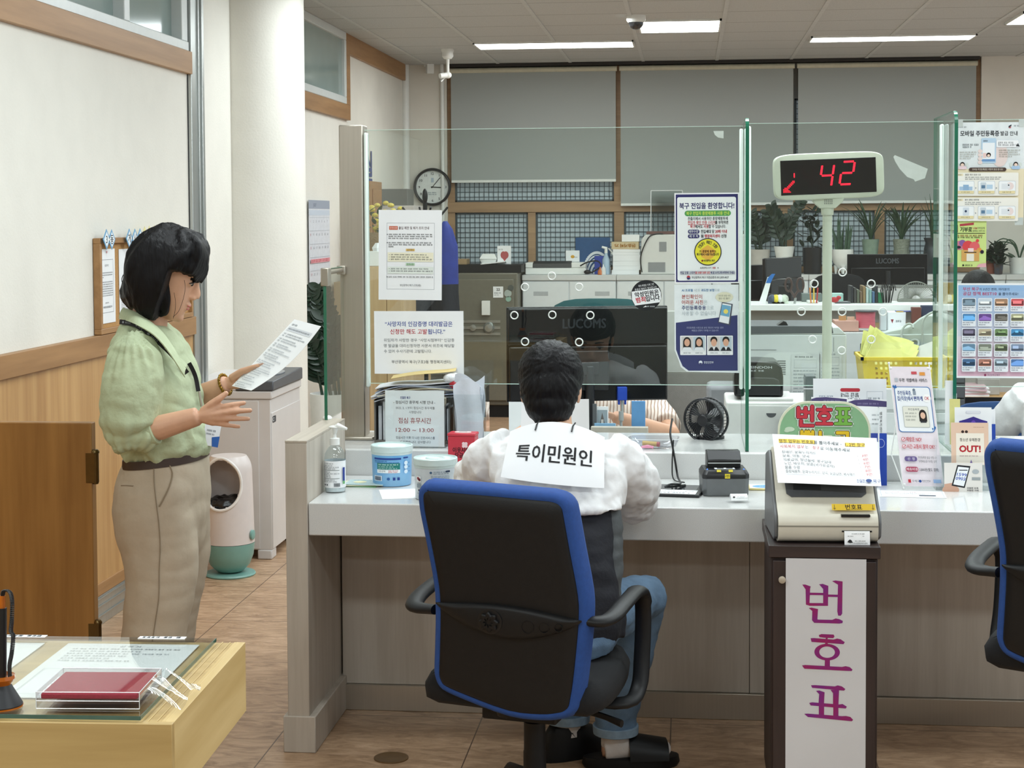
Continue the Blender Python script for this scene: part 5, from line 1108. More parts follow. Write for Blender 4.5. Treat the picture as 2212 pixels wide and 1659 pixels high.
t = thing('flower_basket', 'wicker basket of yellow flowers beside the steel post', 'flowers', (XF + .30, 11.45, 1.332))
b = B(mat('wicker', '#a08a68', .8, bump=.8, bs=90)); b.lathe([(0, 0), (.075, 0), (.11, .12), (.118, .19), (.108, .19), (.0, .1)], 24); b.build('basket', t)
b = B(mat('yellow_petal', '#d9c45a', .6, var=.15)); ml = B(leafg)
for i in range(26):
    q = V((rnd.gauss(0, .07), rnd.gauss(0, .07), rnd.uniform(.2, .40))); b.ell(q, (.022, .022, .016), 8, 6); leaf(ml, q - V((0, 0, .06)), (rnd.uniform(-1, 1), rnd.uniform(-1, 1), .5), (0, 0, 1), .09, .016)
b.build('blossoms', t); ml.build('leaves', t, ang=80)
b = B(mat('magenta_box', '#a3267a', .5)); b.box(-.11, .11, -.12, .12, 0, .07); one(b, 'box', 'magenta box under the flower basket', 'box', (XF + .30, 11.45, 1.262), bev=.002)
b = B(mat('teal_box', '#2c7a7c', .5)); b.box(-.11, .11, -.12, .12, 0, .07); one(b, 'box', 'teal box lying below the magenta box', 'box', (XF + .30, 11.45, 1.191), bev=.002)
pr = P(); pr.text('실', 50, 50, 84, '#3b4a86', 'c', .03)
p = at(797, 361, X=XF + .005); pr.build('wall_lettering', None, lambda u, v, d: (p.x + d * 2, p.y - .16 + u * .0032, p.z + .13 - v * .0026))
tag(bpy.data.objects['wall_lettering'], 'dark blue wall letter above the counter glass, near the clock', 'lettering')
# ---- coat stand with jackets, and pale cabinets behind the notices
c_ = at(918, 430, Y=10.6)
t = thing('coat_stand', 'black coat stand whose tip rises in front of the wall clock', 'coat stand', (c_.x, 10.6, 0))
b = B(black); b.tube([(0, 0, .02), (0, 0, 1.72)], .014, 12); b.ell((0, 0, 1.76), (.018, .018, .05), 14, 10); b.build('pole', t)
b = B(black); b.lathe([(0, 0), (.19, 0), (.19, .014), (.05, .03), (0, .03)], 28); b.build('base', t)
for k in range(4): b = B(black); a = k * PI / 2 + .4; b.tube([(0, 0, 1.60), (.09 * cos(a), .09 * sin(a), 1.62), (.15 * cos(a), .15 * sin(a), 1.69)], .007, 8); b.build('hook', t)
def jacket(nm, lab, cx, Y, z1, z0, w_, m, m2, zs_):
    b = B(m); b.on(m); c = at(cx, 560, Y=Y).x
    rows = [[V((c + k * w_ * (cos(a)) * (1 + .12 * sin(5 * a + z * 9)), Y + .07 * k * sin(a) * (1 + .2 * sin(3 * a)), z)) for a in (2 * PI * i / 32 for i in range(32))] for k, z in ((.15, z1), (.5, z1 - .05), (.85, z1 - .16), (1, z1 - .4), (1.05, z0 + .2), (1.0, z0))]
    b.loft(rows[:zs_ + 1]); t_ = thing(nm, lab, 'jacket', (0, 0, 0)); b.build('upper_body', t_, ang=80); b = B(m2); b.loft(rows[zs_:]); b.build('lower_body', t_, ang=80); return t_
jb = mat('blue_jacket', '#26388f', .7, var=.1, vs=14, bump=.4, bs=20); jd = mat('navy_jacket', '#1d222c', .75, var=.1, vs=14, bump=.4, bs=20)
jacket('jacket', 'royal blue and black jacket hanging on the coat stand behind the notice sheet', 962, 10.52, 1.60, .75, .085, jb, jd, 3)
jacket('jacket', 'dark navy jacket on the coat stand, left of the blue one', 915, 10.62, 1.40, .75, .12, jd, jd, 3)
x0, x1 = at(797, 600, Y=9.9).x, at(872, 600, Y=9.9).x
t = thing('wooden_cabinet', 'pale wooden cabinet behind the taped notices at the left of the glass', 'cabinet', ((x0 + x1) / 2, 9.9, 0)); a = (x1 - x0) / 2
b = B(sw_); b.box(-a, a, .012, .45, 0, 1.33); b.build('body', t, bev=.003)
for x in (-a, .002): b = B(sw_); b.box(x, x + a - .002, 0, .0115, .02, 1.32); b.build('door', t, bev=.002)
b = B(mat('grey_crate', '#6f706c', .6, var=.05)); a2 = .11; b.box(-a2, a2, 0, .3, 0, .13); one(b, 'box', 'grey box far behind the first notice sheet', 'box', (at(842, 430, Y=12.9).x + .03, 12.9, 1.72), bev=.003)
t = thing('filing_cabinet', 'tall grey filing cabinet below the grey box', 'cabinet', (at(842, 430, Y=12.9).x + .08, 12.78, 0)); b = B(shw); b.box(-.13, .13, .012, .45, 0, 1.719); b.build('body', t, bev=.003)
for k in range(3): b = B(shw); b.box(-.125, .125, 0, .0115, .06 + k * .55, .58 + k * .55); d_ = b.build('drawer', t, bev=.003); b = B(alu); b.box(-.05, .05, -.012, .0, .50 + k * .55, .515 + k * .55); b.build('handle', d_)
t = thing('tissue_box', 'white tissue box on the pale wooden cabinet', 'tissue box', (at(806, 560, Y=9.95).x + .02, 10.0, 1.331)); b = B(whitep); b.box(-.055, .055, -.05, .05, 0, .09); b.build('carton', t, bev=.003); b = B(MATS['white_paper']); b.loft([[V((k * .03 * cos(a), k * .02 * sin(a) * (1 + .5 * sin(3 * a)), z)) for a in (2 * PI * i / 16 for i in range(16))] for k, z in ((1, .09), (1.2, .11), (.5, .14))]); b.build('tissue', t)
# ================================================================ things on the worktop and ledge
def on(px, py, Z): return at(px, py, Z=Z)
clr = glass('clear_pet', '#eef2f3', 1.45, .02, .02); acry = glass('clear_acrylic', '#fafcfc', 1.45, 0, .0)
def onto(pr_, name, par, r, zc, u0, k, a0=-PI / 2): pr_.build(name, par, lambda u, v, d: ((r + d) * cos(a0 + (u - u0) * k / r), (r + d) * sin(a0 + (u - u0) * k / r), zc - v * k))
# sanitiser
p = on(716, 1062, WT); t = thing('sanitiser_bottle', 'clear pump bottle of hand sanitiser in the left corner of the worktop', 'bottle', (p.x + .012, p.y, WT + .0005), rad(-12))
b = B(clr); b.lathe([(0, 0), (.032, 0), (.0335, .004), (.0335, .105), (.031, .122), (.02, .14), (.0135, .145), (.0135, .15)], 32); b.build('bottle_body', t)
b = B(mat('gel', '#dfe8ea', .1, spec=.6)); b.lathe([(0, .003), (.030, .003), (.031, .006), (.031, .016), (0, .016)], 28); b.build('gel', t)
b = B(mat('label_white', '#eceff1', .4)); b.lathe([(.0338, .016), (.0338, .10)], 40, cap=False); lb = b.build('label', t)
pr = P()
for i, y in enumerate((8, 14, 19, 24, 34, 39, 44, 49, 59, 64)): pr.scribble(4, 64, y, 3.6, '#7d8288', end=random.uniform(.5, 1))
pr.rect(4, 28, 62, 29.2, '#33463c', 12).rect(4, 53.5, 62, 54.7, '#33463c', 12).rect(44, 68, 64, 80, '#c9cdd0', 6)
for i in range(12): pr.rect(45 + i * 1.5, 69, 45.8 + i * 1.5, 79, '#33373b')
pr.circ(16, 74, 2.5, '#4a4e52').circ(24, 74, 2.5, '#4a4e52').rect(72, 20, 80, 62, '#2a3f8c', 3).rect(72, 62, 80, 72, '#6aa86e', 3)
onto(pr, 'label_print', lb, .0339, .10, 34, .001)
b = B(whitep); b.lathe([(0, .148), (.0155, .148), (.0155, .168), (.006, .17), (.005, .185)], 24); b.tube([(0, 0, .183), (0, 0, .2), (.012, 0, .207), (.042, 0, .199)], [.006, .011, .010, .004], 12); b.ell((0, 0, .203), (.02, .013, .006), 16, 8); b.build('pump', t)
# leaflets behind the tub
for i, (dx, dz, c1, rz, lab) in enumerate(((0, .0, '#5f9a63', -6, 'green leaflet lying under the others beside the sanitiser bottle'), (.012, .003, '#e9e6c6', 4, 'cream leaflet in the middle of the small pile beside the sanitiser'), (.02, .006, '#b9d0d2', -3, 'pale blue leaflet on top of the small pile beside the sanitiser'))):
    p = on(775, 1050, WT); pr = P(); pr.circ(60, 60, 30, '#e8e3b8', ry=22).scribble(20, 160, 20, 7, '#6a8a9a').scribble(20, 160, 100, 5, '#8aa0a8')
    paper('leaflet', lab, 'leaflet', pr, 180, 120, .13, .1, (p.x + dx, p.y + .03, WT + .0022 + dz), rad(rz), ax='z', th=.0018, m=mat('leaf_' + c1[1:], c1, .4), group='leaflets beside the sanitiser')
# tubs
def tub(lab, px, py, r, h, body, pr_, u0, ring=True):
    p = on(px, py, WT); t = thing('wipes_tub', lab, 'tub', (p.x, p.y, WT + .0016), 0, 'round plastic tubs on the worktop')
    b = B(body); b.lathe([(0, 0), (r * .93, 0), (r * .955, .004), (r * .995, h * .78), (r * .975, h * .79), (0, h * .79)], 48); bo = b.build('body', t)
    lm = mat('tub_lid', '#c6d7d6', .3); b = B(lm); b.lathe([(r * .98, h * .77), (r * 1.01, h * .78), (r * 1.02, h * .84), (r * 1.045, h * .845), (r * 1.045, h * .985), (r * 1.02, h), (r * .97, h), (r * .96, h * .97), (0, h * .965)], 48); ld = b.build('lid', t)
    b = B(mat('lid_label', '#e2eaea', .35)); b.lathe([(0, h * .966), (r * .7, h * .967), (r * .7, h * .97), (0, h * .971)], 36); b.build('lid_sticker', ld)
    if ring: b = B(lm); b.loft([[V(((r * .42 + .003 * cos(a2)) * cos(2 * PI * k / 32), (r * .42 + .003 * cos(a2)) * sin(2 * PI * k / 32), h * .975 + .003 * sin(a2))) for k in range(32)] for a2 in (2 * PI * j / 8 for j in range(8))], loop=True); b.build('pull_ring', ld)
    pr_.build('label_print', bo, lambda u, v, d: ((r * (.995 - .035 * (v / 100)) + .0004 + d) * cos(-PI / 2 + (u - u0) * .001 / r), (r * (.995 - .035 * (v / 100)) + .0004 + d) * sin(-PI / 2 + (u - u0) * .001 / r), h * .76 - v * h * .0072)); return t
blu = mat('tub_blue', '#5b9fd6', .35, var=0, col2='#8fc0e4', vs=9)
pr = P(); pr.rect(8, 6, 104, 12, '#24418a', 14).rect(112, 4, 132, 9, '#24418a', 4).scribble(10, 60, 17, 4, '#2f5f9a').scribble(10, 100, 22, 3.5, '#3a6aa2')
pr.rect(22, 24, 100, 58, '#22766f', 12).scribble(26, 96, 29, 4.5, '#cfe6e2').scribble(26, 80, 36, 4.5, '#a9d2cc').scribble(26, 92, 42, 4.5, '#a9d2cc').rect(22, 46, 100, 58, '#e6edf0', 12).text('그린공략', 25, 52, 6.5, '#33383c').scribble(62, 96, 50, 4, '#c4525e').scribble(62, 96, 55, 4, '#c4525e')
pr.rect(8, 68, 40, 86, '#e2ebf2', 5)
for i in range(14): pr.rect(10 + i * 2, 70, 11.2 + i * 2, 84, '#30445c')
pr.circ(62, 78, 5, '#2f5f9a').rect(76, 73, 84, 83, '#24418a', 2).rect(90, 73, 98, 83, '#24418a', 2)
for y in (24, 38, 54): pr.circ(120, y, 7, '#d6e6f2').scribble(128, 140, y, 4, '#2f5f9a')
tub('blue round wet-wipe tub with a pale lid on the worktop', 847, 1046, .065, .128, blu, pr, 62, False)
wt_ = mat('tub_white', '#c9d2d8', .35)
pr = P(); pr.circ(62, 10, 4, '#3f5f80').scribble(70, 120, 8, 4, '#50687e').scribble(70, 120, 14, 4, '#50687e').rrect(108, 4, 124, 10, 3, '#2a3350')
for i in range(9): pr.scribble(62, 122, 22 + i * 4.4, 3.2, '#6d87a0')
pr.rrect(8, 24, 28, 44, 3, '#e9edf0').circ(16, 32, 5, '#8d2f3a').circ(22, 36, 5, '#5c1f28').rrect(10, 50, 27, 64, 2, '#8d9aa5').circ(20, 72, 4, '#33384a').circ(15, 82, 4, '#aab4bc')
tub('white round wet-wipe tub in front of the blue one, partly behind the chair', 941, 1076, .065, .125, wt_, pr, 66)
b = B(MATS['white_paper']); b.box(-.12, .12, -.09, .09, 0, .0008); p = on(885, 1066, WT)
one(b, 'paper_sheet', 'white sheet lying under the tubs on the worktop', 'paper', (p.x + .03, p.y, WT + .0003), rad(14))
# lunch-hour sign in a clear stand
p = at(896, 990, Y=5.47 + .035)
pr = P(); k_ = '#33363c'; r_ = '#9b3038'
pr.text('친절한 북구', 55, 26, 9, '#2c3f86', w=36, bold=.02).text('- 점심시간 휴무제 시행 안내 -', 105, 42, 11, k_, 'c', w=150, bold=.01).text('2022. 2. 1.부터 점심시간 휴무제를', 108, 62, 9, '#5c6068', 'c', w=140).text('시행합니다', 108, 77, 9, '#5c6068', 'c', w=44)
pr.text('점심 휴무시간', 106, 107, 19, r_, 'c', w=118, bold=.004).text('12:00 ~ 13:00', 106, 140, 17, r_, 'c', w=136, bold=.004).text('점심시간 이후 더 나은 민원서비스를', 108, 168, 9, k_, 'c', w=140).text('드리겠습니다. 감사합니다', 108, 183, 9, k_, 'c', w=110)
t = thing('sign_stand', 'clear upright stand with the red-lettered lunch-hour notice', 'sign', (p.x, 5.508, RT + .001), rad(-2))
b = B(acry); b.box(-.106, .106, -.002, .0, 0, .20); b.box(-.106, .106, .004, .006, 0, .20); b.box(-.106, .106, -.002, .06, -.0005, .002); b.build('acrylic_holder', t, smooth=False)
b = B(MATS['white_paper']); b.box(-.101, .101, .0012, .0022, .003, .192); sh_ = b.build('notice_sheet', t, smooth=False)
pr.build('lettering', sh_, lambda u, v, d: (-.101 + u / 212 * .202, .0012 - d * .5, .192 - v / 200 * .19), lift=.00006)
# stack of papers with a manila envelope
t0x = at(880, 860, Y=5.62)
mats_ = (mat('paper_grey', '#b9bcc2', .6), mat('paper_light', '#d6d8dc', .6), mat('paper_blue', '#9fa9bd', .6), mat('paper_cream', '#d8cfb4', .6), mat('folder_grey', '#82868c', .6))
b = B(mat('rack_grey', '#74706a', .5)); t = thing('file_rack', 'dark desk rack of standing files behind the lunch-hour sign', 'file rack', (at(900, 900, Y=5.66).x, 5.66, RT + .0005))
b.box(-.14, .14, -.05, .10, 0, .01); b.box(-.14, .14, .09, .10, .01, .15); b.box(-.14, -.134, -.05, .1, .01, .15); b.box(.134, .14, -.05, .1, .01, .15); b.build('rack', t, bev=.002)
for i in range(16): b = B(mats_[i % 5]); h_ = random.uniform(.105, .14); x = -.125 + i * .0158; b.box(x, x + .011, -.045, .085, .011, .011 + h_); b.build('file', t)
for i in range(9):
    w_ = .15 - .006 * (i % 3); ox = random.uniform(-.012, .012)
    b = B(mats_[(i * 2) % 5] if i < 8 else mats_[1]); b.grid(lambda u, v: (ox - w_ + 2 * w_ * u, -.07 + .14 * v, -.085 * max(0, .42 - u) ** 1.6 + .004 * sin(6 * u + i)), 16, 4, .003)
    one(b, 'paper_sheaf', 'sheaf of papers drooping over the file rack' + (', topmost' if i == 8 else ''), 'paper', (at(905, 850, Y=5.66).x, 5.66 + random.uniform(-.006, .006), RT + .168 + i * .0052), rad(random.uniform(-4, 4)), 'papers piled on the file rack')
b = B(mat('manila', '#cdb77c', .7, var=.04)); b.grid(lambda u, v: (-.10 + .22 * u, -.06 + .12 * v, .028 * u + .003 * sin(5 * u)), 12, 3, .0015)
one(b, 'envelope', 'manila envelope lying on top of the drooping papers', 'envelope', (at(908, 835, Y=5.63).x, 5.65, RT + .226), rad(6))
b = B(mat('clear_wrap', '#e4e7ea', .25, var=.1, vs=40, bump=.6, bs=50)); b.ell((0, 0, 0), (.032, .03, .02), 16, 10); b.on(mat('red_wrap', '#b3202f', .4)).ell((.012, -.012, -.02), (.022, .02, .018), 14, 8)
fz_ = one(b, 'wrapped_packet', 'clear crumpled packet with a red end beside the manila envelope', 'packet', (at(978, 835, Y=5.62).x, 5.615, RT + .225))
# folded bags in a clear holder
p = at(1000, 930, Y=5.58)
t = thing('leaflet_holder', 'clear acrylic holder right of the lunch-hour sign', 'holder', (p.x + .03, 5.6, RT + .0005)); b = B(acry); b.box(-.075, .05, -.045, -.042, 0, .175); b.box(-.075, .05, .045, .048, 0, .23); b.box(-.075, .05, -.045, .048, 0, .003); b.box(-.077, -.074, -.045, .048, 0, .2); b.box(.05, .053, -.045, .048, 0, .2); b.build('acrylic_box', t, smooth=False)
bagm = mat('bag_white', '#cfd4dd', .5, var=.04, vs=30, bump=.2, bs=30)
for i in range(5): b = B(bagm); h_ = (.2, .215, .19, .235, .17)[i]; b.grid(lambda u, v: (-.055 + .09 * u + .006 * sin(5 * v + i), -.03 + .014 * i + .004 * sin(8 * u + 2 * i), .004 + h_ * v * (1 + (.12 * sin(3.1 * u + i)) * v)), 10, 12, .0025); one(b, 'folded_bag', 'folded white paper bag standing in the clear holder' + (', tallest pointed one' if i == 3 else ''), 'bag', (p.x + .03, 5.6, RT + .0005), 0, 'folded bags in the holder', ang=80)
# red donation box
p = on(1000, 968, WT + .1); p = at(1000, 1020, Y=5.40)
t = thing('donation_box', 'small red charity collection box on the worktop behind the white tub', 'box', (p.x, 5.41, WT + .0005), rad(-4))
redb = mat('red_card', '#bf3040', .35, var=.03); b = B(redb); b.box(-.045, .045, -.03, .03, 0, .142); b.build('body', t, bev=.002)
b = B(redb); b.box(-.047, .047, -.032, .032, .142, .152); ld = b.build('lid', t, bev=.003); b = B(whitep); b.loft([[V((.028 * cos(a), .014 * sin(a), .152 + d)) for a in (2 * PI * i / 24 for i in range(24))] for d in (0, .0015)]); b.on(black).box(-.014, .014, -.0015, .0015, .1535, .1542); b.build('coin_slot', ld)
pr = P(); pr.text('이웃사랑', 46, 44, 17, '#33161c', 'c', .02, w=58).text('모금함', 46, 62, 15, '#33161c', 'c', .02, w=46)
for a in range(4): pr.circ(58 + 6 * cos(a * PI / 2 + .8), 26 + 6 * sin(a * PI / 2 + .8), 5.5, '#e9c9cd')
pr.circ(30, 112, 16, '#d84a50').circ(56, 118, 14, '#d84a50').circ(76, 136, 6, '#4f7a52').circ(14, 134, 6, '#4f7a52')
pr.build('lettering', t, lambda u, v, d: (-.045 + u * .00098, -.0305 - d, .14 - v * .00098))
# clear tray with a glue stick
p = at(1412, 960, Y=5.56); t = thing('clear_tray', 'clear plastic tray on the ledge behind the visitor\'s elbow', 'tray', (p.x, 5.56, RT + .0005))
b = B(cl); b.loft([[V((a_ * k * abs(cos(q)) ** .5 * (1 if cos(q) > 0 else -1), .055 * k * abs(sin(q)) ** .5 * (1 if sin(q) > 0 else -1), z)) for q in (2 * PI * i / 40 for i in range(40))] for a_, k, z in ((.075, .2, .002), (.075, .9, .002), (.075, 1, .008), (.075, 1.15, .034), (.075, 1.12, .034), (.075, .97, .009))], cap=False); b.build('tray_body', t)
b = B(mat('clear_edge', '#dcdfe2')); b.tube([(.075 * 1.15 * abs(cos(q)) ** .5 * (1 if cos(q) > 0 else -1), .055 * 1.15 * abs(sin(q)) ** .5 * (1 if sin(q) > 0 else -1), .0345) for q in (2 * PI * i / 40 for i in range(40))], .0014, 6, closed=True); b.build('rim', t)
t2 = thing('glue_stick', 'yellow glue stick with a red cap lying in the clear tray', 'glue stick', (p.x - .012, 5.55, RT + .0165), rad(-12)); b = B(mat('yellow_tube', '#c9a545', .4)); b.cyl((-.025, 0, 0), (.024, 0, -.002), .008, 16); b.build('tube', t2); b = B(mat('red_cap', '#a3202f', .4)); b.cyl((.024, 0, -.002), (.033, 0, -.0024), .0083, 16); b.build('cap', t2)
b = B(mat('pink_note', '#e88fae', .6)); b.box(-.012, .012, -.006, .006, 0, .002); b.tube([(-.02, 0, .002), (0, .004, .006), (.02, -.002, .002)], [(.005, .002)] * 3, 6); one(b, 'pink_clip', 'small pink clip in the clear tray', 'clip', (p.x - .02, 5.53, RT + .004))
# identity reader
p = on(1556, 1072, WT); t = thing('card_reader', 'grey and black identity-card reader with yellow stickers on the worktop', 'card reader', (p.x + .012, p.y + .055, WT + .001), rad(5))
gm = mat('reader_grey', '#66696b', .38, var=.05, metal=.3); bk = mat('reader_black', '#16171a', .35, var=.08)
oct_ = lambda w_, d_, c: [(-w_ + c, -d_), (w_ - c, -d_), (w_, -d_ + c), (w_, d_), (-w_, d_), (-w_, -d_ + c)]
b = B(gm); b.loft([[V((x, y, z)) for x, y in oct_(w_, d_, .012)] for w_, d_, z in ((.068, .06, 0), (.070, .062, .006), (.0715, .064, .054))]); b.build('base', t, bev=.002)
b = B(bk); b.loft([[V((x, y, z)) for x, y in oct_(w_, d_, c)] for w_, d_, c, z in ((.0718, .0642, .012, .054), (.0718, .0642, .012, .066), (.064, .056, .012, .080))]); b.build('upper_deck', t, bev=.0015)
b = B(bk); b.prism([(.0, .078), (.062, .078), (.062, .128), (.02, .130), (-.012, .105), (-.012, .094), (.0, .094)], -.052, .052, 'x'); hd_ = b.build('hood', t, bev=.003)
b = B(mat('glass_strip', '#cfd4d6', .15)); b.box(-.05, .05, -.0135, -.0115, .094, .0965); b.build('edge_strip', hd_)
b = B(mat('white_card_frame', '#e4e7e9', .4)); b.box(-.032, .03, -.038, -.014, .080, .0812); b.on(bk).box(-.024, -.004, -.033, -.019, .0812, .0818); b.box(.004, .024, -.033, -.019, .0812, .0818); b.build('card_guide', t)
pr = P(); pr.rect(38, 0, 54, 14, '#dcc93a').text('1번!', 46, 7, 8, '#2a2616', 'c', .02)
pr.build('sticker', t, lambda u, v, d: (-.04 + u * .001 - .002, -.0644 - d, .0695 - v * .001))
for x in (-.028, .008): b = B(mat('yellow_sticker', '#d8c83c', .5)); b.loft([[V((x + u, y, z + d)) for u, y, z in ((0, -.0605, .0745), (.013, -.0605, .0745), (.013, -.057, .0803), (0, -.057, .0803))] for d in (0, .0007)]); b.build('sticker', t)
for x in (-.056, .056): b = B(mat('blue_led', '#4f7fe0', .4, emit=1.5)); b.ell((x, -.045, .0805), .0025, 8, 6); b.build('indicator', t)
# signature pad with papers and a cable
p = on(1435, 1070, WT); t = thing('signature_pad', 'flat black tablet beside the visitor\'s elbow', 'tablet', (p.x, p.y + .07, WT + .001), rad(-7)); b = B(bk); b.box(-.13, .12, -.10, .09, 0, .008); b.build('tablet_body', t, bev=.002); b = B(mat('pad_glass', '#2c2f33', .08, spec=.8)); b.box(-.11, .10, -.02, .08, .0081, .0086); b.build('pad_surface', t)
pr = P(); pr.scribble(10, 190, 30, 9, '#9aa0a8').scribble(10, 150, 50, 7, '#9aa0a8').scribble(60, 190, 64, 12, '#7d838c')
paper('paper_sheet', 'white form lying on the near edge of the black tablet', 'paper', pr, 200, 80, .20, .075, (p.x + .0, p.y + .012, WT + .0105), rad(-7), ax='z')
q = at(1456, 800, Y=5.70)
b = B(black); b.tube([V(a) for a in crom([tuple(at(1452, 905, Y=5.52)), tuple(at(1448, 935, Y=5.47)), tuple(at(1452, 960, Y=5.438)), tuple(at(1459, 1000, Y=5.42)), tuple(at(1464, 1030, Y=5.40)), tuple(at(1470, 1045, Z=WT + .022)), tuple(at(1450, 1046, Z=WT + .026)), tuple(at(1437, 1052, Z=WT + .020)), tuple(at(1462, 1050, Z=WT + .016)), tuple(at(1480, 1048, Z=WT + .012))], 6, False)], .0034, 8)
b.tube([V(a) for a in crom([tuple(at(1455, 950, Y=5.437)), tuple(at(1452, 1000, Y=5.42)), tuple(at(1455, 1035, Y=5.40)), tuple(at(1478, 1042, Z=WT + .02))], 6, False)], .0022, 6)
one(b, 'cable', 'black cable hanging from the ledge onto the tablet', 'cable')
# curled ticket, round card
p = on(1598, 1085, WT); t = thing('queue_ticket', 'curled white queue ticket in front of the card reader', 'ticket', (p.x, p.y, WT + .0004), rad(8))
cv = lambda u, v: V((-.022 + .05 * u - .008 * v, .02 * cos(PI * .05 + PI * .9 * u), .022 * sin(PI * .05 + PI * .9 * u))); tk = lambda u, v: V((-.028 + .05 * v, -.016 + .036 * u, .001 + .024 * sin(PI * (.06 + .88 * u)) ** .7))
b = B(MATS['white_paper']); b.grid(tk, 16, 4, -.0005); tb_ = b.build('slip', t)
pr = P(); pr.scribble(30, 56, 10, 4, '#70757c').scribble(10, 26, 20, 4, '#70757c').circ(12, 36, 5, '#2b2b2b').text('051-309-6243', 26, 33, 5, '#50555c').text('구포3동행정복지센터', 20, 42, 5, '#50555c')
pr.build('slip_print', tb_, lambda u, v, d: tk(.45 - v / 48 * .42, u / 70) + V((0, -d - .0008, d * .6 + .0006)))
p = on(1648, 1056, WT); t = thing('round_card', 'yellow card with a blue oval between reader and ticket machine', 'card', (p.x, p.y, WT + .0005), 0)
b = B(mat('card_yellow', '#d9c98a', .4)); b.box(-.045, .06, -.035, .045, 0, .006); b.build('card', t, bev=.002); pr = P(); pr.rect(4, 4, 101, 76, '#e9e6da').circ(56, 40, 44, '#6ea3cf', ry=30).scribble(34, 80, 34, 8, '#c9d8a0').scribble(34, 80, 48, 7, '#e9edf0')
pr.build('print', t, lambda u, v, d: (-.045 + u * .001, .045 - v * .001, .006 + d))
# acrylic leaflet racks and leaflets behind the ticket machine
p = at(1840, 1040, Y=5.36)
t = thing('leaflet_rack', 'tall clear acrylic leaflet rack behind the ticket machine', 'leaflet rack', (p.x - .02, 5.34, WT + .0005))
b = B(acry); b.box(-.125, .10, -.002, .001, 0, .2); b.box(-.125, .10, .095, .098, 0, .30); b.box(-.125, .10, -.002, .098, 0, .003); b.box(-.128, -.125, -.002, .098, 0, .25); b.box(.10, .103, -.002, .098, 0, .25); b.build('acrylic_box', t, smooth=False)
b = B(MATS['clear_edge']); b.box(.0985, .1035, -.0025, .0, 0, .2); b.box(-.128, .1035, .0945, .0985, .298, .3005); b.build('polished_edge', t, smooth=False)
def leaflet(lab, px0, py0, px1, py1, Y, pr, W_, H_, m=None, tilt=rad(-6), grp=None, nm='leaflet', lean=0, th=.0012):
    a, c_ = at(px0, py0, Y=Y), at(px1, py1, Y=Y); w_, h_ = c_.x - a.x, a.z - c_.z
    return paper(nm, lab, nm.replace('_', ' '), pr, W_, H_, w_, h_, ((a.x + c_.x) / 2, Y, (a.z + c_.z) / 2), lean, tilt, m=m, group=grp, th=th)
pr = P(); pr.rect(0, 0, 200, 120, '#e3e6ea').rrect(74, 26, 128, 36, 5, '#b3343f').text('주요 민원서류', 100, 60, 13, '#2a2d33', 'c', .012, rot=180, w=62).text('발급 안내', 100, 45, 12, '#2a2d33', 'c', .012, rot=180, w=48).scribble(16, 60, 50, 7, '#7f8fa5').scribble(16, 60, 62, 7, '#7f8fa5').frame(146, 34, 190, 80, 1, '#c4cad2').scribble(150, 186, 54, 6, '#8a929c').scribble(150, 186, 66, 6, '#8a929c')
leaflet('white leaflet turned upside down, rearmost behind the ticket machine', 1757, 818, 1915, 960, 5.425, pr, 200, 180)
vio = mat('violet_print', '#4a3f6e', .5, var=.1, vs=40)
pr = P(); pr.poly([(0, 8), (20, 2), (60, 0), (110, 4), (150, 8), (150, 26), (0, 22)], '#4d4470').scribble(50, 120, 14, 6, '#8d86ab')
leaflet('white leaflet with a violet waved top edge, behind the green arched sign', 1753, 858, 1832, 1000, 5.40, pr, 150, 260, grp='violet-topped leaflets')
pr = P(); pr.poly([(0, 10), (30, 2), (80, 0), (150, 6), (150, 24), (0, 20)], '#4d4470').scribble(40, 120, 14, 6, '#8d86ab').text('행정복지센터', 128, 74, 9, '#33363c', 'c', rot=90, w=70)
for i in range(3): pr.scribble(95, 118, 50 + i * 14, 5, '#8a9098')
pr.rect(0, 108, 150, 320, '#2a4bb0').poly([(0, 108), (60, 108), (0, 190)], '#3a2f86').circ(128, 140, 14, '#c9d6f0').circ(128, 140, 12.6, '#2a4bb0')
leaflet('white and royal blue leaflet standing right of the green arched sign', 1830, 863, 1915, 1085, 5.372, pr, 150, 330, grp='violet-topped leaflets', tilt=rad(-4))
pr = P(); leaflet('plain white sheet beside the draped notice on the ticket machine', 1868, 955, 1900, 1050, 5.33, None, 1, 1)
# banner stand for the delivery service
p = at(1985, 1040, Y=5.30); t = thing('mini_banner', 'small pink tabletop banner stand about card delivery', 'banner stand', (p.x + .003, 5.30, WT + .001), rad(-3))
b = B(whitep); lean = lambda x, z: (x - .042 * (z / .385), .07 * z / .385, z)
for s in (-1, 1): b.tube([lean(s * .062 + .012, .002), lean(s * .062 + .012, .385)], .0022, 8); b.ell(lean(s * .062 + .012, .388), .004, 10, 8); b.tube([lean(s * .062 + .012, .002), (s * .07 + .02, -.02, .0022)], .0025, 8)
b.tube([lean(-.05, .2), (-.085, .05, .1), (-.05, .0, .004)], .002, 8); b.build('frame_rods', t)
W_, H_ = 148, 440; xf = lambda u, v, d: V(lean(-.062 + .012 + u / W_ * .124, .378 - v / H_ * .37)) + V((0, -d - .0025, 0))
b = B(mat('banner_pink', '#e9dfe6', .45)); b.grid(lambda u, v: xf(u * W_, v * H_, 0), 4, 10, -.0006); sh_ = b.build('banner_sheet', t)
pr = P(); rd = '#c0303c'; bl_ = '#27488f'
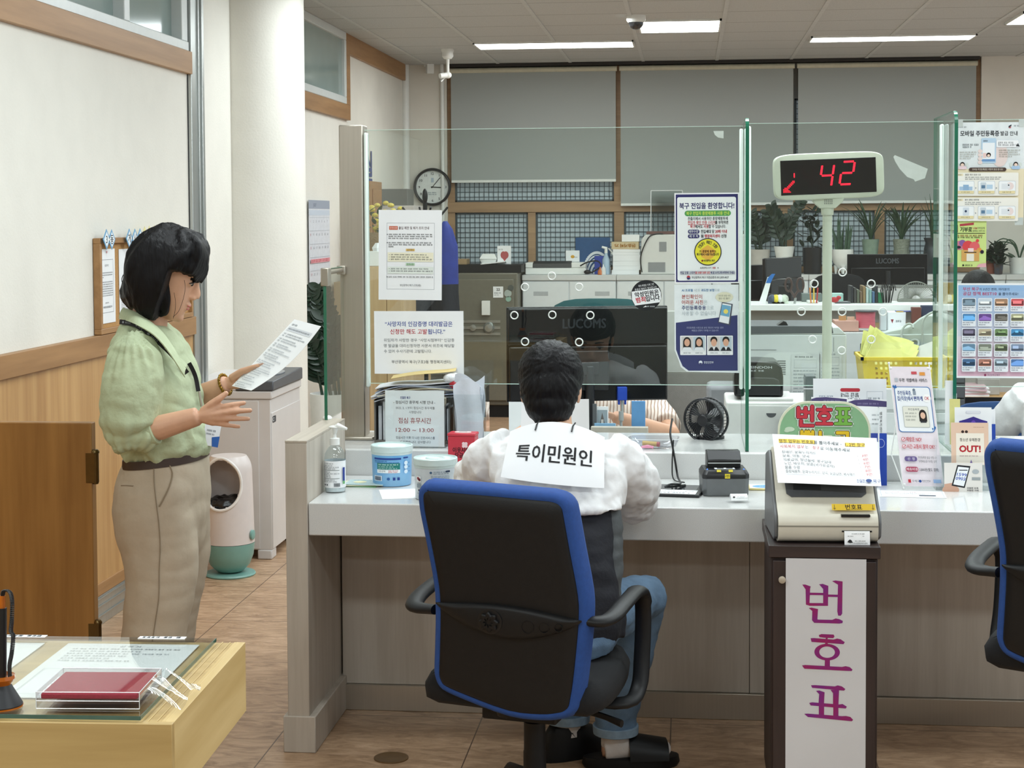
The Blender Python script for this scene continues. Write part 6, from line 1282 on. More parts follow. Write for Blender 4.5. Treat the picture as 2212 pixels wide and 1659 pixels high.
pr.rect(78, 18, 98, 28, '#c9525a').rect(108, 20, 128, 32, '#e39a4a').rrect(14, 42, 26, 56, 2, '#b8bcc4').text('우편 개별배송 서비스', 82, 50, 13, '#3c3f45', 'c', .01, w=104).text('“', 10, 80, 30, '#2f6cb0', 'c', .03).text('”', 138, 232, 30, '#2f6cb0', 'c', .03)
pr.rrect(8, 74, 140, 242, 12, '#2f6cb0').rrect(10.5, 76.5, 137.5, 239.5, 11, '#edf0f4').text('“', 12, 82, 26, '#2f6cb0', 'c', .03).text('”', 136, 236, 26, '#2f6cb0', 'c', .03)
pr.text('주민등록증,', 18, 98, 16, bl_, bold=.012, w=52).text('집(직장)에서', 16, 118, 16, bl_, bold=.012, w=56).text('편하게', 76, 118, 16, '#1d3a8c', bold=.015, w=32).circ(124, 116, 15, '#f6f6f6').text('OK', 124, 116, 15, rd, 'c', .01, w=17).circ(80, 86, 5, '#6b7a8c').rect(76, 90, 86, 104, '#8d99a8')
pr.rrect(30, 146, 124, 224, 5, '#bfc2bd').rrect(32, 148, 122, 222, 4, '#e3e2d6').text('주민등록증', 50, 158, 8, '#50555c').scribble(38, 80, 172, 6, '#9a9d97').scribble(38, 80, 184, 6, '#9a9d97').scribble(38, 76, 196, 6, '#9a9d97').circ(102, 178, 14, '#26211f', ry=20).rect(88, 180, 116, 202, '#26211f').circ(102, 180, 9, '#e0b9a0', ry=12).rect(91, 200, 113, 206, '#33343a')
for y, tx, w_ in ((268, '재방문 NO!', 56), (294, '시간·교통비 절약 OK!', 100)): pr.circ(20, y, 7.5, rd).circ(20, y, 6, '#efe2e8').line([(16, y - 1), (19, y + 4), (26, y - 6)], 2, rd).text(tx, 30, y, 16, rd, bold=.012, w=w_)
pr.rrect(16, 330, 62, 348, 8, '#6a5a8c').text('신  청', 40, 339, 10, '#eeeaf4', 'c').text('주민등록증 발급 신청 시,', 66, 334, 9, '#33363c', w=66).text("'우편배송(등기우편)' 선택", 66, 348, 9, '#33363c', w=66).rrect(16, 368, 62, 386, 8, '#a8435c').text('배송비용', 40, 377, 10, '#f6eaee', 'c').text('3,800원(별도 결제)', 66, 378, 11, '#33363c', w=70, bold=.01)
pr.rect(20, 414, 30, 426, '#c0303c').text('우체국', 34, 420, 9, '#50555c').circ(64, 420, 5, '#27488f').text('행정안전부', 71, 420, 9, '#50555c', w=30).rect(112, 413, 140, 426, '#9ab6e0')
pr.build('lettering', sh_, lambda u, v, d: xf(u, v, d + .0012))
for u, v in ((5, 6), (143, 6), (5, 434), (143, 434)): b = B(whitep); b.ell(xf(u, v, .0015), (.0038, .002, .0038), 12, 8); b.build('stud', t)
p = on(1950, 1070, WT); pr = P(); pr.frame(6, 6, 194, 114, 1.5, '#9fb0c6').scribble(20, 120, 30, 8, '#a35a7a').scribble(20, 170, 50, 6, '#6f7886').scribble(20, 140, 64, 6, '#6f7886').rect(120, 80, 170, 96, '#4a5564')
paper('leaflet', 'printed white leaflet lying flat under the pink banner stand', 'leaflet', pr, 200, 120, .2, .12, (p.x + .03, p.y + .02, WT + .0012), rad(-4), ax='z')
# OUT! leaflets in their clear rack
p = at(2075, 1060, Y=5.26); t = thing('leaflet_rack', 'clear acrylic leaflet rack beside the second office chair', 'leaflet rack', (p.x + .02, 5.28, WT + .0005)); b = B(acry); b.box(-.09, .10, -.002, .001, 0, .11); b.box(-.09, .10, .08, .083, 0, .2); b.box(-.09, .10, -.002, .083, 0, .003); b.box(-.093, -.09, -.002, .083, 0, .16); b.box(.10, .103, -.002, .083, 0, .16); b.build('acrylic_box', t, smooth=False)
pr = P(); pr.rect(0, 0, 180, 240, '#e3dfd9').circ(30, 190, 40, '#caa08a', ry=34).poly([(0, 150), (40, 140), (60, 200), (30, 230), (0, 225)], '#caa08a').poly([(62, 14), (124, 22), (96, 176), (34, 160)], '#1f2126').poly([(66, 26), (117, 33), (92, 164), (42, 151)], '#eef1f4').text('1599', 83, 82, 26, '#2f4fae', 'c', .015, rot=8, w=46).text('0903', 77, 110, 26, '#2f4fae', 'c', .015, rot=8, w=46).rect(70, 48, 110, 54, '#33373f').circ(148, 60, 16, '#aab0b4').rect(130, 100, 170, 120, '#9aa0a2').text('위험한 유혹', 106, 176, 11, '#3c3f45', bold=.015, w=54).text('위험한 거래', 106, 192, 11, '#3c3f45', bold=.015, w=54).rect(0, 226, 180, 240, '#eceeee').circ(70, 233, 4, '#33415f').scribble(78, 124, 233, 6, '#6a6f78')
leaflet('grey leaflet picturing a phone with the number 1599 0903, front of the rack', 2040, 1000, 2122, 1074, 5.262, pr, 180, 240, nm='leaflet')
pr = P(); pr.rect(0, 0, 200, 240, '#e3c2ab').scribble(120, 180, 26, 5, '#b48f7a').circ(62, 52, 8, '#3a2a26').circ(82, 52, 8, '#3a2a26').rect(26, 60, 176, 240, '#efe6d8').text('청소년 유해환경', 100, 98, 18, '#33302e', 'c', .012, w=108).text('OUT!', 100, 148, 44, '#b3202c', 'c', .04, w=112).scribble(44, 150, 190, 7, '#b0868a').poly([(96, 240), (106, 210), (116, 240)], '#7d6aa0')
leaflet('peach leaflet with the large red word OUT in the right rack', 2055, 913, 2135, 1004, 5.285, pr, 200, 240, nm='leaflet')
pr = P(); pr.rrect(50, 16, 120, 28, 6, '#c9ccda').rrect(52, 18, 118, 26, 5, '#f0f1f6').poly([(20, 60), (50, 52), (86, 40), (120, 52), (150, 60), (150, 120), (20, 120)], '#3b2f86').circ(86, 66, 10, '#6a4ab0').text('안내', 86, 100, 10, '#b9aee0', 'c')
leaflet('white leaflet with a violet shield behind the peach leaflet', 2063, 880, 2142, 990, 5.315, pr, 170, 220, nm='leaflet')
pr = P(); pr.rect(0, 60, 60, 200, '#2f4fae')
leaflet('white and blue leaflet edge rearmost in the right rack', 2075, 884, 2150, 990, 5.335, pr, 60, 200, nm='leaflet')
leaflet('yellow slip sticking up at the left of the right rack', 2052, 862, 2074, 960, 5.345, None, 1, 1, m=mat('yellow_slip', '#d9d48a', .6), nm='leaflet')
for i in range(3): leaflet('white sheet standing close behind the right glass fin' + ('', ', middle one', ', rearmost one')[i], 2042 + i * 4, 822 + i * 14, 2058 + i * 4, 960, 5.50 + i * .02, None, 1, 1, nm='leaflet', tilt=0, grp='sheets behind the right fin')
# ================================================================ notices taped to the glass
YP = YG - .0062
def onglass(nm, lab, cat, tl, br, pr, W_, H_, roll=0, m=None, shape=None, Y=YP, lift=.00008, grp=None):
    a, c_ = at(*tl, Y=Y), at(*br, Y=Y); w_, h_ = c_.x - a.x, a.z - c_.z; mm = m or mat('white_paper')
    b = B(mm); b.prism([(-w_ / 2 + u / W_ * w_, h_ / 2 - v / H_ * h_) for u, v in (shape or ((0, H_), (W_, H_), (W_, 0), (0, 0)))], 0, .0006, 'y')
    o = b.build(nm); o.location = ((a.x + c_.x) / 2, Y, (a.z + c_.z) / 2); o.rotation_euler = (0, rad(roll), 0); tag(o, lab, cat, grp)
    if pr: pr.build('lettering', o, flat(pr, W_, H_, w_, h_), lift)
    return o
k_ = '#2a2c33'
# A: entry restrictions
pr = P(); pr.frame(18, 28, 122, 172, .5, '#8a8f98').rrect(23, 35, 42, 43, 1, '#c4694f').text('안전신문', 32.5, 39, 4.2, '#f2ded6', 'c', w=16).text('출입 제한 및 퇴거 조치 안내', 44, 39, 6, '#5a3f44', w=66, bold=.006)
for y0, n in ((53, 3), (71, 3)):
    pr.rect(18, y0 - 1, 20, y0 + 1, k_)
    for i in range(n): pr.scribble(22, 119, y0 + i * 4.3, 3, k_, .6, (1, 1, .85)[i] if y0 < 60 else (1, 1, .12)[i])
pr.rect(60, 84, 79, 89, '#d9b56a').text('금지행위', 69.5, 86.5, 3.8, k_, 'c', w=14).rect(20, 92, 120, 112, '#ece8cf')
for i in range(3): pr.rect(23, 96.5 + i * 5, 24.5, 97.5 + i * 5, k_).scribble(27, 116, 97 + i * 5, 3, k_, .6, (.9, .95, 1)[i])
pr.rect(60, 115, 79, 120, '#a9c9a8').text('조치사항', 69.5, 117.5, 3.8, k_, 'c', w=14).rect(20, 123, 120, 138, '#dfe6df')
for i in range(2): pr.rect(23, 127 + i * 5, 24.5, 128 + i * 5, k_).scribble(27, 118, 127.5 + i * 5, 3, k_, .6, (.9, 1)[i])
pr.rect(18, 144, 20, 146, k_).scribble(22, 120, 145, 3, k_, .6).text('부산광역시 북구 (구포3동)', 70, 163, 4.6, k_, 'c', w=46)
onglass('notice_sheet', 'upper white notice with a thin frame and orange tag taped near the steel post', 'notice', (817, 454), (955, 648), pr, 138, 195, .6)
# B: seal certificate warning
bl_, rd = '#35489a', '#b8303f'
pr = P(); pr.text('“사망자의 인감증명 대리발급은', 97, 28, 10.5, bl_, 'c', .012, w=146).text('신청만 해도 고발', 35, 44.5, 10.5, rd, 'l', .012, w=80).text('됩니다.”', 117, 44.5, 10.5, bl_, 'l', .012, w=37)
for i, (t_, w_) in enumerate((('위임자가 사망한 경우 “사망시점부터” 인감증', 153), ('명 발급을 대리신청하면 사문서 위조에 해당할', 153), ('수 있어 수사기관에 고발됩니다.', 104))): pr.text(t_, 21, 63 + i * 12, 7, '#6d7178', w=w_)
pr.text('부산광역시 북구(구포3동 행정복지센터)', 102, 110, 7, '#5a5e66', 'c', w=129)
onglass('notice_sheet', 'lower landscape white notice with blue and red heading taped to the glass', 'notice', (808, 672), (1002, 808), pr, 194, 136, -.1)
# C: welcome poster
pr = P(); nv = '#302f66'; gn = '#4f9a55'
pr.rect(3, 3, 137, 192, nv).rrect(6, 9, 133, 189, 4, '#e9eeee').text('북구 전입을 환영합니다!', 70, 28, 12.5, nv, 'c', .03, w=118).rrect(22, 38, 122, 50, 6, gn).text('북구 전입자 종량제봉투 사용 안내', 72, 44, 7.5, '#d8e860', 'c', .01, w=92)
pr.text('전출지에서 사용하던 종량제봉투에', 72, 55.5, 7, k_, 'c', .02, w=86).text('전입자 확인 인증 스티커', 29, 64, 7, rd, 'l', .02, w=59).rect(29, 68, 88, 68.7, rd).text('를 부착하면', 88, 64, 7, k_, 'l', .02, w=28).text('북구', 34, 72.5, 7, rd, 'l', .02, w=11).text('에서도', 45, 72.5, 7, k_, 'l', .02, w=16).text('사용', 63, 72.5, 7, rd, 'l', .02, w=11).text('할 수 있습니다.', 74, 72.5, 7, k_, 'l', .012, w=37)
pr.rrect(29, 79, 54, 87.5, 4, nv).text('배부수량', 41.5, 83.2, 6, '#e9eeee', 'c', w=20).text('전입세대 당', 57, 83.2, 7, k_, 'l', .02, w=29).text('20매 이내', 88, 83.2, 7, rd, 'l', .02, w=25).rrect(29, 89, 54, 97.5, 4, nv).text('배 부 처', 41.5, 93.2, 6, '#e9eeee', 'c', w=18).text('동', 57, 93.2, 7, k_, 'l', .02).text('행정복지센터', 65, 93.2, 7, rd, 'l', .02, w=33).text('신청', 101, 93.2, 7, k_, 'l', .02, w=11)
pr.circ(72, 127, 29.5, k_, 48).circ(72, 127, 27.5, '#e3dc3c', 48).poly([(72, 112), (88, 124), (84, 138), (72, 146), (58, 138), (57, 122)], '#e0b04a')
for i, ch in enumerate('전입자 확인 인증'):
    a = rad(-90 + (i - 4) * 14.5); pr.text(ch, 72 + 20.5 * cos(a), 127 + 20.5 * sin(a), 7, k_, 'c', .02, rot=math.degrees(a) + 90) if ch != ' ' else None
pr.text('이 종량제 봉투는', 72, 126, 5.5, '#5c2f1a', 'c', .02, w=36).text('북구에서 사용가능합니다', 72, 132.5, 5.5, k_, 'c', .02, w=48).circ(60, 146, 2, '#8a2f2a').text('부산광역시 북구', 75, 146, 4.5, k_, 'c', .02, w=24)
pr.text('★종량제스티커', 67, 161.5, 3.6, k_, 'c', .01, w=24).text('샘플', 85, 161.5, 3.6, rd, 'c', .02).text('★', 92, 161.5, 3.6, k_).rect(12, 168.5, 130, 169, nv).rect(12, 175, 130, 175.5, nv)
pr.text('전입 인증 스티커', 12, 172, 4.8, nv, 'l', .03, w=32).text('를 쓰레기 봉투 상단', 45, 172, 4.8, rd, 'l', .03, w=32).text('에 잘 보이도록', 78, 172, 4.8, nv, 'l', .03, w=24).text('부착하여 주세요!', 103, 172, 4.8, nv, 'l', .03, w=27)
pr.circ(30, 182, 4, '#b0303f', a0=180, a1=360).circ(30, 182.5, 4, nv, a0=0, a1=180).text('부산광역시 북구 자원순환과 051)309-4437', 37, 182, 5, k_, 'l', .015, w=80)
onglass('poster', 'navy-bordered welcome poster with a yellow round emblem', 'poster', (1457, 417), (1597, 612), pr, 140, 195, -.2)
# D: photo retouching poster
pr = P(); pr.poly([(3, 82), (136, 66), (136, 186), (30, 186), (17, 176), (10, 160), (3, 140)], '#3a3f6c')
pr.text('AI 프로필', 16, 12, 5.5, '#3a78a8', 'l', .02, w=24).text('사진 등', 43, 12, 5.5, '#9ab0b8', w=12).text('과도한 보정', 58, 12, 5.5, '#3a78a8', 'l', .02, w=28).text('으로', 87, 12, 5.5, '#9ab0b8')
pr.text('본인확인이', 16, 26, 9, '#b05a55', 'l', .012, w=44).text('어려운 사진', 16, 38, 9, '#b05a55', 'l', .012, w=46).text('은', 63, 38, 9, '#b9c4c8').text('주민등록증용', 16, 50, 9, '#3f4a7a', 'l', .012, w=52).text('으로', 69, 50, 9, '#b9c4c8', w=16).text('사용할 수 없습니다', 16, 62, 9, '#b4bec4', w=74)
pr.circ(108, 27, 19, '#d9d8c0', ry=11).text('“과도한 보정 사진,', 108, 24, 4, '#50564f', 'c', w=28).text('합성 사진 불가”', 108, 30, 4, '#50564f', 'c', w=24)
pr.poly([(103, 38), (126, 42), (120, 88), (94, 82)], '#4a4e5c').poly([(104, 40), (123, 43.5), (117, 85), (96, 80)], '#e4e8ea').poly([(103, 43), (122, 46.5), (118.5, 70), (99, 66)], '#6fa6c4').circ(111, 58, 5, '#e6d56a')
pr.text('주민등록증 사진으로 본인 확인이 어려운 경우', 66, 93, 4, '#aab0cc', 'c', w=80).text('재발급 신청이 거부될 수 있습니다', 66, 99, 4, '#aab0cc', 'c', w=58)
for x0, fem in ((12, 1), (70, 0)):
    pr.rrect(x0, 110, x0 + 56, 152, 1.5, '#e4e6e8')
    for i in range(2):
        cx = x0 + 15 + i * 26; pr.rect(cx - 12.5, 112, cx + 12.5, 143, ('#c9c6c4', '#b5c3cc')[i]); pr.circ(cx, 124, 8.5, '#22201f', ry=11) if fem else pr.circ(cx, 120, 7.5, '#1f1e1e', ry=8)
        if fem: pr.rect(cx - 8.5, 124, cx + 8.5, 136, '#22201f')
        pr.circ(cx, 125, 6, '#d3a48a', ry=8).poly([(cx - 12, 143), (cx - 7, 135), (cx + 7, 135), (cx + 12, 143)], '#dcdfe2' if fem else '#26282e')
        if not fem: pr.poly([(cx - 3, 135), (cx + 3, 135), (cx, 142)], '#e6e8ea')
        pr.scribble(cx - 8, cx + 8, 147.5, 2.4, '#8a8f98')
pr.circ(56, 168, 4, '#dfe4ec').circ(56, 169, 3, '#3a3f6c', a0=0, a1=180).text('행정안전부', 63, 168, 5, '#cdd3de', 'l', .01, w=21)
onglass('poster', 'white and indigo poster about retouched photos below the navy-bordered one', 'poster', (1457, 615), (1596, 806), pr, 139, 191, -.3, m=mat('gloss_paper', '#e3eaec', .3), shape=((26, 188), (139, 191), (139, 0), (0, 0), (0, 142), (8, 162), (13, 178)))
# round sticker
pr = P(); pr.circ(33, 33, 32.5, '#202226', 48).poly([(1.5, 25), (60, 17), (64.5, 27), (65, 40), (62, 48), (9, 55), (2, 42)], '#e9ecee').text('폭언·폭행은 이제 그만', 33, 11, 4.6, '#e9ecee', 'c', rot=-8, w=34).text('존중과 배려가 필요합니다', 32, 18, 4.6, '#e9ecee', 'c', rot=-8, w=48)
pr.text('악성민원은', 34, 29, 10.5, '#202226', 'c', .03, rot=-8, w=52).text('범죄', 11, 44, 11, '#b8303f', 'l', .03, rot=-8, w=20).text('입니다', 32, 41, 11, '#202226', 'l', .03, rot=-8, w=30).poly([(26, 59), (32, 55), (34, 58)], '#e9ecee').scribble(34, 54, 57, 3, '#c9ced2')
onglass('round_sticker', 'black and white round sticker with red and black lettering on the wide glass', 'sticker', (1363, 605), (1429, 671), pr, 66, 66, 0, m=mat('sticker_film', '#1b1d20', .3), shape=[(33 + 33 * cos(-2 * PI * i / 40), 33 + 33 * sin(-2 * PI * i / 40)) for i in range(40)])
# E: mobile id poster
pr = P(); pr.rect(0, 100, 152, 210, '#eadfc0').circ(8, 10, 3, '#33415f', a0=0, a1=200).scribble(13, 28, 10, 3, '#8a8f98').poly([(118, 8), (124, 5), (124, 8), (118, 12)], '#2a2d38').poly([(118, 12), (124, 9), (122, 13)], '#b03040').scribble(129, 146, 8, 3, '#8a8f98')
pr.text('모바일 주민등록증', 15, 24, 11, k_, 'l', .02, w=83).text('발급 안내', 101, 24, 9, k_, 'l', .01, w=36)
pr.circ(100, 70, 17, '#e7d6d2', ry=26).rrect(60, 34, 92, 88, 3, '#b9d2e6').rect(63, 44, 89, 84, '#eef2f6').rect(62, 79, 90, 84, '#6f98c6').circ(76, 70, 5, '#26211f').circ(76, 71.5, 3, '#ecd2c4').rect(64, 66, 71, 76, '#e8c9c4').scribble(64, 74, 40, 3, '#3d4250')
for i in range(4): pr.circ(58, 62 + i * 8, 5, '#e7d6d2', ry=4)
pr.scribble(20, 54, 48, 4, '#70757c').scribble(20, 40, 53, 4, '#70757c').rrect(92, 38, 140, 54, 2, '#d3dbe4').rrect(92.6, 38.6, 139.4, 53.4, 2, '#f2f4f6').scribble(96, 130, 44, 4, '#70757c').scribble(96, 136, 49, 4, '#70757c').poly([(134, 52), (138, 45), (142, 52)], '#33363c')
for i in range(4): pr.scribble(14, 50, 64 + i * 4.5, 3, '#a9a69a', .4, (1, 1, .9, .7)[i]).scribble(98, 144, 60 + i * 4.5, 3, '#a9a69a', .4, (1, .9, 1, .6)[i])
for x, c1 in ((20, '#e6cfd6'), (134, '#a9c6e2')): pr.circ(x, 90, 5, '#26211f').circ(x, 91.5, 3.6, '#ecd2c4').rrect(x - 9, 94, x + 9, 101, 3, c1).circ(x - 10, 91, 2.5, '#d3dbd6', ry=5).circ(x + 10, 91, 2.5, '#d3dbd6', ry=5)
pr.rrect(34, 97, 114, 105, 4, '#4a3a34').text('모바일 주민등록증은 어떻게 발급 받나요?', 74, 101, 4, '#e8dfd0', 'c', w=66)
for y0, n_ in ((108, 1), (162, 2)):
    pr.rrect(6, y0, 140, y0 + 50, 2.5, '#f0eee6').rrect(8, y0 + 2, 22, y0 + 7, 1, '#eadfc0').text('방법%d' % n_, 15, y0 + 4.5, 3, k_, 'c').scribble(26, 60, y0 + 4.5, 3.4, k_).scribble(26, 104, y0 + 10, 2.8, '#70757c').scribble(26, 100, y0 + 14, 2.8, '#70757c')
    for i in range(3):
        x = 10 + i * 44; pr.rrect(x, y0 + 18, x + 36, y0 + 46, 3, '#c2cbd6').rrect(x + .7, y0 + 18.7, x + 35.3, y0 + 45.3, 3, '#f1f4f6').rect(x + .7, y0 + 39, x + 35.3, y0 + 45.3, '#e6d8aa').scribble(x + 8, x + 28, y0 + 42, 2.4, '#8a8672')
        (pr.rect(x + 4, y0 + 30, x + 32, y0 + 38, '#a9c3dc').rect(x + 12, y0 + 26, x + 24, y0 + 38, '#8fb0d0') if n_ == 1 else pr.rrect(x + 12, y0 + 21, x + 25, y0 + 38, 1.5, '#d3dbe4').circ(x + 18, y0 + 29, 2.5, '#33415f')) if i == 0 else (pr.rrect(x + 5, y0 + 21, x + 17, y0 + 38, 1.5, '#c9d3dc').rect(x + 7, y0 + 27, x + 15, y0 + 34, '#5f7f9c').rect(x + 18, y0 + 26, x + 31, y0 + 35, '#b9d2e6') if i == 1 else pr.circ(x + 24, y0 + 29, 8, '#ead9d6').rrect(x + 6, y0 + 24, x + 24, y0 + 35, 1, '#dfe3e8').circ(x + 21, y0 + 27, 1.6, '#33363c'))
        if i < 2: pr.poly([(x + 38, y0 + 31), (x + 41, y0 + 33), (x + 38, y0 + 35)], '#9aa0a8')
onglass('poster', 'cream and white mobile identity poster at the top of the right glass', 'poster', (2059, 265), (2211, 475), pr, 152, 210, .3, m=mat('gloss_paper'))
# F: donation poster
pr = P(); pr.rect(0, 0, 77, 99, '#cde08c').rect(8, 8, 16, 24, '#7d2a30').circ(12, 10, 4, '#7d2a30').rect(5, 20, 10, 26, '#7d2a30').circ(12, 4, 2, '#b0303f').poly([(20, 6), (50, 3), (50, 8), (20, 11)], '#b0404a').text('기부로', 21, 18, 10, '#22241f', 'l', .03, w=25).text('나눔', 48, 15, 4.6, '#b0404a', 'l', .02).text('가치있게', 57, 15, 4.6, k_, w=16).text('함께해요, 사랑의 온도', 48, 21, 4, k_, w=26).rect(5, 25.5, 74, 26.8, '#22241f').scribble(10, 70, 31, 3.6, '#a34a3a').scribble(10, 68, 35, 3.6, '#3f4436')
pr.circ(20, 52, 10, '#c9788f').circ(26, 47, 7, '#8a5fa0').circ(38, 54, 12, '#d8484c').circ(52, 55, 11, '#e0666a').circ(58, 42, 3.5, '#d8484c').circ(62, 62, 5, '#e09a4a').rect(24, 62, 62, 86, '#d3a35f').rect(38, 58, 50, 66, '#f0d8d6').rect(30, 66, 56, 68, '#4a3a2c').circ(18, 56, 5, '#2a2030', ry=3).circ(68, 66, 4, '#2a2030').rect(35, 70, 51, 86, '#e9e4d6').poly([(0, 90), (12, 88), (16, 99), (0, 99)], '#e0a9b0').poly([(77, 90), (62, 92), (56, 99), (77, 99)], '#e0a9b0').circ(28, 95, 2, '#22241f').scribble(32, 50, 95, 3.4, '#22241f')
onglass('poster', 'lime green donation poster with a red thermometer below the identity poster', 'poster', (2053, 478), (2130, 577), pr, 77, 99, .2)
# G: policy poster
pr = P()
for i in range(16): f = i / 15; c_ = [int(a + (b_ - a) * min(1, f * 1.5)) for a, b_ in zip((150, 184, 222), (222, 214, 224))] if f < .6 else [int(a + (b_ - a) * (f - .6) / .4) for a, b_ in zip((222, 214, 224), (219, 178, 196))]; pr.rect(4, 4 + i * 12.3, 152, 4 + (i + 1) * 12.3, '#%02x%02x%02x' % tuple(c_), up=0)
pr.L += 1
pr.text('부산 북구', 14, 12.5, 7.5, '#b8305a', 'l', .015, w=34).text('의 3년간 변화, 여러분의', 49, 13, 5.5, '#33415f', 'l', .01, w=64).text('공감 정책 BEST10', 14, 22.5, 7.5, '#b8305a', 'l', .015, w=72).text('을 뽑아주세요!', 90, 23, 6, '#33415f', 'l', .01, w=42)
cs = ['#5a6b78', '#c9d3dc', '#a8846a', '#d05a5f', '#4f86b8', '#6a4a8c', '#54504a', '#a8a888', '#5a5468', '#c2b49a', '#6f8a5c', '#4f90c0', '#6a8aa4', '#7d8276', '#7a8468', '#7f8fa8', '#4a6a90', '#b07a6a', '#8a9aa6', '#4f74a8']
for r in range(5):
    for c2 in range(4):
        x, y = 12 + c2 * 34.5, 32 + r * 32.5; cc = cs[r * 4 + c2]; pr.rrect(x, y, x + 30, y + 29, 2.5, '#e9ecf2').rrect(x + 1.5, y + 1.5, x + 28.5, y + 17, 2.5, cc); d2 = '#%02x%02x%02x' % tuple(min(255, int(int(cc[i:i + 2], 16) * 1.3 + 20)) for i in (1, 3, 5)); d3 = '#%02x%02x%02x' % tuple(int(int(cc[i:i + 2], 16) * .6) for i in (1, 3, 5))
        pr.poly([(x + 2, y + 10 + rnd.uniform(-3, 3)), (x + 14, y + rnd.uniform(3, 12)), (x + 28, y + rnd.uniform(5, 13)), (x + 28, y + 15), (x + 2, y + 15)], d3 if rnd.random() < .6 else d2).rect(x + rnd.uniform(4, 12), y + rnd.uniform(4, 8), x + rnd.uniform(15, 25), y + rnd.uniform(9, 13), d2)
        pr.scribble(x + 2, x + 27, y + 20.5, 2.6, '#50566a', .4).scribble(x + 2, x + 18, y + 25, 2.6, '#50566a', .4)
pr.circ(62, 198, 2.6, '#8a3a5a').text('부산광역시 북구', 67, 198, 4.6, '#5a4a60', w=26)
onglass('poster', 'blue-to-pink poster with a grid of twenty small pictures on the right glass', 'poster', (2066, 612), (2222, 817), pr, 156, 205, .1)
# torn film left on the glass
for pts, lab, o_ in ((((0, 4), (3, 0), (74, 30), (68, 50), (47, 57), (44, 52), (30, 47), (14, 30), (4, 14)), 'torn piece of white film on the glass right of the number display', (1930, 335)), (((0, 0), (22, 0), (22, 16), (10, 14), (3, 8)), 'small torn white sticker corner high on the wide glass', (1541, 283))):
    onglass('torn_film', lab, 'film', o_, (o_[0] + 80, o_[1] + 60), None, 80, 60, 0, m=mat('white_film', '#c9d3cc', .5), shape=pts[::-1])
for i, (x, y) in enumerate(((2062, 258), (2201, 258), (2192, 470))): onglass('tape_piece', 'clear tape at the ' + ('upper left', 'upper right', 'lower right')[i] + ' corner of the identity poster', 'tape', (x, y), (x + 18, y + 16), None, 18, 16, 0, m=mat('matte_tape', '#c3cbc8', .5), Y=YP - .0009)
# ================================================================ behind the glass
def bxy(px0, py0, px1, py1, Y): a, c_ = at(px0, py0, Y=Y), at(px1, py1, Y=Y); return a.x, c_.x, c_.z, a.z
def bx(nm, lab, cat, px0, py0, px1, py1, Y, d, m, grp=None, bev=.003, z0=None, rz=0, pr=None, W_=100, H_=100):
    x0, x1, za, zb = bxy(px0, py0, px1, py1, Y); za = z0 if z0 is not None else za
    b = B(m); a = (x1 - x0) / 2; b.box(-a, a, 0, d, 0, zb - za); o = one(b, nm, lab, cat, ((x0 + x1) / 2, Y, za), rz, grp, bev=bev)
    if pr: pr.build('lettering', o, lambda u, v, q: (-a + u / W_ * 2 * a, -q, (zb - za) * (1 - v / H_)))
    return o
grey_l = mat('office_grey', '#cfd1d1', .5, var=.02); grey_d = mat('office_dark_grey', '#56595c', .5, var=.05); glos = mat('gloss_black', '#0c0d10', .22, var=.1, spec=.35); beige_p = mat('printer_beige', '#d8d9d5', .45, var=.02)
# ---- staff desks
def desk(lab, x0, x1, y0, y1, z, m=None):
    t = thing('staff_desk', lab, 'desk', ((x0 + x1) / 2, y0, 0)); a = (x1 - x0) / 2
    b = B(m or grey_l); b.box(-a, a, 0, y1 - y0, z - .025, z); b.build('desk_top', t, bev=.003)
    for s in (-1, 1): b = B(grey_l); b.box(s * a - (.02 if s > 0 else 0), s * a + (0 if s > 0 else .02), .02, y1 - y0 - .02, 0, z - .026); b.build('side_panel', t, bev=.002)
    return t
desk('long grey staff desk close behind the counter ledge', -.95, 1.25, 5.97, 6.62, .72)
desk('wooden-topped desk with a black edge behind the right glass', 1.22, 2.3, 7.9, 8.14, .775, mat('desk_wood', '#b18d5a', .45))
b = B(black); b.box(1.22, 2.3, 7.888, 7.899, .735, .776); e_ = b.build('black_edge', bpy.data.objects['staff_desk.001']); e_.location = (-1.76, -7.9, 0)
# ---- big monitor
c_ = at(1270, 765, Y=6.28); t = thing('monitor', 'large black monitor seen from behind, standing behind the wide glass', 'monitor', (c_.x, 6.28, .721), rad(12)); zc = c_.z - .721
b = B(glos); b.box(-.308, .308, .012, .03, zc - .18, zc + .18); b.build('screen_bezel', t, bev=.004)
b = B(glos); b.box(-.304, .304, -.012, .0118, zc + .035, zc + .176); up_ = b.build('upper_back', t, bev=.006)
b = B(glos); b.box(-.300, .300, -.018, .0118, zc - .176, zc + .032); b.build('lower_back', t, bev=.006)
b = B(mat('mount_black', '#1b1c1f', .35)); b.rbox((.0, -.026, zc - .06), (.15, .014, .15)); b.rbox((0, -.045, zc - .05), (.07, .03, .05)); b.tube([(0, -.05, zc - .04), (0, -.05, .02)], .017, 14); b.build('stand_neck', t, bev=.004)
b = B(mat('mount_black')); b.lathe([(0, 0), (.11, 0), (.11, .01), (.03, .02), (0, .02)], 32, (0, -.03, 0)); b.build('stand_base', t)
pr = P(); pr.text('LUCOMS', 50, 50, 40, '#2b2d31', 'c', .02, w=96); pr.build('maker_name', up_, lambda u, v, d: (-.100 + u * .0017, -.0122 - d, zc + .118 - (v - 50) * .0011))
b = B(mat('vga_blue', '#1f46b0', .4)); b.rbox((.125, -.03, zc - .148), (.036, .022, .05)); b.box(.109, .117, -.036, -.024, zc - .19, zc - .173); b.box(.133, .141, -.036, -.024, zc - .19, zc - .173); cb = b.build('video_plug', t, bev=.002)
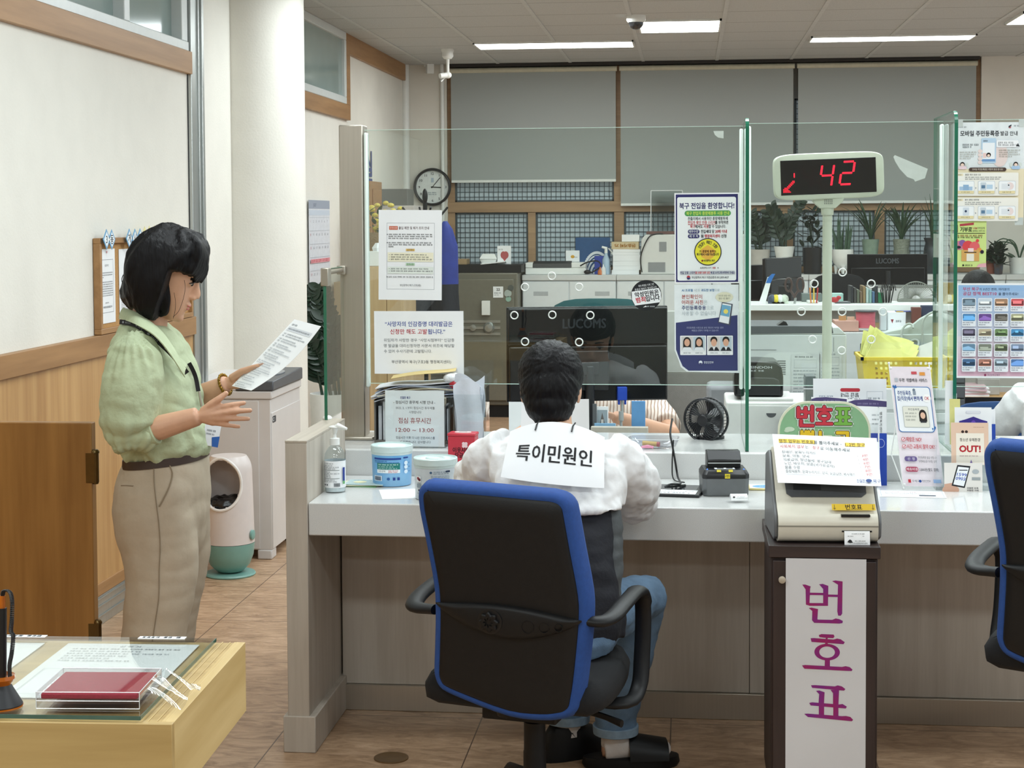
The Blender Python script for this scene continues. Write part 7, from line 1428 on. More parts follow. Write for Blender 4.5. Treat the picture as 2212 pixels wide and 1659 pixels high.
b = B(mat('cable_grey', '#a3a6a4', .5)); b.tube([(.125, -.03, zc - .173), (.126, -.032, zc - .21), (.120, -.034, zc - .26), (.128, -.03, .06), (.13, -.01, .004)], .0055, 10); b.tube([(.121, -.034, zc - .215), (.121, -.034, zc - .25)], .0095, 12); b.build('video_cable', cb)
# small things under the monitor
pr = P(); pr.rect(8, 8, 92, 60, '#9aa6ad').poly([(20, 50), (50, 14), (80, 50)], '#6b6460').rect(40, 30, 60, 55, '#d3cfc9')
bx('photo_print', 'small photo print standing below the right half of the monitor', 'photo', 1288, 878, 1314, 902, 6.18, .002, MATS['white_paper'], z0=.755, pr=pr)
bx('photo_print', 'second small dark photo print left of the first below the monitor', 'photo', 1280, 872, 1289, 902, 6.17, .002, grey_d, z0=.755)
bx('blue_folder', 'blue paper folder standing below the right end of the monitor', 'folder', 1364, 866, 1394, 906, 6.14, .004, mat('folder_blue', '#5f95c8', .6), z0=.731)
bx('blue_sheet', 'pale blue sheet behind the clear tray', 'paper', 1284, 914, 1330, 946, 6.12, .002, mat('sheet_blue', '#86b4d8', .6), z0=.755)
bx('grey_box', 'low pale organiser tray on the staff desk below the monitor', 'tray', 1276, 922, 1400, 960, 6.08, .03, mat('tray_beige', '#b5afa3', .5), z0=.7205)
o = bpy.data.objects['grey_box']; o.name = 'desk_tray'; me = o.data
bx('notice_sheet', 'small white note hanging at the left below the monitor', 'notice', 1099, 868, 1131, 912, 6.2, .001, MATS['white_paper'], z0=.721)
# ---- round sides: teal and blue staff chairs
def schair(lab, px, py, Y, m, w_=.24, rz=0):
    q = at(px, py, Y=Y); t = thing('staff_chair', lab, 'chair', (q.x, Y, 0), rz); h_ = q.z
    b = B(m); o_ = crom([(-w_, h_ - .52), (-w_ * .96, h_ - .2), (-w_ * .86, h_ - .03), (0, h_), (w_ * .86, h_ - .03), (w_ * .96, h_ - .2), (w_, h_ - .52), (0, h_ - .56)], 4); b.loft([[V((x, y + .2 * x * x, z)) for x, z in grow(o_, d)] for d, y in ((-.02, -.02), (0, -.01), (.0, .02), (-.03, .04))]); b.build('backrest', t, ang=60)
    b = B(m); b.loft([[V((.25 * k * abs(cos(a)) ** .6 * (1 if cos(a) > 0 else -1), -.27 + .24 * k * abs(sin(a)) ** .6 * (1 if sin(a) > 0 else -1), z)) for a in (2 * PI * i / 28 for i in range(28))] for k, z in ((.9, .40), (1, .42), (1, .455), (.9, .47))]); b.build('seat', t, ang=60)
    b = B(black); b.tube([(0, .02, h_ - .4), (0, .05, .5), (0, -.1, .40), (0, -.27, .39)], [(.03, .01)] * 4, 10, up=(1, 0, 0)); b.tube([(0, -.27, .1), (0, -.27, .40)], .025, 12); b.build('post', t)
    for k in range(5): a = 2 * PI * k / 5; b = B(black); b.tube([(0, -.27, .1), (.28 * cos(a), -.27 + .28 * sin(a), .06)], [.02, .014], 8); b.ell((.28 * cos(a), -.27 + .28 * sin(a), .028), (.02, .02, .028), 10, 8); b.build('base_leg', t)
    return t
schair('teal staff chair whose backrest rises above the big monitor', 1299, 645, 7.35, mat('teal_fabric', '#1d4f52', .9, bump=.2, bs=400))
schair('blue staff chair behind the right-hand leaflets', 2185, 868, 7.12, mat('blue_fabric', '#2a4a78', .9, bump=.2, bs=400), .26)
schair('black chair behind the pole of the number display', 1812, 592, 9.6, blk_f, .16)
# ---- number display on its pole
c_ = at(1789, 380, Y=5.83); t = thing('number_display', 'cream LED queue-number display showing 42 on a tall pole', 'display', (c_.x, 5.86, RT + .0005), 0); zc = c_.z - RT
cr2 = mat('display_cream', '#d9d8c8', .4, var=.02); M_ = Mx.Translation((0, 0, zc)) @ Mx.Rotation(rad(7), 4, 'Z') @ Mx.Rotation(rad(-2), 4, 'Y')
sgp = lambda f: abs(f) ** .28 * (1 if f > 0 else -1)
b = B(cr2); b.T = M_; b.loft([[V((k * .191 * sgp(cos(a)) * (1 - .03 * abs(sin(a)) ** 4), y, k2 * .08 * sgp(sin(a)))) for a in (2 * PI * (i + .5) / 64 for i in range(64))] for k, k2, y in ((.93, .85, -.0305), (.985, .965, -.029), (1, 1, -.022), (1, 1, -.008), (.95, .9, .03))]); b.build('housing', t, ang=50)
b = B(mat('led_window', '#0e0a0d', .1, spec=.7)); b.T = M_; b.box(-.168, .162, -.0315, -.028, -.062, .058); wn = b.build('led_window', t, bev=.001)
led = mat('led_red', '#ff1030', .4, var=0, emit=2.2)
pr = P(); seg = {'a': ((1, 0), (9, 0)), 'b': ((10, 1), (10, 9)), 'c': ((10, 11), (10, 19)), 'd': ((1, 20), (9, 20)), 'e': ((0, 11), (0, 19)), 'f': ((0, 1), (0, 9)), 'g': ((1, 10), (9, 10))}
def digit(x, y, s, ch):
    for k in ch:
        (a, b_), (c2, d2) = seg[k]; f = lambda u, v: (x + u * s * 1.0 + (20 - v) * s * .16, y + v * s * .92)
        q = .85; pr.poly([f(a, b_ - q), f(c2, d2 - q), f(c2 + .3, d2), f(c2, d2 + q), f(a, b_ + q), f(a - .3, b_)] if b_ == d2 else [f(a - q, b_), f(a, b_ - .3), f(a + q, b_), f(c2 + q, d2), f(c2, d2 + .3), f(c2 - q, d2)], led, up=0)
digit(132, 19, 4.1, 'fgbc'); digit(202, 12, 4.2, 'abged')
pr.rrect(45, 44, 49, 60, 2, led, up=0)
for i in range(9):
    for j in range(9):
        if (i + j) >= 6 and ((j < 6 and i >= 3 and False) or abs((8 - j) - i) <= 1 or (i <= 5 and j >= 3 and i + (8 - j) <= 5)): pr.circ(9 + i * 4.6, 72 + j * 4.6, 1.9, led, 8, up=0)
pr.build('led_digits', wn, lambda u, v, d: M_ @ V((-.168 + u * .33 / 330, -.0317 - d * .5, .058 - v * .12 / 120)))
b = B(cr2); b.T = Mx.Translation((0, 0, zc)); b.loft([[V((x, y, z)) for x, y in ((-w_, -.022), (w_, -.022), (w_, .02), (-w_, .02))] for w_, z in ((.058, -.070), (.05, -.09), (.03, -.108), (.026, -.112))]); nk_ = b.build('neck_block', t, bev=.003)
b = B(grey_d)
for i in range(5):
    for j in range(3): b.box(-.012 + i * .006, -.009 + i * .006, -.0232, -.022, zc - .097 + j * .006, zc - .094 + j * .006)
b.build('speaker_holes', nk_, smooth=False)
b = B(cr2); b.lathe([(.021, zc - .135), (.022, zc - .112)], 24); b.on(cr2).lathe([(.0165, .01), (.0165, zc - .112)], 24); b.build('pole', t); b = B(cr2); b.lathe([(0, 0), (.07, 0), (.07, .008), (.022, .014), (0, .014)], 32); b.build('base', t)
# ---- fan on the ledge
c_ = at(1522, 912, Y=5.72); t = thing('desk_fan', 'small round black desk fan behind the card reader', 'fan', (c_.x + .01, 5.80, RT + .0005), rad(-28)); zc = c_.z - RT
fb = mat('fan_black', '#14161c', .4, var=.1); b = B(fb); R2 = .073
for y in (-.03, .012): b.loft([[V(((R2 + .004 * cos(a2)) * cos(2 * PI * k / 48), y + .006 * sin(a2), zc + (R2 + .004 * cos(a2)) * sin(2 * PI * k / 48))) for k in range(48)] for a2 in (2 * PI * j / 8 for j in range(8))], loop=True)
b.build('guard_ring', t); b = B(fb)
for k in range(40): a = 2 * PI * k / 40; b.tube([(.018 * cos(a), -.036, zc + .018 * sin(a)), (.05 * cos(a + .25), -.036, zc + .05 * sin(a + .25)), (R2 * cos(a + .5), -.030, zc + R2 * sin(a + .5)), ((R2 + .002) * cos(a + .5), .012, zc + (R2 + .002) * sin(a + .5))], .0012, 5)
b.build('guard_wires', t); b = B(fb); b.loft([[V((r * cos(2 * PI * k / 28), y, zc + r * sin(2 * PI * k / 28))) for k in range(28)] for r, y in ((.001, -.040), (.016, -.04), (.021, -.036), (.021, .02), (.001, .03))]); b.build('hub', t)
for k in range(5): a = 2 * PI * k / 5; b = B(fb); b.grid(lambda u, v: ((.018 + .046 * v) * cos(a + .9 * (u - .5) * (.5 + v * .5)), -.012 + .022 * (u - .5), zc + (.018 + .046 * v) * sin(a + .9 * (u - .5) * (.5 + v * .5))), 6, 6, .0015); b.build('blade', t)
b = B(fb); b.tube([(0, .022, zc), (0, .035, zc - .05), (0, .02, .01)], [.010, .009, .010], 10); b.lathe([(0, 0), (.05, 0), (.05, .008), (.015, .016), (0, .016)], 28, (0, .02, 0)); b.build('stand', t)
# ---- printers
x0, x1, za, zb = bxy(1568, 868, 1764, 970, 6.1)
t = thing('printer', 'small beige laser printer beneath the black label printer', 'printer', ((x0 + x1) / 2, 6.1, .7205)); a = (x1 - x0) / 2; h_ = zb - .7205
b = B(beige_p); b.box(-a, a, 0, .34, 0, h_); b.build('body', t, bev=.008)
b = B(beige_p); b.box(-a * .62, a * .62, -.004, .0, .03, h_ - .012); fd = b.build('front_cover', t, bev=.002); b = B(grey_d); b.prism([(-.018 + .018 - .018 * cos(PI * i / 12), h_ - .04 - .016 * sin(PI * i / 12)) for i in range(13)], -.0046, -.004, 'y'); b.build('handle_recess', fd)
b = B(beige_p); b.box(-a * .5, a * .5, .03, .28, h_, h_ + .012); b.build('output_tray', t, bev=.004)
x0, x1, za, zb = bxy(1586, 780, 1692, 868, 6.16); bz = .7205 + h_ + .0125
t = thing('label_printer', 'glossy black rounded label printer on top of the beige printer', 'printer', ((x0 + x1) / 2, 6.16, bz)); a = (x1 - x0) / 2; hh_ = zb - bz
b = B(glos); pf = [(-a, 0), (a, 0), (a, hh_ * .55), (a * .93, hh_ * .85), (a * .7, hh_ * .98), (0, hh_), (-a * .7, hh_ * .99), (-a * .93, hh_ * .9), (-a, hh_ * .6)]; b.prism(pf, 0, .2, 'y'); b.build('shell', t, bev=.008)
b = B(mat('mount_black')); b.prism([(x * .88, z * .5 + .006) for x, z in pf], -.006, 0, 'y'); b.build('front_door', t, bev=.004)
pr = P(); pr.text('SINDOH', 20, 14, 7, '#c9ccd0', 'l', .01, w=26); pr.rect(18, 10, 20, 24, '#c9ccd0').scribble(20, 38, 22, 4, '#c9ccd0')
pr.q = pr.q[1:]; pr.build('marking', t, lambda u, v, d: (-a + u / 60 * 2 * a, -.0005 - d, hh_ - v * .0016))
x0, x1, za, zb = bxy(1612, 706, 1836, 900, 6.28)
t = thing('laser_printer', 'large grey office laser printer behind the number display pole', 'printer', ((x0 + x1) / 2, 6.5, .7205)); a = (x1 - x0) / 2 * 6.5 / 6.28; h_ = 1.62 - (1.62 - zb) * 6.5 / 6.28 - .7205
pg = mat('printer_grey', '#d0d3d3', .5, var=.02); b = B(pg); b.box(-a, a, 0, .42, 0, h_ - .03); b.prism([(-a, h_ - .03), (a, h_ - .03), (a - .03, h_), (-a, h_)], 0, .42, 'y'); b.build('body', t, bev=.004)
b = B(grey_d); b.prism([(-a + .01, h_ - .028), (a - .05, h_ - .024), (a - .055, h_ + .004), (-a + .01, h_ + .004)], -.002, .36, 'y'); b.on(black).prism([(-.07, h_), (-.04, h_ + .022), (-.03, h_ + .018), (-.02, h_)], .02, .1, 'y'); b.build('paper_tray', t, bev=.002)
b = B(grey_d)
for z, n_ in ((h_ - .185, 7), (h_ - .30, 4)):
    for i in range(n_): b.box(-a + .055, -a + .165, -.0012, .0, z + i * .0085, z + i * .0085 + .0035)
b.build('vent_slots', t, smooth=False)
b = B(mat('seam_grey', '#8d9092', .5)); b.box(-a + .02, -a + .022, -.001, 0, .02, h_ - .09); b.box(-a, -a + .13, -.001, 0, h_ - .09, h_ - .088); b.box(a - .05, a - .048, -.001, 0, .02, h_ - .04); b.build('panel_seams', t, smooth=False)
for i, (u0, v0, lab) in enumerate(((a - .155, h_ - .37, 'printed notice taped on the large laser printer, left of the pole'), (a - .06, h_ - .36, 'narrow printed notice taped on the large laser printer, right of the pole'))):
    pr = P(); pr.scribble(10, 60, 8, 5, '#70757c').frame(8, 16, 70, 40, .6, '#9aa0a8')
    for k in range(14): pr.scribble(6, 72, 48 + k * 10, 4, '#8a9098')
    paper('notice_sheet', lab, 'notice', pr, 80, 200, (.11, .085)[i], .27, ((x0 + x1) / 2 + u0 + .0, 6.4975, .7205 + v0 + .13), 0, m=mat('notice_grey', '#c9cccd', .6), group='notices on the laser printer')
x0, x1, za, zb = bxy(1694, 824, 1762, 905, 6.05)
t = thing('card_terminal', 'black card terminal between label printer and leaflets', 'terminal', ((x0 + x1) / 2, 6.0, .7205)); b = B(mat('mount_black')); b.prism([(0, 0), (.14, 0), (.14, .20), (.02, .135), (0, .12)], -.06, .06, 'x'); b.build('body', t, bev=.004); b = B(MATS['white_paper']); b.grid(lambda u, v: (-.055 + .05 * u, .018 + .07 * v, .146 + .036 * v + .01 * sin(3 * v)), 2, 8, .0006); b.build('receipt', t)
bx('plastic_case', 'clear case with dark contents behind the upside-down leaflet', 'box', 1740, 812, 1762, 880, 5.995, .10, mat('smoke_case', '#5d6264', .3), z0=.721)
# ---- drawer unit with the yellow basket
x0, x1, za, zb = bxy(1862, 838, 2046, 1000, 6.25)
t = thing('drawer_unit', 'small grey drawer unit under the yellow basket', 'drawer unit', ((x0 + x1) / 2, 6.25, .7205)); a = (x1 - x0) / 2; h_ = zb - .7205
b = B(grey_l); b.box(-a, a, .006, .3, 0, h_); b.build('body', t, bev=.003)
for k in range(3): b = B(grey_l); b.box(-a + .006, a - .006, 0, .0055, .008 + k * h_ / 3, (k + 1) * h_ / 3 - .004); d_ = b.build('drawer', t, bev=.002); b = B(grey_d); b.box(-.03, .03, -.003, .0, (k + .5) * h_ / 3, (k + .5) * h_ / 3 + .008); b.build('handle', d_)
yb = mat('yellow_basket', '#e8c71a', .4, var=.04); zt = .7205 + h_ + .001
t = thing('plastic_basket', 'bright yellow perforated plastic basket heaped with envelopes', 'basket', ((x0 + x1) / 2, 6.26, zt)); W2, H2 = a, .105
def wall(f, n, m_):
    b = B(yb); cw = 2 * W2 / n
    for i in range(n):
        for j in range(11):
            hole = 1 <= j <= 9 and i % 2 and j % 2 and not (n // 2 - 2 <= i <= n // 2 + 1) and 3 < i < n - 3
            if not hole: b.add([f(-1 + 2 * (i + p) / n, (j + q) / 11 * H2, d) for d in (0, 1) for q in (0, 1) for p in (0, 1)], [(0, 1, 3, 2), (4, 6, 7, 5), (0, 4, 5, 1), (2, 3, 7, 6), (0, 2, 6, 4), (1, 5, 7, 3)])
    return b
b = wall(lambda u, z, d: (u * W2 * (.92 + .08 * z / H2), -.006 * z / H2 + .002 * d, z), 34, 0); b.build('front_wall', t, smooth=False)
b = B(yb); b.box(-W2 * .92, W2 * .92, .0, .24, 0, .003)
for s in (-1, 1): b.add([(s * W2 * k, y, z) for k, z in ((.92, 0), (1, H2)) for y in (0, .25)], [(0, 1, 3, 2)])
b.add([(s * W2 * k, .24 + .006 * (z > 0), z) for k, z in ((.92, 0), (1, H2)) for s in (-1, 1)], [(0, 1, 3, 2)])
b.box(-W2 - .004, W2 + .004, -.012, .004, H2 - .004, H2 + .008); b.box(-W2 - .004, W2 + .004, .24, .256, H2 - .004, H2 + .008); b.box(-W2 - .004, -W2 + .006, -.012, .256, H2 - .004, H2 + .008); b.box(W2 - .006, W2 + .004, -.012, .256, H2 - .004, H2 + .008); b.build('basket_body', t, smooth=False)
env = mat('lime_envelope', '#d3d27c', .7, var=.06, vs=30); ex = (x0 + x1) / 2
for i in range(7):
    b = B(env); b.grid(lambda u, v: (-.10 + .17 * u + .02 * v, .02 * sin(3 * u) + .004 * sin(9 * u + i), .135 * v - .035 * u * v + .006 * sin(7 * u + i)), 12, 6, .003)
    one(b, 'yellow_envelope', ('folded yellow-green envelope heaped in the yellow basket', 'foremost yellow-green envelope in the basket')[i == 0], 'envelope', (ex - .05 + .006 * (i % 3), 6.30 + .018 * i, zt + .06 + .012 * (i % 4)), rad(4 * (i % 3) - 4), 'yellow-green envelopes in the basket' if i else None, rot=(rad(-34), rad(20 - 3 * i), 0), ang=70)
for i in range(8):
    b = B(MATS['white_paper'] if i % 2 else mat('page_grey', '#c6c5bb', .7)); b.box(-.085, .085, 0, .004, 0, .15); one(b, 'paper_bundle', 'stapled page leaning at the right in the yellow basket', 'paper', (ex + .085, 6.30 + i * .008, zt + .03 - i * .001), 0, 'pages leaning in the yellow basket', rot=(rad(-42), rad(-20), 0))
# ---- grey counting machine with cable, on a shelf behind
x0, x1, za, zb = bxy(1912, 672, 2028, 742, 6.75)
t = thing('counting_machine', 'pale grey desktop machine with a coiled cable above the yellow basket', 'machine', ((x0 + x1) / 2 + .03, 6.72, za - .015), rad(-14)); a = (x1 - x0) / 2 + .05; h_ = zb - za; mg_ = mat('machine_grey', '#bcc4bd', .45, var=.02)
b = B(mg_); b.prism(crom([(-a, 0), (a, 0), (a, h_ * .62), (a * .55, h_ * .95), (a * .1, h_), (-a * .3, h_ * .66), (-a * .75, h_ * .52), (-a, h_ * .4)], 3), 0, .22, 'y'); b.build('body', t, bev=.006)
b = B(mg_); b.prism([(-a, 0.005), (a, .005), (a, .06), (-a * .9, .05)], -.012, 0, 'y'); b.build('front_lip', t, bev=.003)
b = B(mat('cable_light', '#aeb5ae', .5)); pts = []
for k in range(60): q = k / 59; pts.append((-a * .35 + .05 * q + .028 * cos(14 * q), -.03 + .012 * sin(14 * q), h_ * .62 - .14 * q + .03 * sin(14 * q)))
b.tube(pts, .0045, 7); b.tube([V(p) for p in crom([(a * .9, .03, h_ * .95), (a * .5, -.02, h_ * 1.15), (a * .1, -.03, h_ * .9), (a * .05, -.03, .0), (-a * .15, -.03, -.05)], 5, False)], .0045, 7); b.build('cable', t)
mz = za - .016
bx('shelf_stand', 'dark stacked letter trays carrying the pale grey machine', 'letter trays', 1872, 742, 2040, 960, 6.7, .26, mat('tray_dark', '#3c3e40', .5), z0=0.0); o = bpy.data.objects['shelf_stand']; o.name = 'letter_trays'; o.scale.z = (mz - .0) / (max(v.co.z for v in o.data.vertices)); 
b = B(mat('tray_label', '#d9dbdc', .6))
x0, x1, _, _ = bxy(1872, 742, 2040, 960, 6.7)
zs_ = max(v.co.z for v in o.data.vertices); 
for k in range(5): b.box(-.14, -.08, -.003, -.0005, (mz - .06 - k * .06) / mz * zs_, (mz - .045 - k * .06) / mz * zs_)
b.build('tray_labels', o, smooth=False)
# ---- near partition with its shelf of stationery
ZLC = at(1830, 716.5, Y=7.9).z; YS = 8.2; x0, x1 = at(1598, 660, Y=YS).x, at(2240, 660, Y=YS).x; zs = at(1800, 657, Y=YS).z
t = thing('desk_partition', 'low grey partition with a white shelf carrying stationery', 'partition', ((x0 + x1) / 2, YS, 0)); a = (x1 - x0) / 2
b = B(mat('partition_fabric', '#a9a6a0', .8, var=.03)); b.box(-a, a, .02, .06, 0, zs - .03); b.build('panel', t); b = B(whitep); b.box(-a, a, -.05, .30, zs - .03, zs); b.build('shelf', t, bev=.003); b = B(sw_); b.box(-a, a, .0, .018, zs - .16, zs - .09); b.build('wood_rail', t)
g = 'stationery on the partition shelf'
def st_(nm, lab, cat, px0, py0, px1, m, Y=8.28, d=.10, **k): return bx(nm, lab, cat, px0, py0, px1, 660, Y, d, m, z0=zs + .0005, **k)
t = thing('scissors', 'large dark-handled scissors standing open on the partition shelf', 'scissors', (at(1716, 640, Y=8.22).x, 8.22, zs + .001)); bh = mat('scissor_handle', '#4a3a36', .45)
for s in (-1, 1): b = B(bh); b.tube([(s * .028 + .016 * cos(q), 0, .092 + .032 * sin(q)) for q in (2 * PI * i / 20 for i in range(20))], .0055, 8, closed=True); b.tube([(s * .018, 0, .064), (s * -.004, 0, .03)], .006, 8); b.build('handle', t)
b = B(alu); b.tube([(.006, 0, .03), (.001, 0, 0)], [(.006, .0015)] * 2, 6, up=(1, 0, 0)); b.build('blades', t)
b = B(whitep); b.loft([[V((x, y, z)) for x, y in ((-w_ + o_, 0), (w_ + o_, 0), (w_ + o_, .006), (-w_ + o_, .006))] for w_, o_, z in ((.016, -.02, 0), (.014, -.002, .06), (.011, .018, .13))]); b.on(mat('blue_tip', '#2f6fb8', .4)).loft([[V((x, y, z)) for x, y in ((-w_ + o_, -.001), (w_ + o_, -.001), (w_ + o_, .007), (-w_ + o_, .007))] for w_, o_, z in ((.0115, .010, .10), (.0125, .020, .125), (.008, .036, .145))]); one(b, 'letter_opener', 'white and blue letter opener leaning at the left end of the shelf', 'letter opener', (at(1655, 640, Y=8.24).x, 8.24, zs + .001))
st_('pen_cup', 'white square cup on the partition shelf left of the pole', 'cup', 1745, 650, 1768, whitep); 
for i, (px, py, c_) in enumerate(((1752, 655, '#c9793a'), (1758, 648, '#e0c050'), (1764, 652, '#b03a3a'))): q = at(px, py, Y=8.24); b = B(mat('pencil_%d' % i, c_, .5)); b.tube([(0, 0, 0), (.006 * (i - 1), 0, .075)], .0035, 8); one(b, 'pencil', ('orange', 'yellow', 'red')[i] + ' pencil standing on the shelf in front of the white cup', 'pencil', (q.x, 8.24, zs + .0035), 0, g)
for i, (px, c_) in enumerate(((1668, '#3f4a5a'), (1676, '#d9c52f'), (1685, '#dfe3df'), (1694, '#c9d3c2'))): q = at(px, 650, Y=8.26); b = B(mat('clut_' + c_[1:], c_, .5, var=.2, vs=60)); b.ell((0, 0, .022), (.022, .03, .022), 12, 8); b.box(-.02, .02, -.02, .02, 0, .012); one(b, 'tape_dispenser', ('dark', 'yellow', 'white', 'pale green')[i] + ' small stationery item right of the letter opener', 'stationery', (q.x, 8.26, zs + .0005), 0, g)
st_('black_radio', 'black speaker box behind the small stationery on the shelf', 'speaker', 1658, 635, 1685, blk_p, Y=8.40, d=.08); st_('black_cup', 'black pen cup behind the scissors', 'cup', 1683, 618, 1704, black, Y=8.42, d=.06)
st_('grey_case', 'grey green stationery case behind the scissors', 'box', 1732, 634, 1776, mat('case_grey', '#6c7672', .5), Y=8.42, d=.07)
st_('mint_box', 'mint-coloured carton right of the display pole', 'box', 1798, 634, 1822, mat('mint', '#a9cfc6', .5), Y=8.36, d=.08); st_('dark_case', 'dark grey low case in front of the mint carton', 'box', 1804, 652, 1838, grey_d, Y=8.26, d=.06)
b = B(mat('red_bow', '#b02a2e', .5)); b.ell((0, 0, .02), (.022, .015, .014), 10, 8); b.ell((.02, 0, .03), (.012, .012, .010), 8, 6); q = at(1802, 652, Y=8.24); one(b, 'red_stamp', 'small red stamp beside the display pole on the shelf', 'stamp', (q.x, 8.22, zs + .0005))
for i, c_ in enumerate(('#23262a', '#3b3a38', '#5a5f4f', '#6f5b45', '#8a7350', '#a9bdb8', '#7fa29c', '#4a6a8c', '#2b2d33')):
    px = 1838 + i * 6.6; st_('ring_binder', ('near-black', 'dark brown', 'olive', 'brown', 'tan', 'pale aqua', 'sea-green', 'steel blue', 'charcoal')[i] + ' file folder standing in the row right of the display pole', 'folder', px, 618 + (i % 4) * 4, px + 5.5, mat('file_' + c_[1:], c_, .5), Y=8.30, d=.16, grp='file folders on the partition shelf', bev=.002)
st_('green_bottle', 'small green bottle between the file folders and binder clips', 'bottle', 1897, 632, 1908, mat('green_liquid', '#2f7a54', .3), Y=8.3, d=.04)
q = at(1916, 640, Y=8.26); b = B(black)
for k in range(7): b.tube([(.006 * (k - 3), .01 * (k % 2), 0), (.010 * (k - 3), .01 * (k % 2), .06 + .01 * (k % 3)), (.010 * (k - 3) + .008, .01 * (k % 2), .095), (.010 * (k - 3) + .012, .01 * (k % 2), .06)], .003, 6)
one(b, 'clip_bunch', 'bunch of black binder clips on the shelf', 'clips', (q.x, 8.26, zs + .003))
pr = P(); pr.rect(0, 0, 45, 100, '#d9b03a').circ(80, 50, 12, '#e6e8ee').circ(80, 50, 9, '#2f3a86').scribble(45, 70, 50, 12, '#c9cde0'); st_('paper_clip_box', 'blue and yellow carton above the white card box', 'carton', 1925, 655, 1959, mat('carton_blue', '#2f3a86', .5), Y=8.2, d=.06, pr=pr)
bpy.data.objects['paper_clip_box'].location.z = at(1940, 674, Y=8.0).z; bpy.data.objects['paper_clip_box'].location.y = 8.0
pr = P(); pr.poly([(18, 40), (34, 40), (26, 62)], '#8a2f3a').scribble(45, 80, 50, 12, '#70757c'); bx('card_box', 'white card box under the blue and yellow carton', 'box', 1917, 674, 1957, 697, 8.0, .12, MATS['white_paper'], pr=pr, z0=ZLC)
bx('clear_jar', 'clear plastic jar left of the white card box', 'jar', 1901, 667, 1915, 697, 7.98, .04, mat('clear_jar', '#cdd6d8', .15), z0=ZLC)
zj = at(1940, 697, Y=8.0).z
t = thing('pink_tape_spool', 'tall spool of pink ribbon tape below the file folders', 'spool', (at(1872, 690, Y=7.9).x, 7.95, zj - .0)); pk = mat('pink_tape', '#c9616f', .5, var=.1, vs=20, stretch=(1, 1, 8)); h_ = at(1872, 671, Y=7.95).z - zj + .02
b = B(pk); b.lathe([(.01, -.02), (.046, -.02), (.044, h_ * .3), (.046, h_ * .6), (.045, h_ - .024), (.01, h_ - .024)], 28); b.build('tape', t); b = B(grey_d); b.lathe([(0, h_ - .024), (.055, h_ - .024), (.055, h_ - .018), (0, h_ - .018)], 28); b.build('flange', t)
x0, x1, za, zb = bxy(1803, 690, 1855, 716, 7.9); bx('pink_box', 'open dusty-pink desk box right of the display pole', 'box', 1803, 693, 1855, 716, 7.9, .14, mat('dusty_pink', '#c69a8b', .6))
for i, (px, py, c_) in enumerate(((1812, 682, '#b98a5a'), (1830, 684, '#d9b8a0'), (1820, 686, '#5f8a78'))): bx('note_pad', ('brown', 'peach', 'green')[i] + ' note pad standing in the dusty-pink box', 'note pad', px, py, px + 16, 715, 7.93 + .03 * i, .01, mat('pad_' + c_[1:], c_, .6), grp='note pads in the pink box', bev=.001)
bx('low_cabinet', 'grey cabinet top carrying the pink box and ribbon spool', 'cabinet', 1790, 716, 2034, 960, 7.86, .30, grey_l, z0=0); 
o = bpy.data.objects['low_cabinet']; o.scale.z = (ZLC - .001) / max(v.co.z for v in o.data.vertices)
b = B(mat('fan_wire', '#8a8d86', .4, metal=.6)); q = at(1975, 668, Y=8.5)
for k in range(30): a_ = PI * k / 29; b.tube([(.02 * cos(a_), 0, .02 * sin(a_)), (.085 * cos(a_), 0, .085 * sin(a_))], .0015, 5)
b.tube([(.088 * cos(PI * k / 24), 0, .088 * sin(PI * k / 24)) for k in range(25)], .003, 6); b.box(-.09, .09, -.02, .02, -.01, .004); one(b, 'fan_guard', 'grey wire fan guard behind the blue and yellow carton', 'fan', (q.x, 8.44, zs + .011))
bx('brown_case', 'brown case beside the fan guard', 'case', 1970, 664, 1990, 690, 7.97, .05, mat('case_brown', '#6a3a30', .5), z0=ZLC); bx('navy_case', 'dark blue case right of the brown case', 'case', 1991, 660, 2020, 690, 8.02, .05, mat('case_navy', '#2c3550', .5), z0=ZLC); b = B(mat('gold_tape', '#c9a43a', .3, metal=.4)); b.lathe([(.02, 0), (.038, 0), (.04, .05), (.038, .1), (.02, .1)], 24); one(b, 'tape_roll', 'yellow tape roll standing right of the second glass fin', 'tape', (at(2046, 665, Y=8.2).x, 8.26, zs + .001))
# ---- screens beyond
def screen(lab, px, py, Y, w_, h_, rz, z0, logo=0):
    q = at(px, py, Y=Y); t = thing('monitor', lab, 'monitor', (q.x, Y, z0), rz); zc = q.z - z0
    b = B(glos); b.box(-w_ / 2, w_ / 2, 0, .022, zc - h_ / 2, zc + h_ / 2); b.build('screen_bezel', t, bev=.004); b = B(glos); b.box(-w_ * .46, w_ * .46, -.02, .0, zc - h_ * .44, zc + h_ * .1); b.build('lower_back', t, bev=.006)
    b = B(mat('mount_black')); b.tube([(0, -.025, zc), (0, -.025, .015)], .018, 12); b.lathe([(0, 0), (.11, 0), (.11, .01), (0, .016)], 28); b.build('stand', t)
    if logo: pr = P(); pr.text('LUCOMS', 50, 50, 40, '#4a4c50', 'c', .02, w=96); pr.build('maker_name', t, lambda u, v, d: (-.075 + u * .0015, -.0006 - d, zc + h_ * .3 - (v - 50) * .001))
    return t
desk('grey desk with two monitors behind the stationery shelf', .55, 1.05, 8.62, 9.08, .72); desk('far grey desk with a black monitor before the potted plants', .85, 2.4, 10.7, 11.4, .72)
screen('black monitor seen from behind among the plants, beyond the second fin', 1917, 585, 10.9, .51, .215, rad(3), .7205, 1)
screen('slim dark monitor turned sideways left of the display pole', 1694, 612, 8.8, .44, .27, rad(62), .7205); screen('grey-backed screen turned sideways, nearest the left fin', 1645, 612, 9.05, .40, .2, rad(40), .7205)
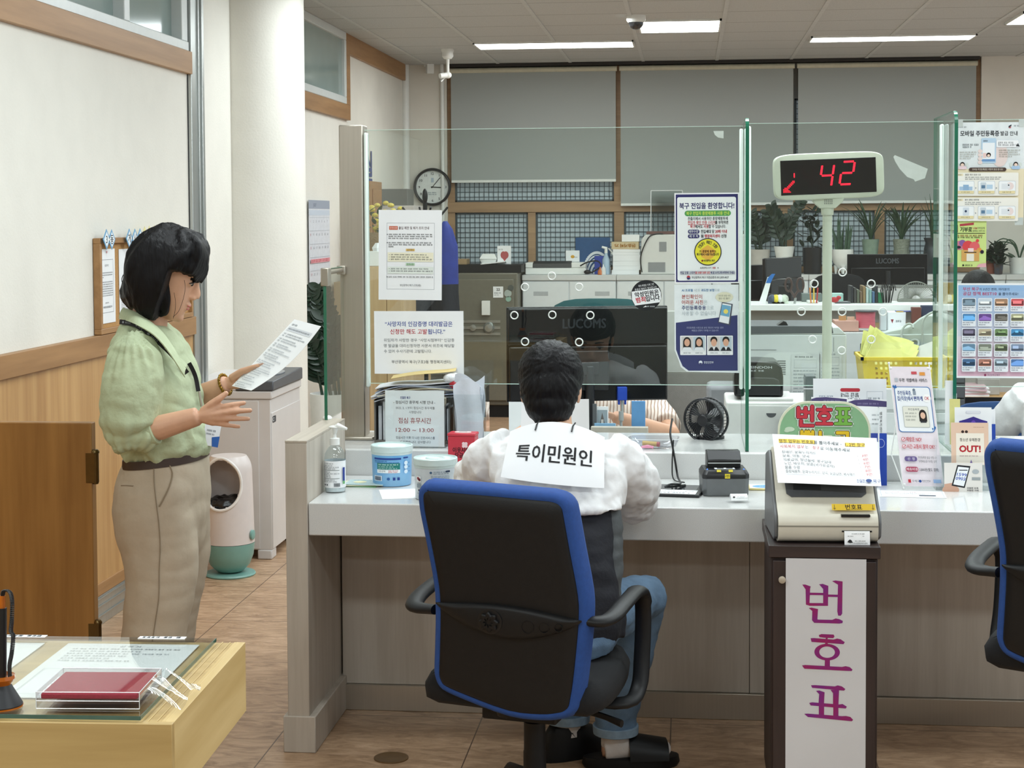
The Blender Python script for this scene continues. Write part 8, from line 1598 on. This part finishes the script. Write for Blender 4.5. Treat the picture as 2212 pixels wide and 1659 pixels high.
t = thing('desk_partition', 'low grey partition behind the binder clips, with floral paper on its right', 'partition', (at(1940, 640, Y=10.5).x, 10.5, 0)); x0, x1 = at(1828, 640, Y=10.5).x - at(1940, 640, Y=10.5).x, at(2260, 640, Y=10.5).x - at(1940, 640, Y=10.5).x; zt2 = at(1900, 621, Y=10.5).z
b = B(grey_l); b.box(x0, x1, 0, .04, 0, zt2); b.build('panel', t, bev=.004); b = B(alu); b.box(x0, x1, -.004, .044, zt2, zt2 + .015)
for px in (1952, 1958): q = at(px, 640, Y=10.5).x - at(1940, 640, Y=10.5).x; b.box(q, q + .012, -.004, .0, 0, zt2)
b.build('frame', t)
for i, px in enumerate((2010, 2070)):
    pr = P()
    for k in range(14): pr.circ(rnd.uniform(10, 90), rnd.uniform(30, 90), rnd.uniform(2, 5), ('#4f6fa8', '#8aa4c8', '#33486a')[k % 3], 10)
    pr.scribble(50, 95, 16, 6, '#70757c'); q = at(px, 660, Y=10.49); paper('floral_paper', 'white paper with blue flowers on the far partition' + (', left one', ', right one')[i], 'paper', pr, 100, 120, .17, .20, (q.x, 10.498, zt2 - .12), 0)
# ---- partition right of the big monitor
t = thing('desk_partition', 'tall two-tone grey partition just right of the big monitor', 'partition', (at(1520, 700, Y=7.62).x, 7.62, 0)); a = (at(1605, 700, Y=7.62).x - at(1436, 700, Y=7.62).x) / 2; zt2 = at(1520, 672, Y=7.62).z; zm = at(1520, 806, Y=7.62).z
b = B(mat('partition_light', '#bdbcb6', .7)); b.box(-a, a, 0, .04, zm, zt2); b.build('upper_panel', t, bev=.003); b = B(mat('partition_dark', '#85827c', .8, bump=.2, bs=300)); b.box(-a, a, 0, .04, 0, zm); b.build('lower_panel', t, bev=.003)
bx('grey_case', 'grey moulded case behind the desk fan', 'case', 1526, 832, 1600, 900, 6.75, .2, mat('case_steel', '#8d9093', .5), z0=0, bev=.02)
# ---- pages on the wooden desk
for i in range(6): b = B(mat('pink_page', '#d3b3b8', .6) if i % 2 else MATS['white_paper']); b.box(-.11, .11, -.08, .08, 0, .008); q = at(2078, 832, Y=8.0); one(b, 'paper_bundle', 'bundle of pink and white papers stacked on the wooden desk' + ('' if i < 5 else ', topmost'), 'paper', (q.x + random.uniform(-.01, .01), 8.0, .7755 + i * .0085), rad(random.uniform(-5, 5)), 'papers on the wooden desk')
bx('card_holder', 'clear business-card holder on the wooden desk', 'holder', 2112, 818, 2160, 838, 8.0, .06, mat('holder_clear', '#a9a6a0', .15), z0=.7755)
t = thing('drawer_cabinet', 'dark drawer cabinet with white labels right of the second glass fin', 'cabinet', (at(2048, 760, Y=7.4).x, 7.4, 0)); a = .075; zt2 = at(2048, 697, Y=7.4).z
b = B(mat('tray_dark')); b.box(-a, a, .006, .3, 0, zt2); b.build('body', t, bev=.003)
for k in range(7): z = zt2 - .065 - k * .066; b = B(grey_d); b.box(-a + .004, a - .004, 0, .0055, z, z + .06); d_ = b.build('drawer', t, bev=.002); b = B(MATS['tray_label']); b.box(-.04, .03, -.002, 0, z + .035, z + .052); b.build('label_card', d_, smooth=False)
# ---- white cabinets along the back wall
YC2 = 13.60; ZC = 1.149
for i in range(6):
    xl = at(1128, 640, Y=YC2).x + i * .775
    if i == 2: pass
    t = thing('office_cabinet', 'white waist-high cabinet with sliding doors under the back windows, number %s from the safe' % ('one', 'two', 'three', 'four', 'five', 'six')[i], 'cabinet', (xl + .385, YC2, 0), 0, 'white cabinets under the back windows')
    b = B(mat('cabinet_white', '#e0e5e8', .4, var=.02)); b.box(-.385, .385, .02, .44, 0, ZC - .045); b.build('body', t, bev=.002); b = B(grey_l); b.box(-.386, .386, 0, .445, ZC - .044, ZC); b.build('top', t, bev=.003)
    for s in (-1, 1): b = B(MATS['cabinet_white']); b.box(s * .192 - .186, s * .192 + .186, .006, .0195, .04, ZC - .055); d_ = b.build('door', t, bev=.002); b = B(mat('door_recess', '#b4b9bd', .4)); b.box(s * .192 + (.02 if s > 0 else -.1), s * .192 + (.14 if s > 0 else .02), .0045, .0058, ZC - .17, ZC - .135); b.build('pull', d_, bev=.001)
# ---- safe and what stands on it
x0, x1, za, zb = bxy(968, 590, 1119, 880, 13.35)
olive = mat('safe_olive', '#6f6c5f', .45, var=.04); t = thing('safe', 'large olive-grey office safe behind the notices', 'safe', ((x0 + x1) / 2 - .03, 13.35, 0)); a = (x1 - x0) / 2 + .03
b = B(olive); b.box(-a, a, .03, .7, .1, zb); b.build('body', t, bev=.01); b = B(olive); b.box(-a + .03, a - .03, 0, .03, .14, zb - .05); d_ = b.build('door', t, bev=.006)
zh = at(1050, 708, Y=13.35).z; b = B(alu)
for k in range(3): b.box(-a + .04, a - .14, -.008, 0, zh - .06 + k * .05, zh - .04 + k * .05)
b.build('trim_band', d_); b = B(alu)
b.T = Mx.Translation((.08, 0, zh)) @ Mx.Rotation(PI / 2, 4, 'X'); b.lathe([(0, 0), (.045, 0), (.045, .02), (.03, .04), (0, .042)], 24); b.T = Mx.Translation((-.05, 0, zh)) @ Mx.Rotation(PI / 2, 4, 'X'); b.lathe([(0, 0), (.025, 0), (.025, .02), (0, .022)], 20); b.T = Mx.Translation((-.15, 0, zh)) @ Mx.Rotation(PI / 2, 4, 'X'); b.lathe([(0, 0), (.025, 0), (.025, .02), (0, .022)], 20); b.build('dial', d_)
b = B(black); b.box(-a + .02, a - .02, .06, .66, 0, .1); b.build('plinth', t)
pr = P(); pr.text('22', 50, 28, 30, '#2a2c33', 'c', .03).scribble(10, 90, 64, 12, '#70757c').scribble(10, 60, 84, 9, '#70757c'); q = at(1076, 631, Y=13.345); paper('day_calendar', 'small white tear-off date card reading 22 on the safe door', 'calendar', pr, 100, 110, .082, .09, (q.x, 13.3475, q.z), 0)
for i, (px, py, r_, c_) in enumerate(((1103, 622, .024, '#4f544f'), (1097, 634, .03, '#a9b4ae'), (1098, 646, .022, '#8fb3a4'))): q = at(px, py, Y=13.34); b = B(mat('mag_' + c_[1:], c_, .5)); b.prism([(r_ * cos(2 * PI * k / 24), r_ * sin(2 * PI * k / 24)) for k in range(24)], -.006, -.0005, 'y'); one(b, 'round_magnet', ('dark', 'pale', 'green')[i] + ' round magnet at the upper right of the safe door', 'magnet', (q.x, 13.35, q.z))
t = bx('alarm_unit', 'white rectangular unit with a thin wire on the safe door', 'alarm unit', 1040, 650, 1058, 681, 13.31, .039, whitep)
zb2 = zb + .001
bx('black_board', 'flat black case lying on top of the safe', 'case', 985, 572, 1126, 590, 13.4, .4, blk_p, z0=zb2); zz2 = at(1050, 572, Y=13.4).z + .001
bx('brown_box', 'brown cardboard box at the left on top of the safe', 'box', 980, 560, 1008, 580, 13.42, .2, mat('carton_brown', '#a08866', .7), z0=zz2)
q = at(1053, 560, Y=13.45); t = thing('food_box', 'white foam takeaway box on the black case above the safe', 'box', (q.x, 13.55, zz2)); b = B(whitep); b.loft([[V((sx * .07 * k, sy * .06 * k, z)) for sx, sy in ((-1, -1), (1, -1), (1, 1), (-1, 1))] for k, z in ((.75, 0), (1, .04))]); b.build('base', t, bev=.004); b = B(whitep); b.loft([[V((sx * .07 * k, sy * .06 * k, z)) for sx, sy in ((-1, -1), (1, -1), (1, 1), (-1, 1))] for k, z in ((1.02, .041), (1, .05), (.7, .085))]); b.build('cover', t, bev=.004)
pr = P(); pr.circ(44, 50, 20, '#b05a5a').circ(62, 50, 20, '#b05a5a').poly([(28, 58), (78, 58), (53, 84)], '#b05a5a').scribble(10, 50, 20, 8, '#a9a6a4'); bx('greeting_card', 'white card with a red heart standing above the safe', 'card', 1074, 531, 1104, 563, 13.5, .01, MATS['white_paper'], z0=zz2, pr=pr)
pr = None; b = B(MATS['white_paper']); b.grid(lambda u, v: (-.1 + .2 * u, -.06 + .12 * v, .02 + .02 * u + .005 * sin(6 * v)), 6, 4, .004); q = at(1065, 568, Y=13.42); one(b, 'paper_sheaf', 'loose white sheet on the black case above the safe', 'paper', (q.x, 13.46, zz2 - .016))
# ---- things on the white cabinets
g2_ = 'things on the white cabinets'
t = thing('scanner', 'white flatbed scanner with a black slot on the first white cabinet', 'scanner', (at(1200, 572, Y=13.68).x, 13.68, ZC + .001)); b = B(whitep); b.box(-.25, .25, 0, .3, 0, .055); b.build('base', t, bev=.006); b = B(whitep); b.box(-.25, -.19, .0, .3, .056, .098); b.box(.13, .25, 0, .3, .056, .098); b.box(-.19, .13, .1, .3, .056, .098); b.build('top_cover', t, bev=.005); b = B(black); b.prism([(.0, .056), (.1, .056), (.1, .11), (.02, .09)], -.188, .128, 'x'); b.build('feeder', t)
pr = P(); pr.circ(50, 55, 14, '#d9a43a').scribble(60, 90, 60, 10, '#a9a6a4'); bx('greeting_card', 'white tilted card with a gold mark behind the scanner', 'card', 1222, 541, 1252, 562, 13.9, .006, MATS['white_paper'], z0=ZC + .1, pr=pr, rz=0)
pr = P(); navc = '#e6ebf0'
for k in range(26): a = PI * k / 25; pr.circ(62 + 38 * cos(a), 100 - 58 * sin(a), 4, navc, 10)
for r1, r2 in ((34, 31), (28, 24), (20, 15), (11, 7)): pr.circ(62, 100, r1, navc, 30, ry=r1 * 1.5, a0=180, a1=360).circ(62, 100, r2, '#1f4f80', 30, ry=r2 * 1.5, a0=180, a1=360)
bx('blue_album', 'blue album with a white lace half-circle on the cabinet', 'album', 1243, 513, 1318, 584, 13.92, .02, mat('album_blue', '#1f4f80', .5), z0=ZC + .001, pr=pr)
bx('blue_carton', 'small royal blue carton before the blue album', 'carton', 1284, 553, 1304, 584, 13.74, .06, mat('carton_royal', '#2a3f9a', .5), z0=ZC + .001)
b = B(black); b.tube([V(p) for p in crom([(-.12, 0, .07), (-.06, 0, .10), (.02, 0, .11), (.05, 0, .07), (.0, 0, .03), (-.05, 0, .01), (-.08, 0, .012)], 5, False)], .006, 7); b.ell((-.06, 0, .02), (.03, .02, .018), 10, 8); one(b, 'black_headset', 'black cable and headset beside the scanner', 'headset', (at(1285, 560, Y=13.66).x, 13.64, ZC + .003))
t = thing('spray_bottle', 'clear spray bottle with a white trigger beside the stack of books', 'bottle', (at(1309, 575, Y=13.72).x, 13.74, ZC + .001)); b = B(mat('spray_clear', '#a9c0d3', .15)); b.lathe([(0, 0), (.032, 0), (.032, .12), (.014, .16), (.014, .175)], 20); b.build('bottle_body', t); b = B(whitep); b.tube([(.0, 0, .175), (0, 0, .215), (-.035, 0, .225)], [.014, .016, .010], 10); b.tube([(.02, 0, .215), (.05, 0, .18), (.045, 0, .165)], .006, 8); b.build('trigger', t)
for i, (px, c_) in enumerate(((1297, '#c9713a'), (1304, '#dfe3e4'))): q = at(px, 580, Y=13.66); b = B(mat('glue_' + c_[1:], c_, .4)); b.lathe([(0, 0), (.02, 0), (.02, .03 + .02 * i), (.006, .05 + .02 * i), (.004, .065 + .02 * i), (0, .066 + .02 * i)], 16); one(b, 'glue_bottle', ('orange-capped', 'white')[i] + ' glue bottle beside the spray bottle', 'bottle', (q.x, 13.62, ZC + .001), 0, g2_)
bh_ = [.042, .03, .036, .034, .03, .034, .028]; z = ZC + .001; bcol = ['#dcdcd6', '#e2e2dc', '#d6d8d6', '#dedcd2', '#d9dbd9', '#cfd0cc', '#d8c9a8']
for i in range(7):
    h_ = (.036, .034, .038, .05, .022, .024, .06)[i]; t = thing('book', ('lowest', 'second lowest', 'third lowest', 'fourth lowest', 'fifth lowest', 'sixth lowest')[min(i, 5)] + ' white book in the stack beside the grey printer' if i < 6 else 'thick beige-spined book on top of the stack, lettered upside down', 'book', (at(1352, 560, Y=13.7).x + random.uniform(-.006, .006), 13.7, z), rad(random.uniform(-2, 2)), 'stack of books on the cabinet')
    b = B(mat('pages_' + bcol[i][1:], bcol[i], .7)); b.box(-.108, .108, .003, .16, .003, h_ - .003); b.build('pages', t); b = B(MATS['white_paper'] if i < 6 else mat('spine_beige', '#cdbb96', .6)); b.box(-.112, .112, 0, .162, 0, .003); b.box(-.112, .112, 0, .162, h_ - .003, h_); b.box(-.112, .112, -.001, .003, 0, h_); cv_ = b.build('cover', t)
    if i == 6: pr = P(); pr.text('한솔카피 75', 50, 50, 46, '#9a6a2a', 'c', .02, rot=180, w=78); pr.build('lettering', cv_, lambda u, v, d: (-.11 + u * .0022, -.0012 - d, h_ - v * h_ / 100))
    z += h_ + .0005
bx('paper_bundle', 'white leaflets lying on top of the book stack', 'paper', 1343, 507, 1381, 518, 13.72, .12, MATS['white_paper'], z0=z + .0005)
x0, x1, za, zb = bxy(1384, 507, 1500, 584, 13.66); t = thing('printer', 'light grey printer on the cabinet behind the navy-bordered poster', 'printer', ((x0 + x1) / 2, 13.66, ZC + .001)); a = (x1 - x0) / 2; h_ = zb - ZC
b = B(beige_p); b.prism([(-a, 0), (a, 0), (a, h_), (-a + .04, h_), (-a + .005, h_ - .04)], 0, .34, 'y'); b.build('body', t, bev=.008); b = B(mat('seam_grey')); b.box(-a + .06, -a + .2, -.002, 0, .02, .1); b.box(-a + .15, -a + .21, -.002, 0, h_ - .14, h_ - .06); b.build('panel', t); b = B(black); b.tube([V(p) for p in crom([(-a + .01, -.012, .02), (-a + .0, -.012, .15), (-a + .06, -.01, h_ - .03), (-a + .12, .0, h_ + .004), (-a + .18, .0, h_ + .006)], 5, False)], .005, 6); b.build('cable', t)
bx('brown_board', 'brown board lying on the grey printer', 'board', 1396, 500, 1470, 507, 13.7, .25, mat('board_brown', '#6a4a44', .6), z0=ZC + .003 + h_)
zq = at(1430, 500, Y=13.7).z + .002; x0, x1, za, zb = bxy(1406, 412, 1474, 500, 13.72); t = thing('acrylic_box', 'empty clear acrylic box above the grey printer', 'acrylic box', ((x0 + x1) / 2, 13.72, zq)); a = (x1 - x0) / 2; h_ = zb - zq
b = B(acry); b.box(-a, a, 0, .004, 0, h_); b.box(-a, a, .2, .204, 0, h_); b.box(-a, -a + .004, 0, .2, 0, h_); b.box(a - .004, a, 0, .2, 0, h_); b.box(-a, a, 0, .2, h_, h_ + .004); b.build('walls', t, smooth=False); b = B(MATS['clear_edge'])
for x in (-a, a): b.cyl((x, 0, 0), (x, 0, h_), .004, 6)
b.cyl((-a, 0, h_), (a, 0, h_), .004, 6); b.build('edges', t)
# ---- potted plants on the cabinets
cel = mat('celadon', '#7d9384', .2, var=.08, coat=.3); dkp = mat('dark_glaze', '#2a3238', .25, var=.1); blkg = mat('black_pot', '#17181b', .3)
def plant(lab, px, py_base, py_top, wpx, Y, potm, prof, kind, ph=None, g='potted plants on the white cabinets'):
    q = at(px, py_base, Y=Y); ht = at(px, py_top, Y=Y).z - ZC; r_ = wpx / 2 * Y / 3600; t = thing('potted_plant', lab, 'plant', (q.x, Y, ZC + .001), 0, g); H = prof[-1][1] if not ph else ph
    pot(t, [(0, 0)] + [(a * r_, z) for a, z in prof] + [(.88 * r_ * prof[-1][0], prof[-1][1]), (.84 * r_ * prof[-1][0], prof[-1][1] - .02), (0, prof[-1][1] - .02)], potm); z0 = prof[-1][1] - .02
    b = B(leafm if kind in ('zz', 'bush') else leafg)
    if kind == 'zz':
        for k in range(5): zz(b, (rnd.uniform(-.03, .03), 0, z0), (rnd.uniform(-.16, .18), rnd.uniform(-.06, .06), ht * rnd.uniform(.72, 1)), 8, .085, .02)
    elif kind == 'bush':
        for k in range(46): p0 = V((rnd.gauss(0, r_ * .6), rnd.gauss(0, r_ * .5), z0 + rnd.uniform(.02, .95) * (ht - z0))); leaf(b, p0, (rnd.uniform(-1, 1), rnd.uniform(-1, .6), rnd.uniform(-.1, 1)), (0, 0, 1), .075, .022)
        for k in range(5): b.tube([(0, 0, z0), (rnd.gauss(0, r_ * .4), 0, ht * .9)], .004, 5)
    elif kind == 'spike':
        for k in range(11): x, y = rnd.uniform(-.6, .6) * r_, rnd.uniform(-.5, .5) * r_; h_ = (ht - z0) * rnd.uniform(.55, 1); b.tube([(x, y, z0), (x * 1.3, y, z0 + h_ * .5), (x * 1.7 + rnd.uniform(-.02, .02), y, z0 + h_)], [(.013, .003), (.012, .003), (.001, .001)], 6, up=(1, .2, 0))
    elif kind == 'strap': strap(b, (0, 0, z0), 26, (ht - z0) * 1.5, .25, .009, 1.0)
    elif kind == 'tall':
        for k in range(18): a = rnd.uniform(0, 2 * PI); h_ = (ht - z0) * rnd.uniform(.5, 1); k_2 = rnd.uniform(.03, .14); b.tube([(0, 0, z0), (k_2 * .3 * cos(a), k_2 * .3 * sin(a), z0 + h_ * .55), (k_2 * cos(a), k_2 * sin(a), z0 + h_)], [(.012, .002), (.010, .002), (.001, .001)], 6, up=(-sin(a), cos(a), .1))
    elif kind == 'arc':
        for k in range(7): a = rnd.uniform(0, 2 * PI); b.tube([V(p) for p in crom([(0, 0, z0), (.05 * cos(a), .05 * sin(a), z0 + .12), (.16 * cos(a), .1 * sin(a), z0 + .2 * rnd.uniform(.7, 1.2)), (.26 * cos(a), .12 * sin(a), z0 + .12)], 4, False)], .005, 6); leaf(b, (.05 * cos(a), .05 * sin(a), z0), (cos(a), sin(a), .8), (0, 0, 1), .12, .02)
    b.build('foliage', t, ang=80); return t
tp_ = lambda a, z: [(a, 0), (1, z)]
plant('green plant in a pale grey pot right against the left glass fin', 1640, 580, 455, 46, 13.78, mat('pot_greige', '#b9b5ae', .5), tp_(.8, .20), 'zz')
plant('tall arching plant in a faceted white pot left of the display pole', 1694, 580, 432, 44, 13.74, whitep, [(.55, 0), (.72, .1), (1, .225)], 'zz')
plant('dark bushy plant in a black pot with a ribbon, behind the pole', 1755, 580, 452, 40, 13.76, blkg, [(.92, 0), (.97, .1), (1, .215)], 'bush')
pp_ = plant('spiky snake plant in a round white pot on three legs', 1820, 580, 458, 46, 13.74, whitep, [(.45, .05), (.85, .09), (1, .15), (.98, .2)], 'spike')
for k in range(3): a = 2 * PI * k / 3 - PI / 2; b = B(whitep); b.tube([(.055 * cos(a), .055 * sin(a), .07), (.06 * cos(a), .06 * sin(a), 0)], [.022, .007], 10); b.build('leg', pp_)
pl_ = [(.62, 0), (.8, .12), (1, .27), (1.03, .28)]
plant('strap-leaved orchid in a plain celadon pot above the far monitor', 1880, 580, 442, 36, 13.8, cel, pl_, 'strap'); plant('strap-leaved orchid in a carved celadon pot above the far monitor', 1947, 580, 448, 42, 13.8, mat('celadon_grey', '#7d8578', .25, var=.12, vs=60, bump=.6, bs=70), [(.7, 0), (.95, .1), (.75, .2), (.85, .28)], 'strap')
plant('tall slender-leaved plant in a dark carved vase beside the second fin', 2014, 578, 418, 42, 13.8, dkp, [(.75, 0), (1, .08), (.85, .2), (.7, .25), (.9, .29)], 'tall')
plant('small plant in a terracotta pot beyond the green poster', 2141, 580, 535, 22, 13.7, mat('terracotta', '#7d4434', .6), tp_(.75, .10), 'bush'); plant('tiny bonsai in a blue-brown glazed pot beside the terracotta one', 2157, 582, 530, 20, 13.62, mat('blue_glaze', '#3b4a5c', .3, col2='#4a3a34', vs=30), tp_(.8, .085), 'bush'); plant('arching orchid in a white pot at the right edge of the cabinets', 2202, 580, 500, 44, 13.75, whitep, tp_(.85, .13), 'arc')
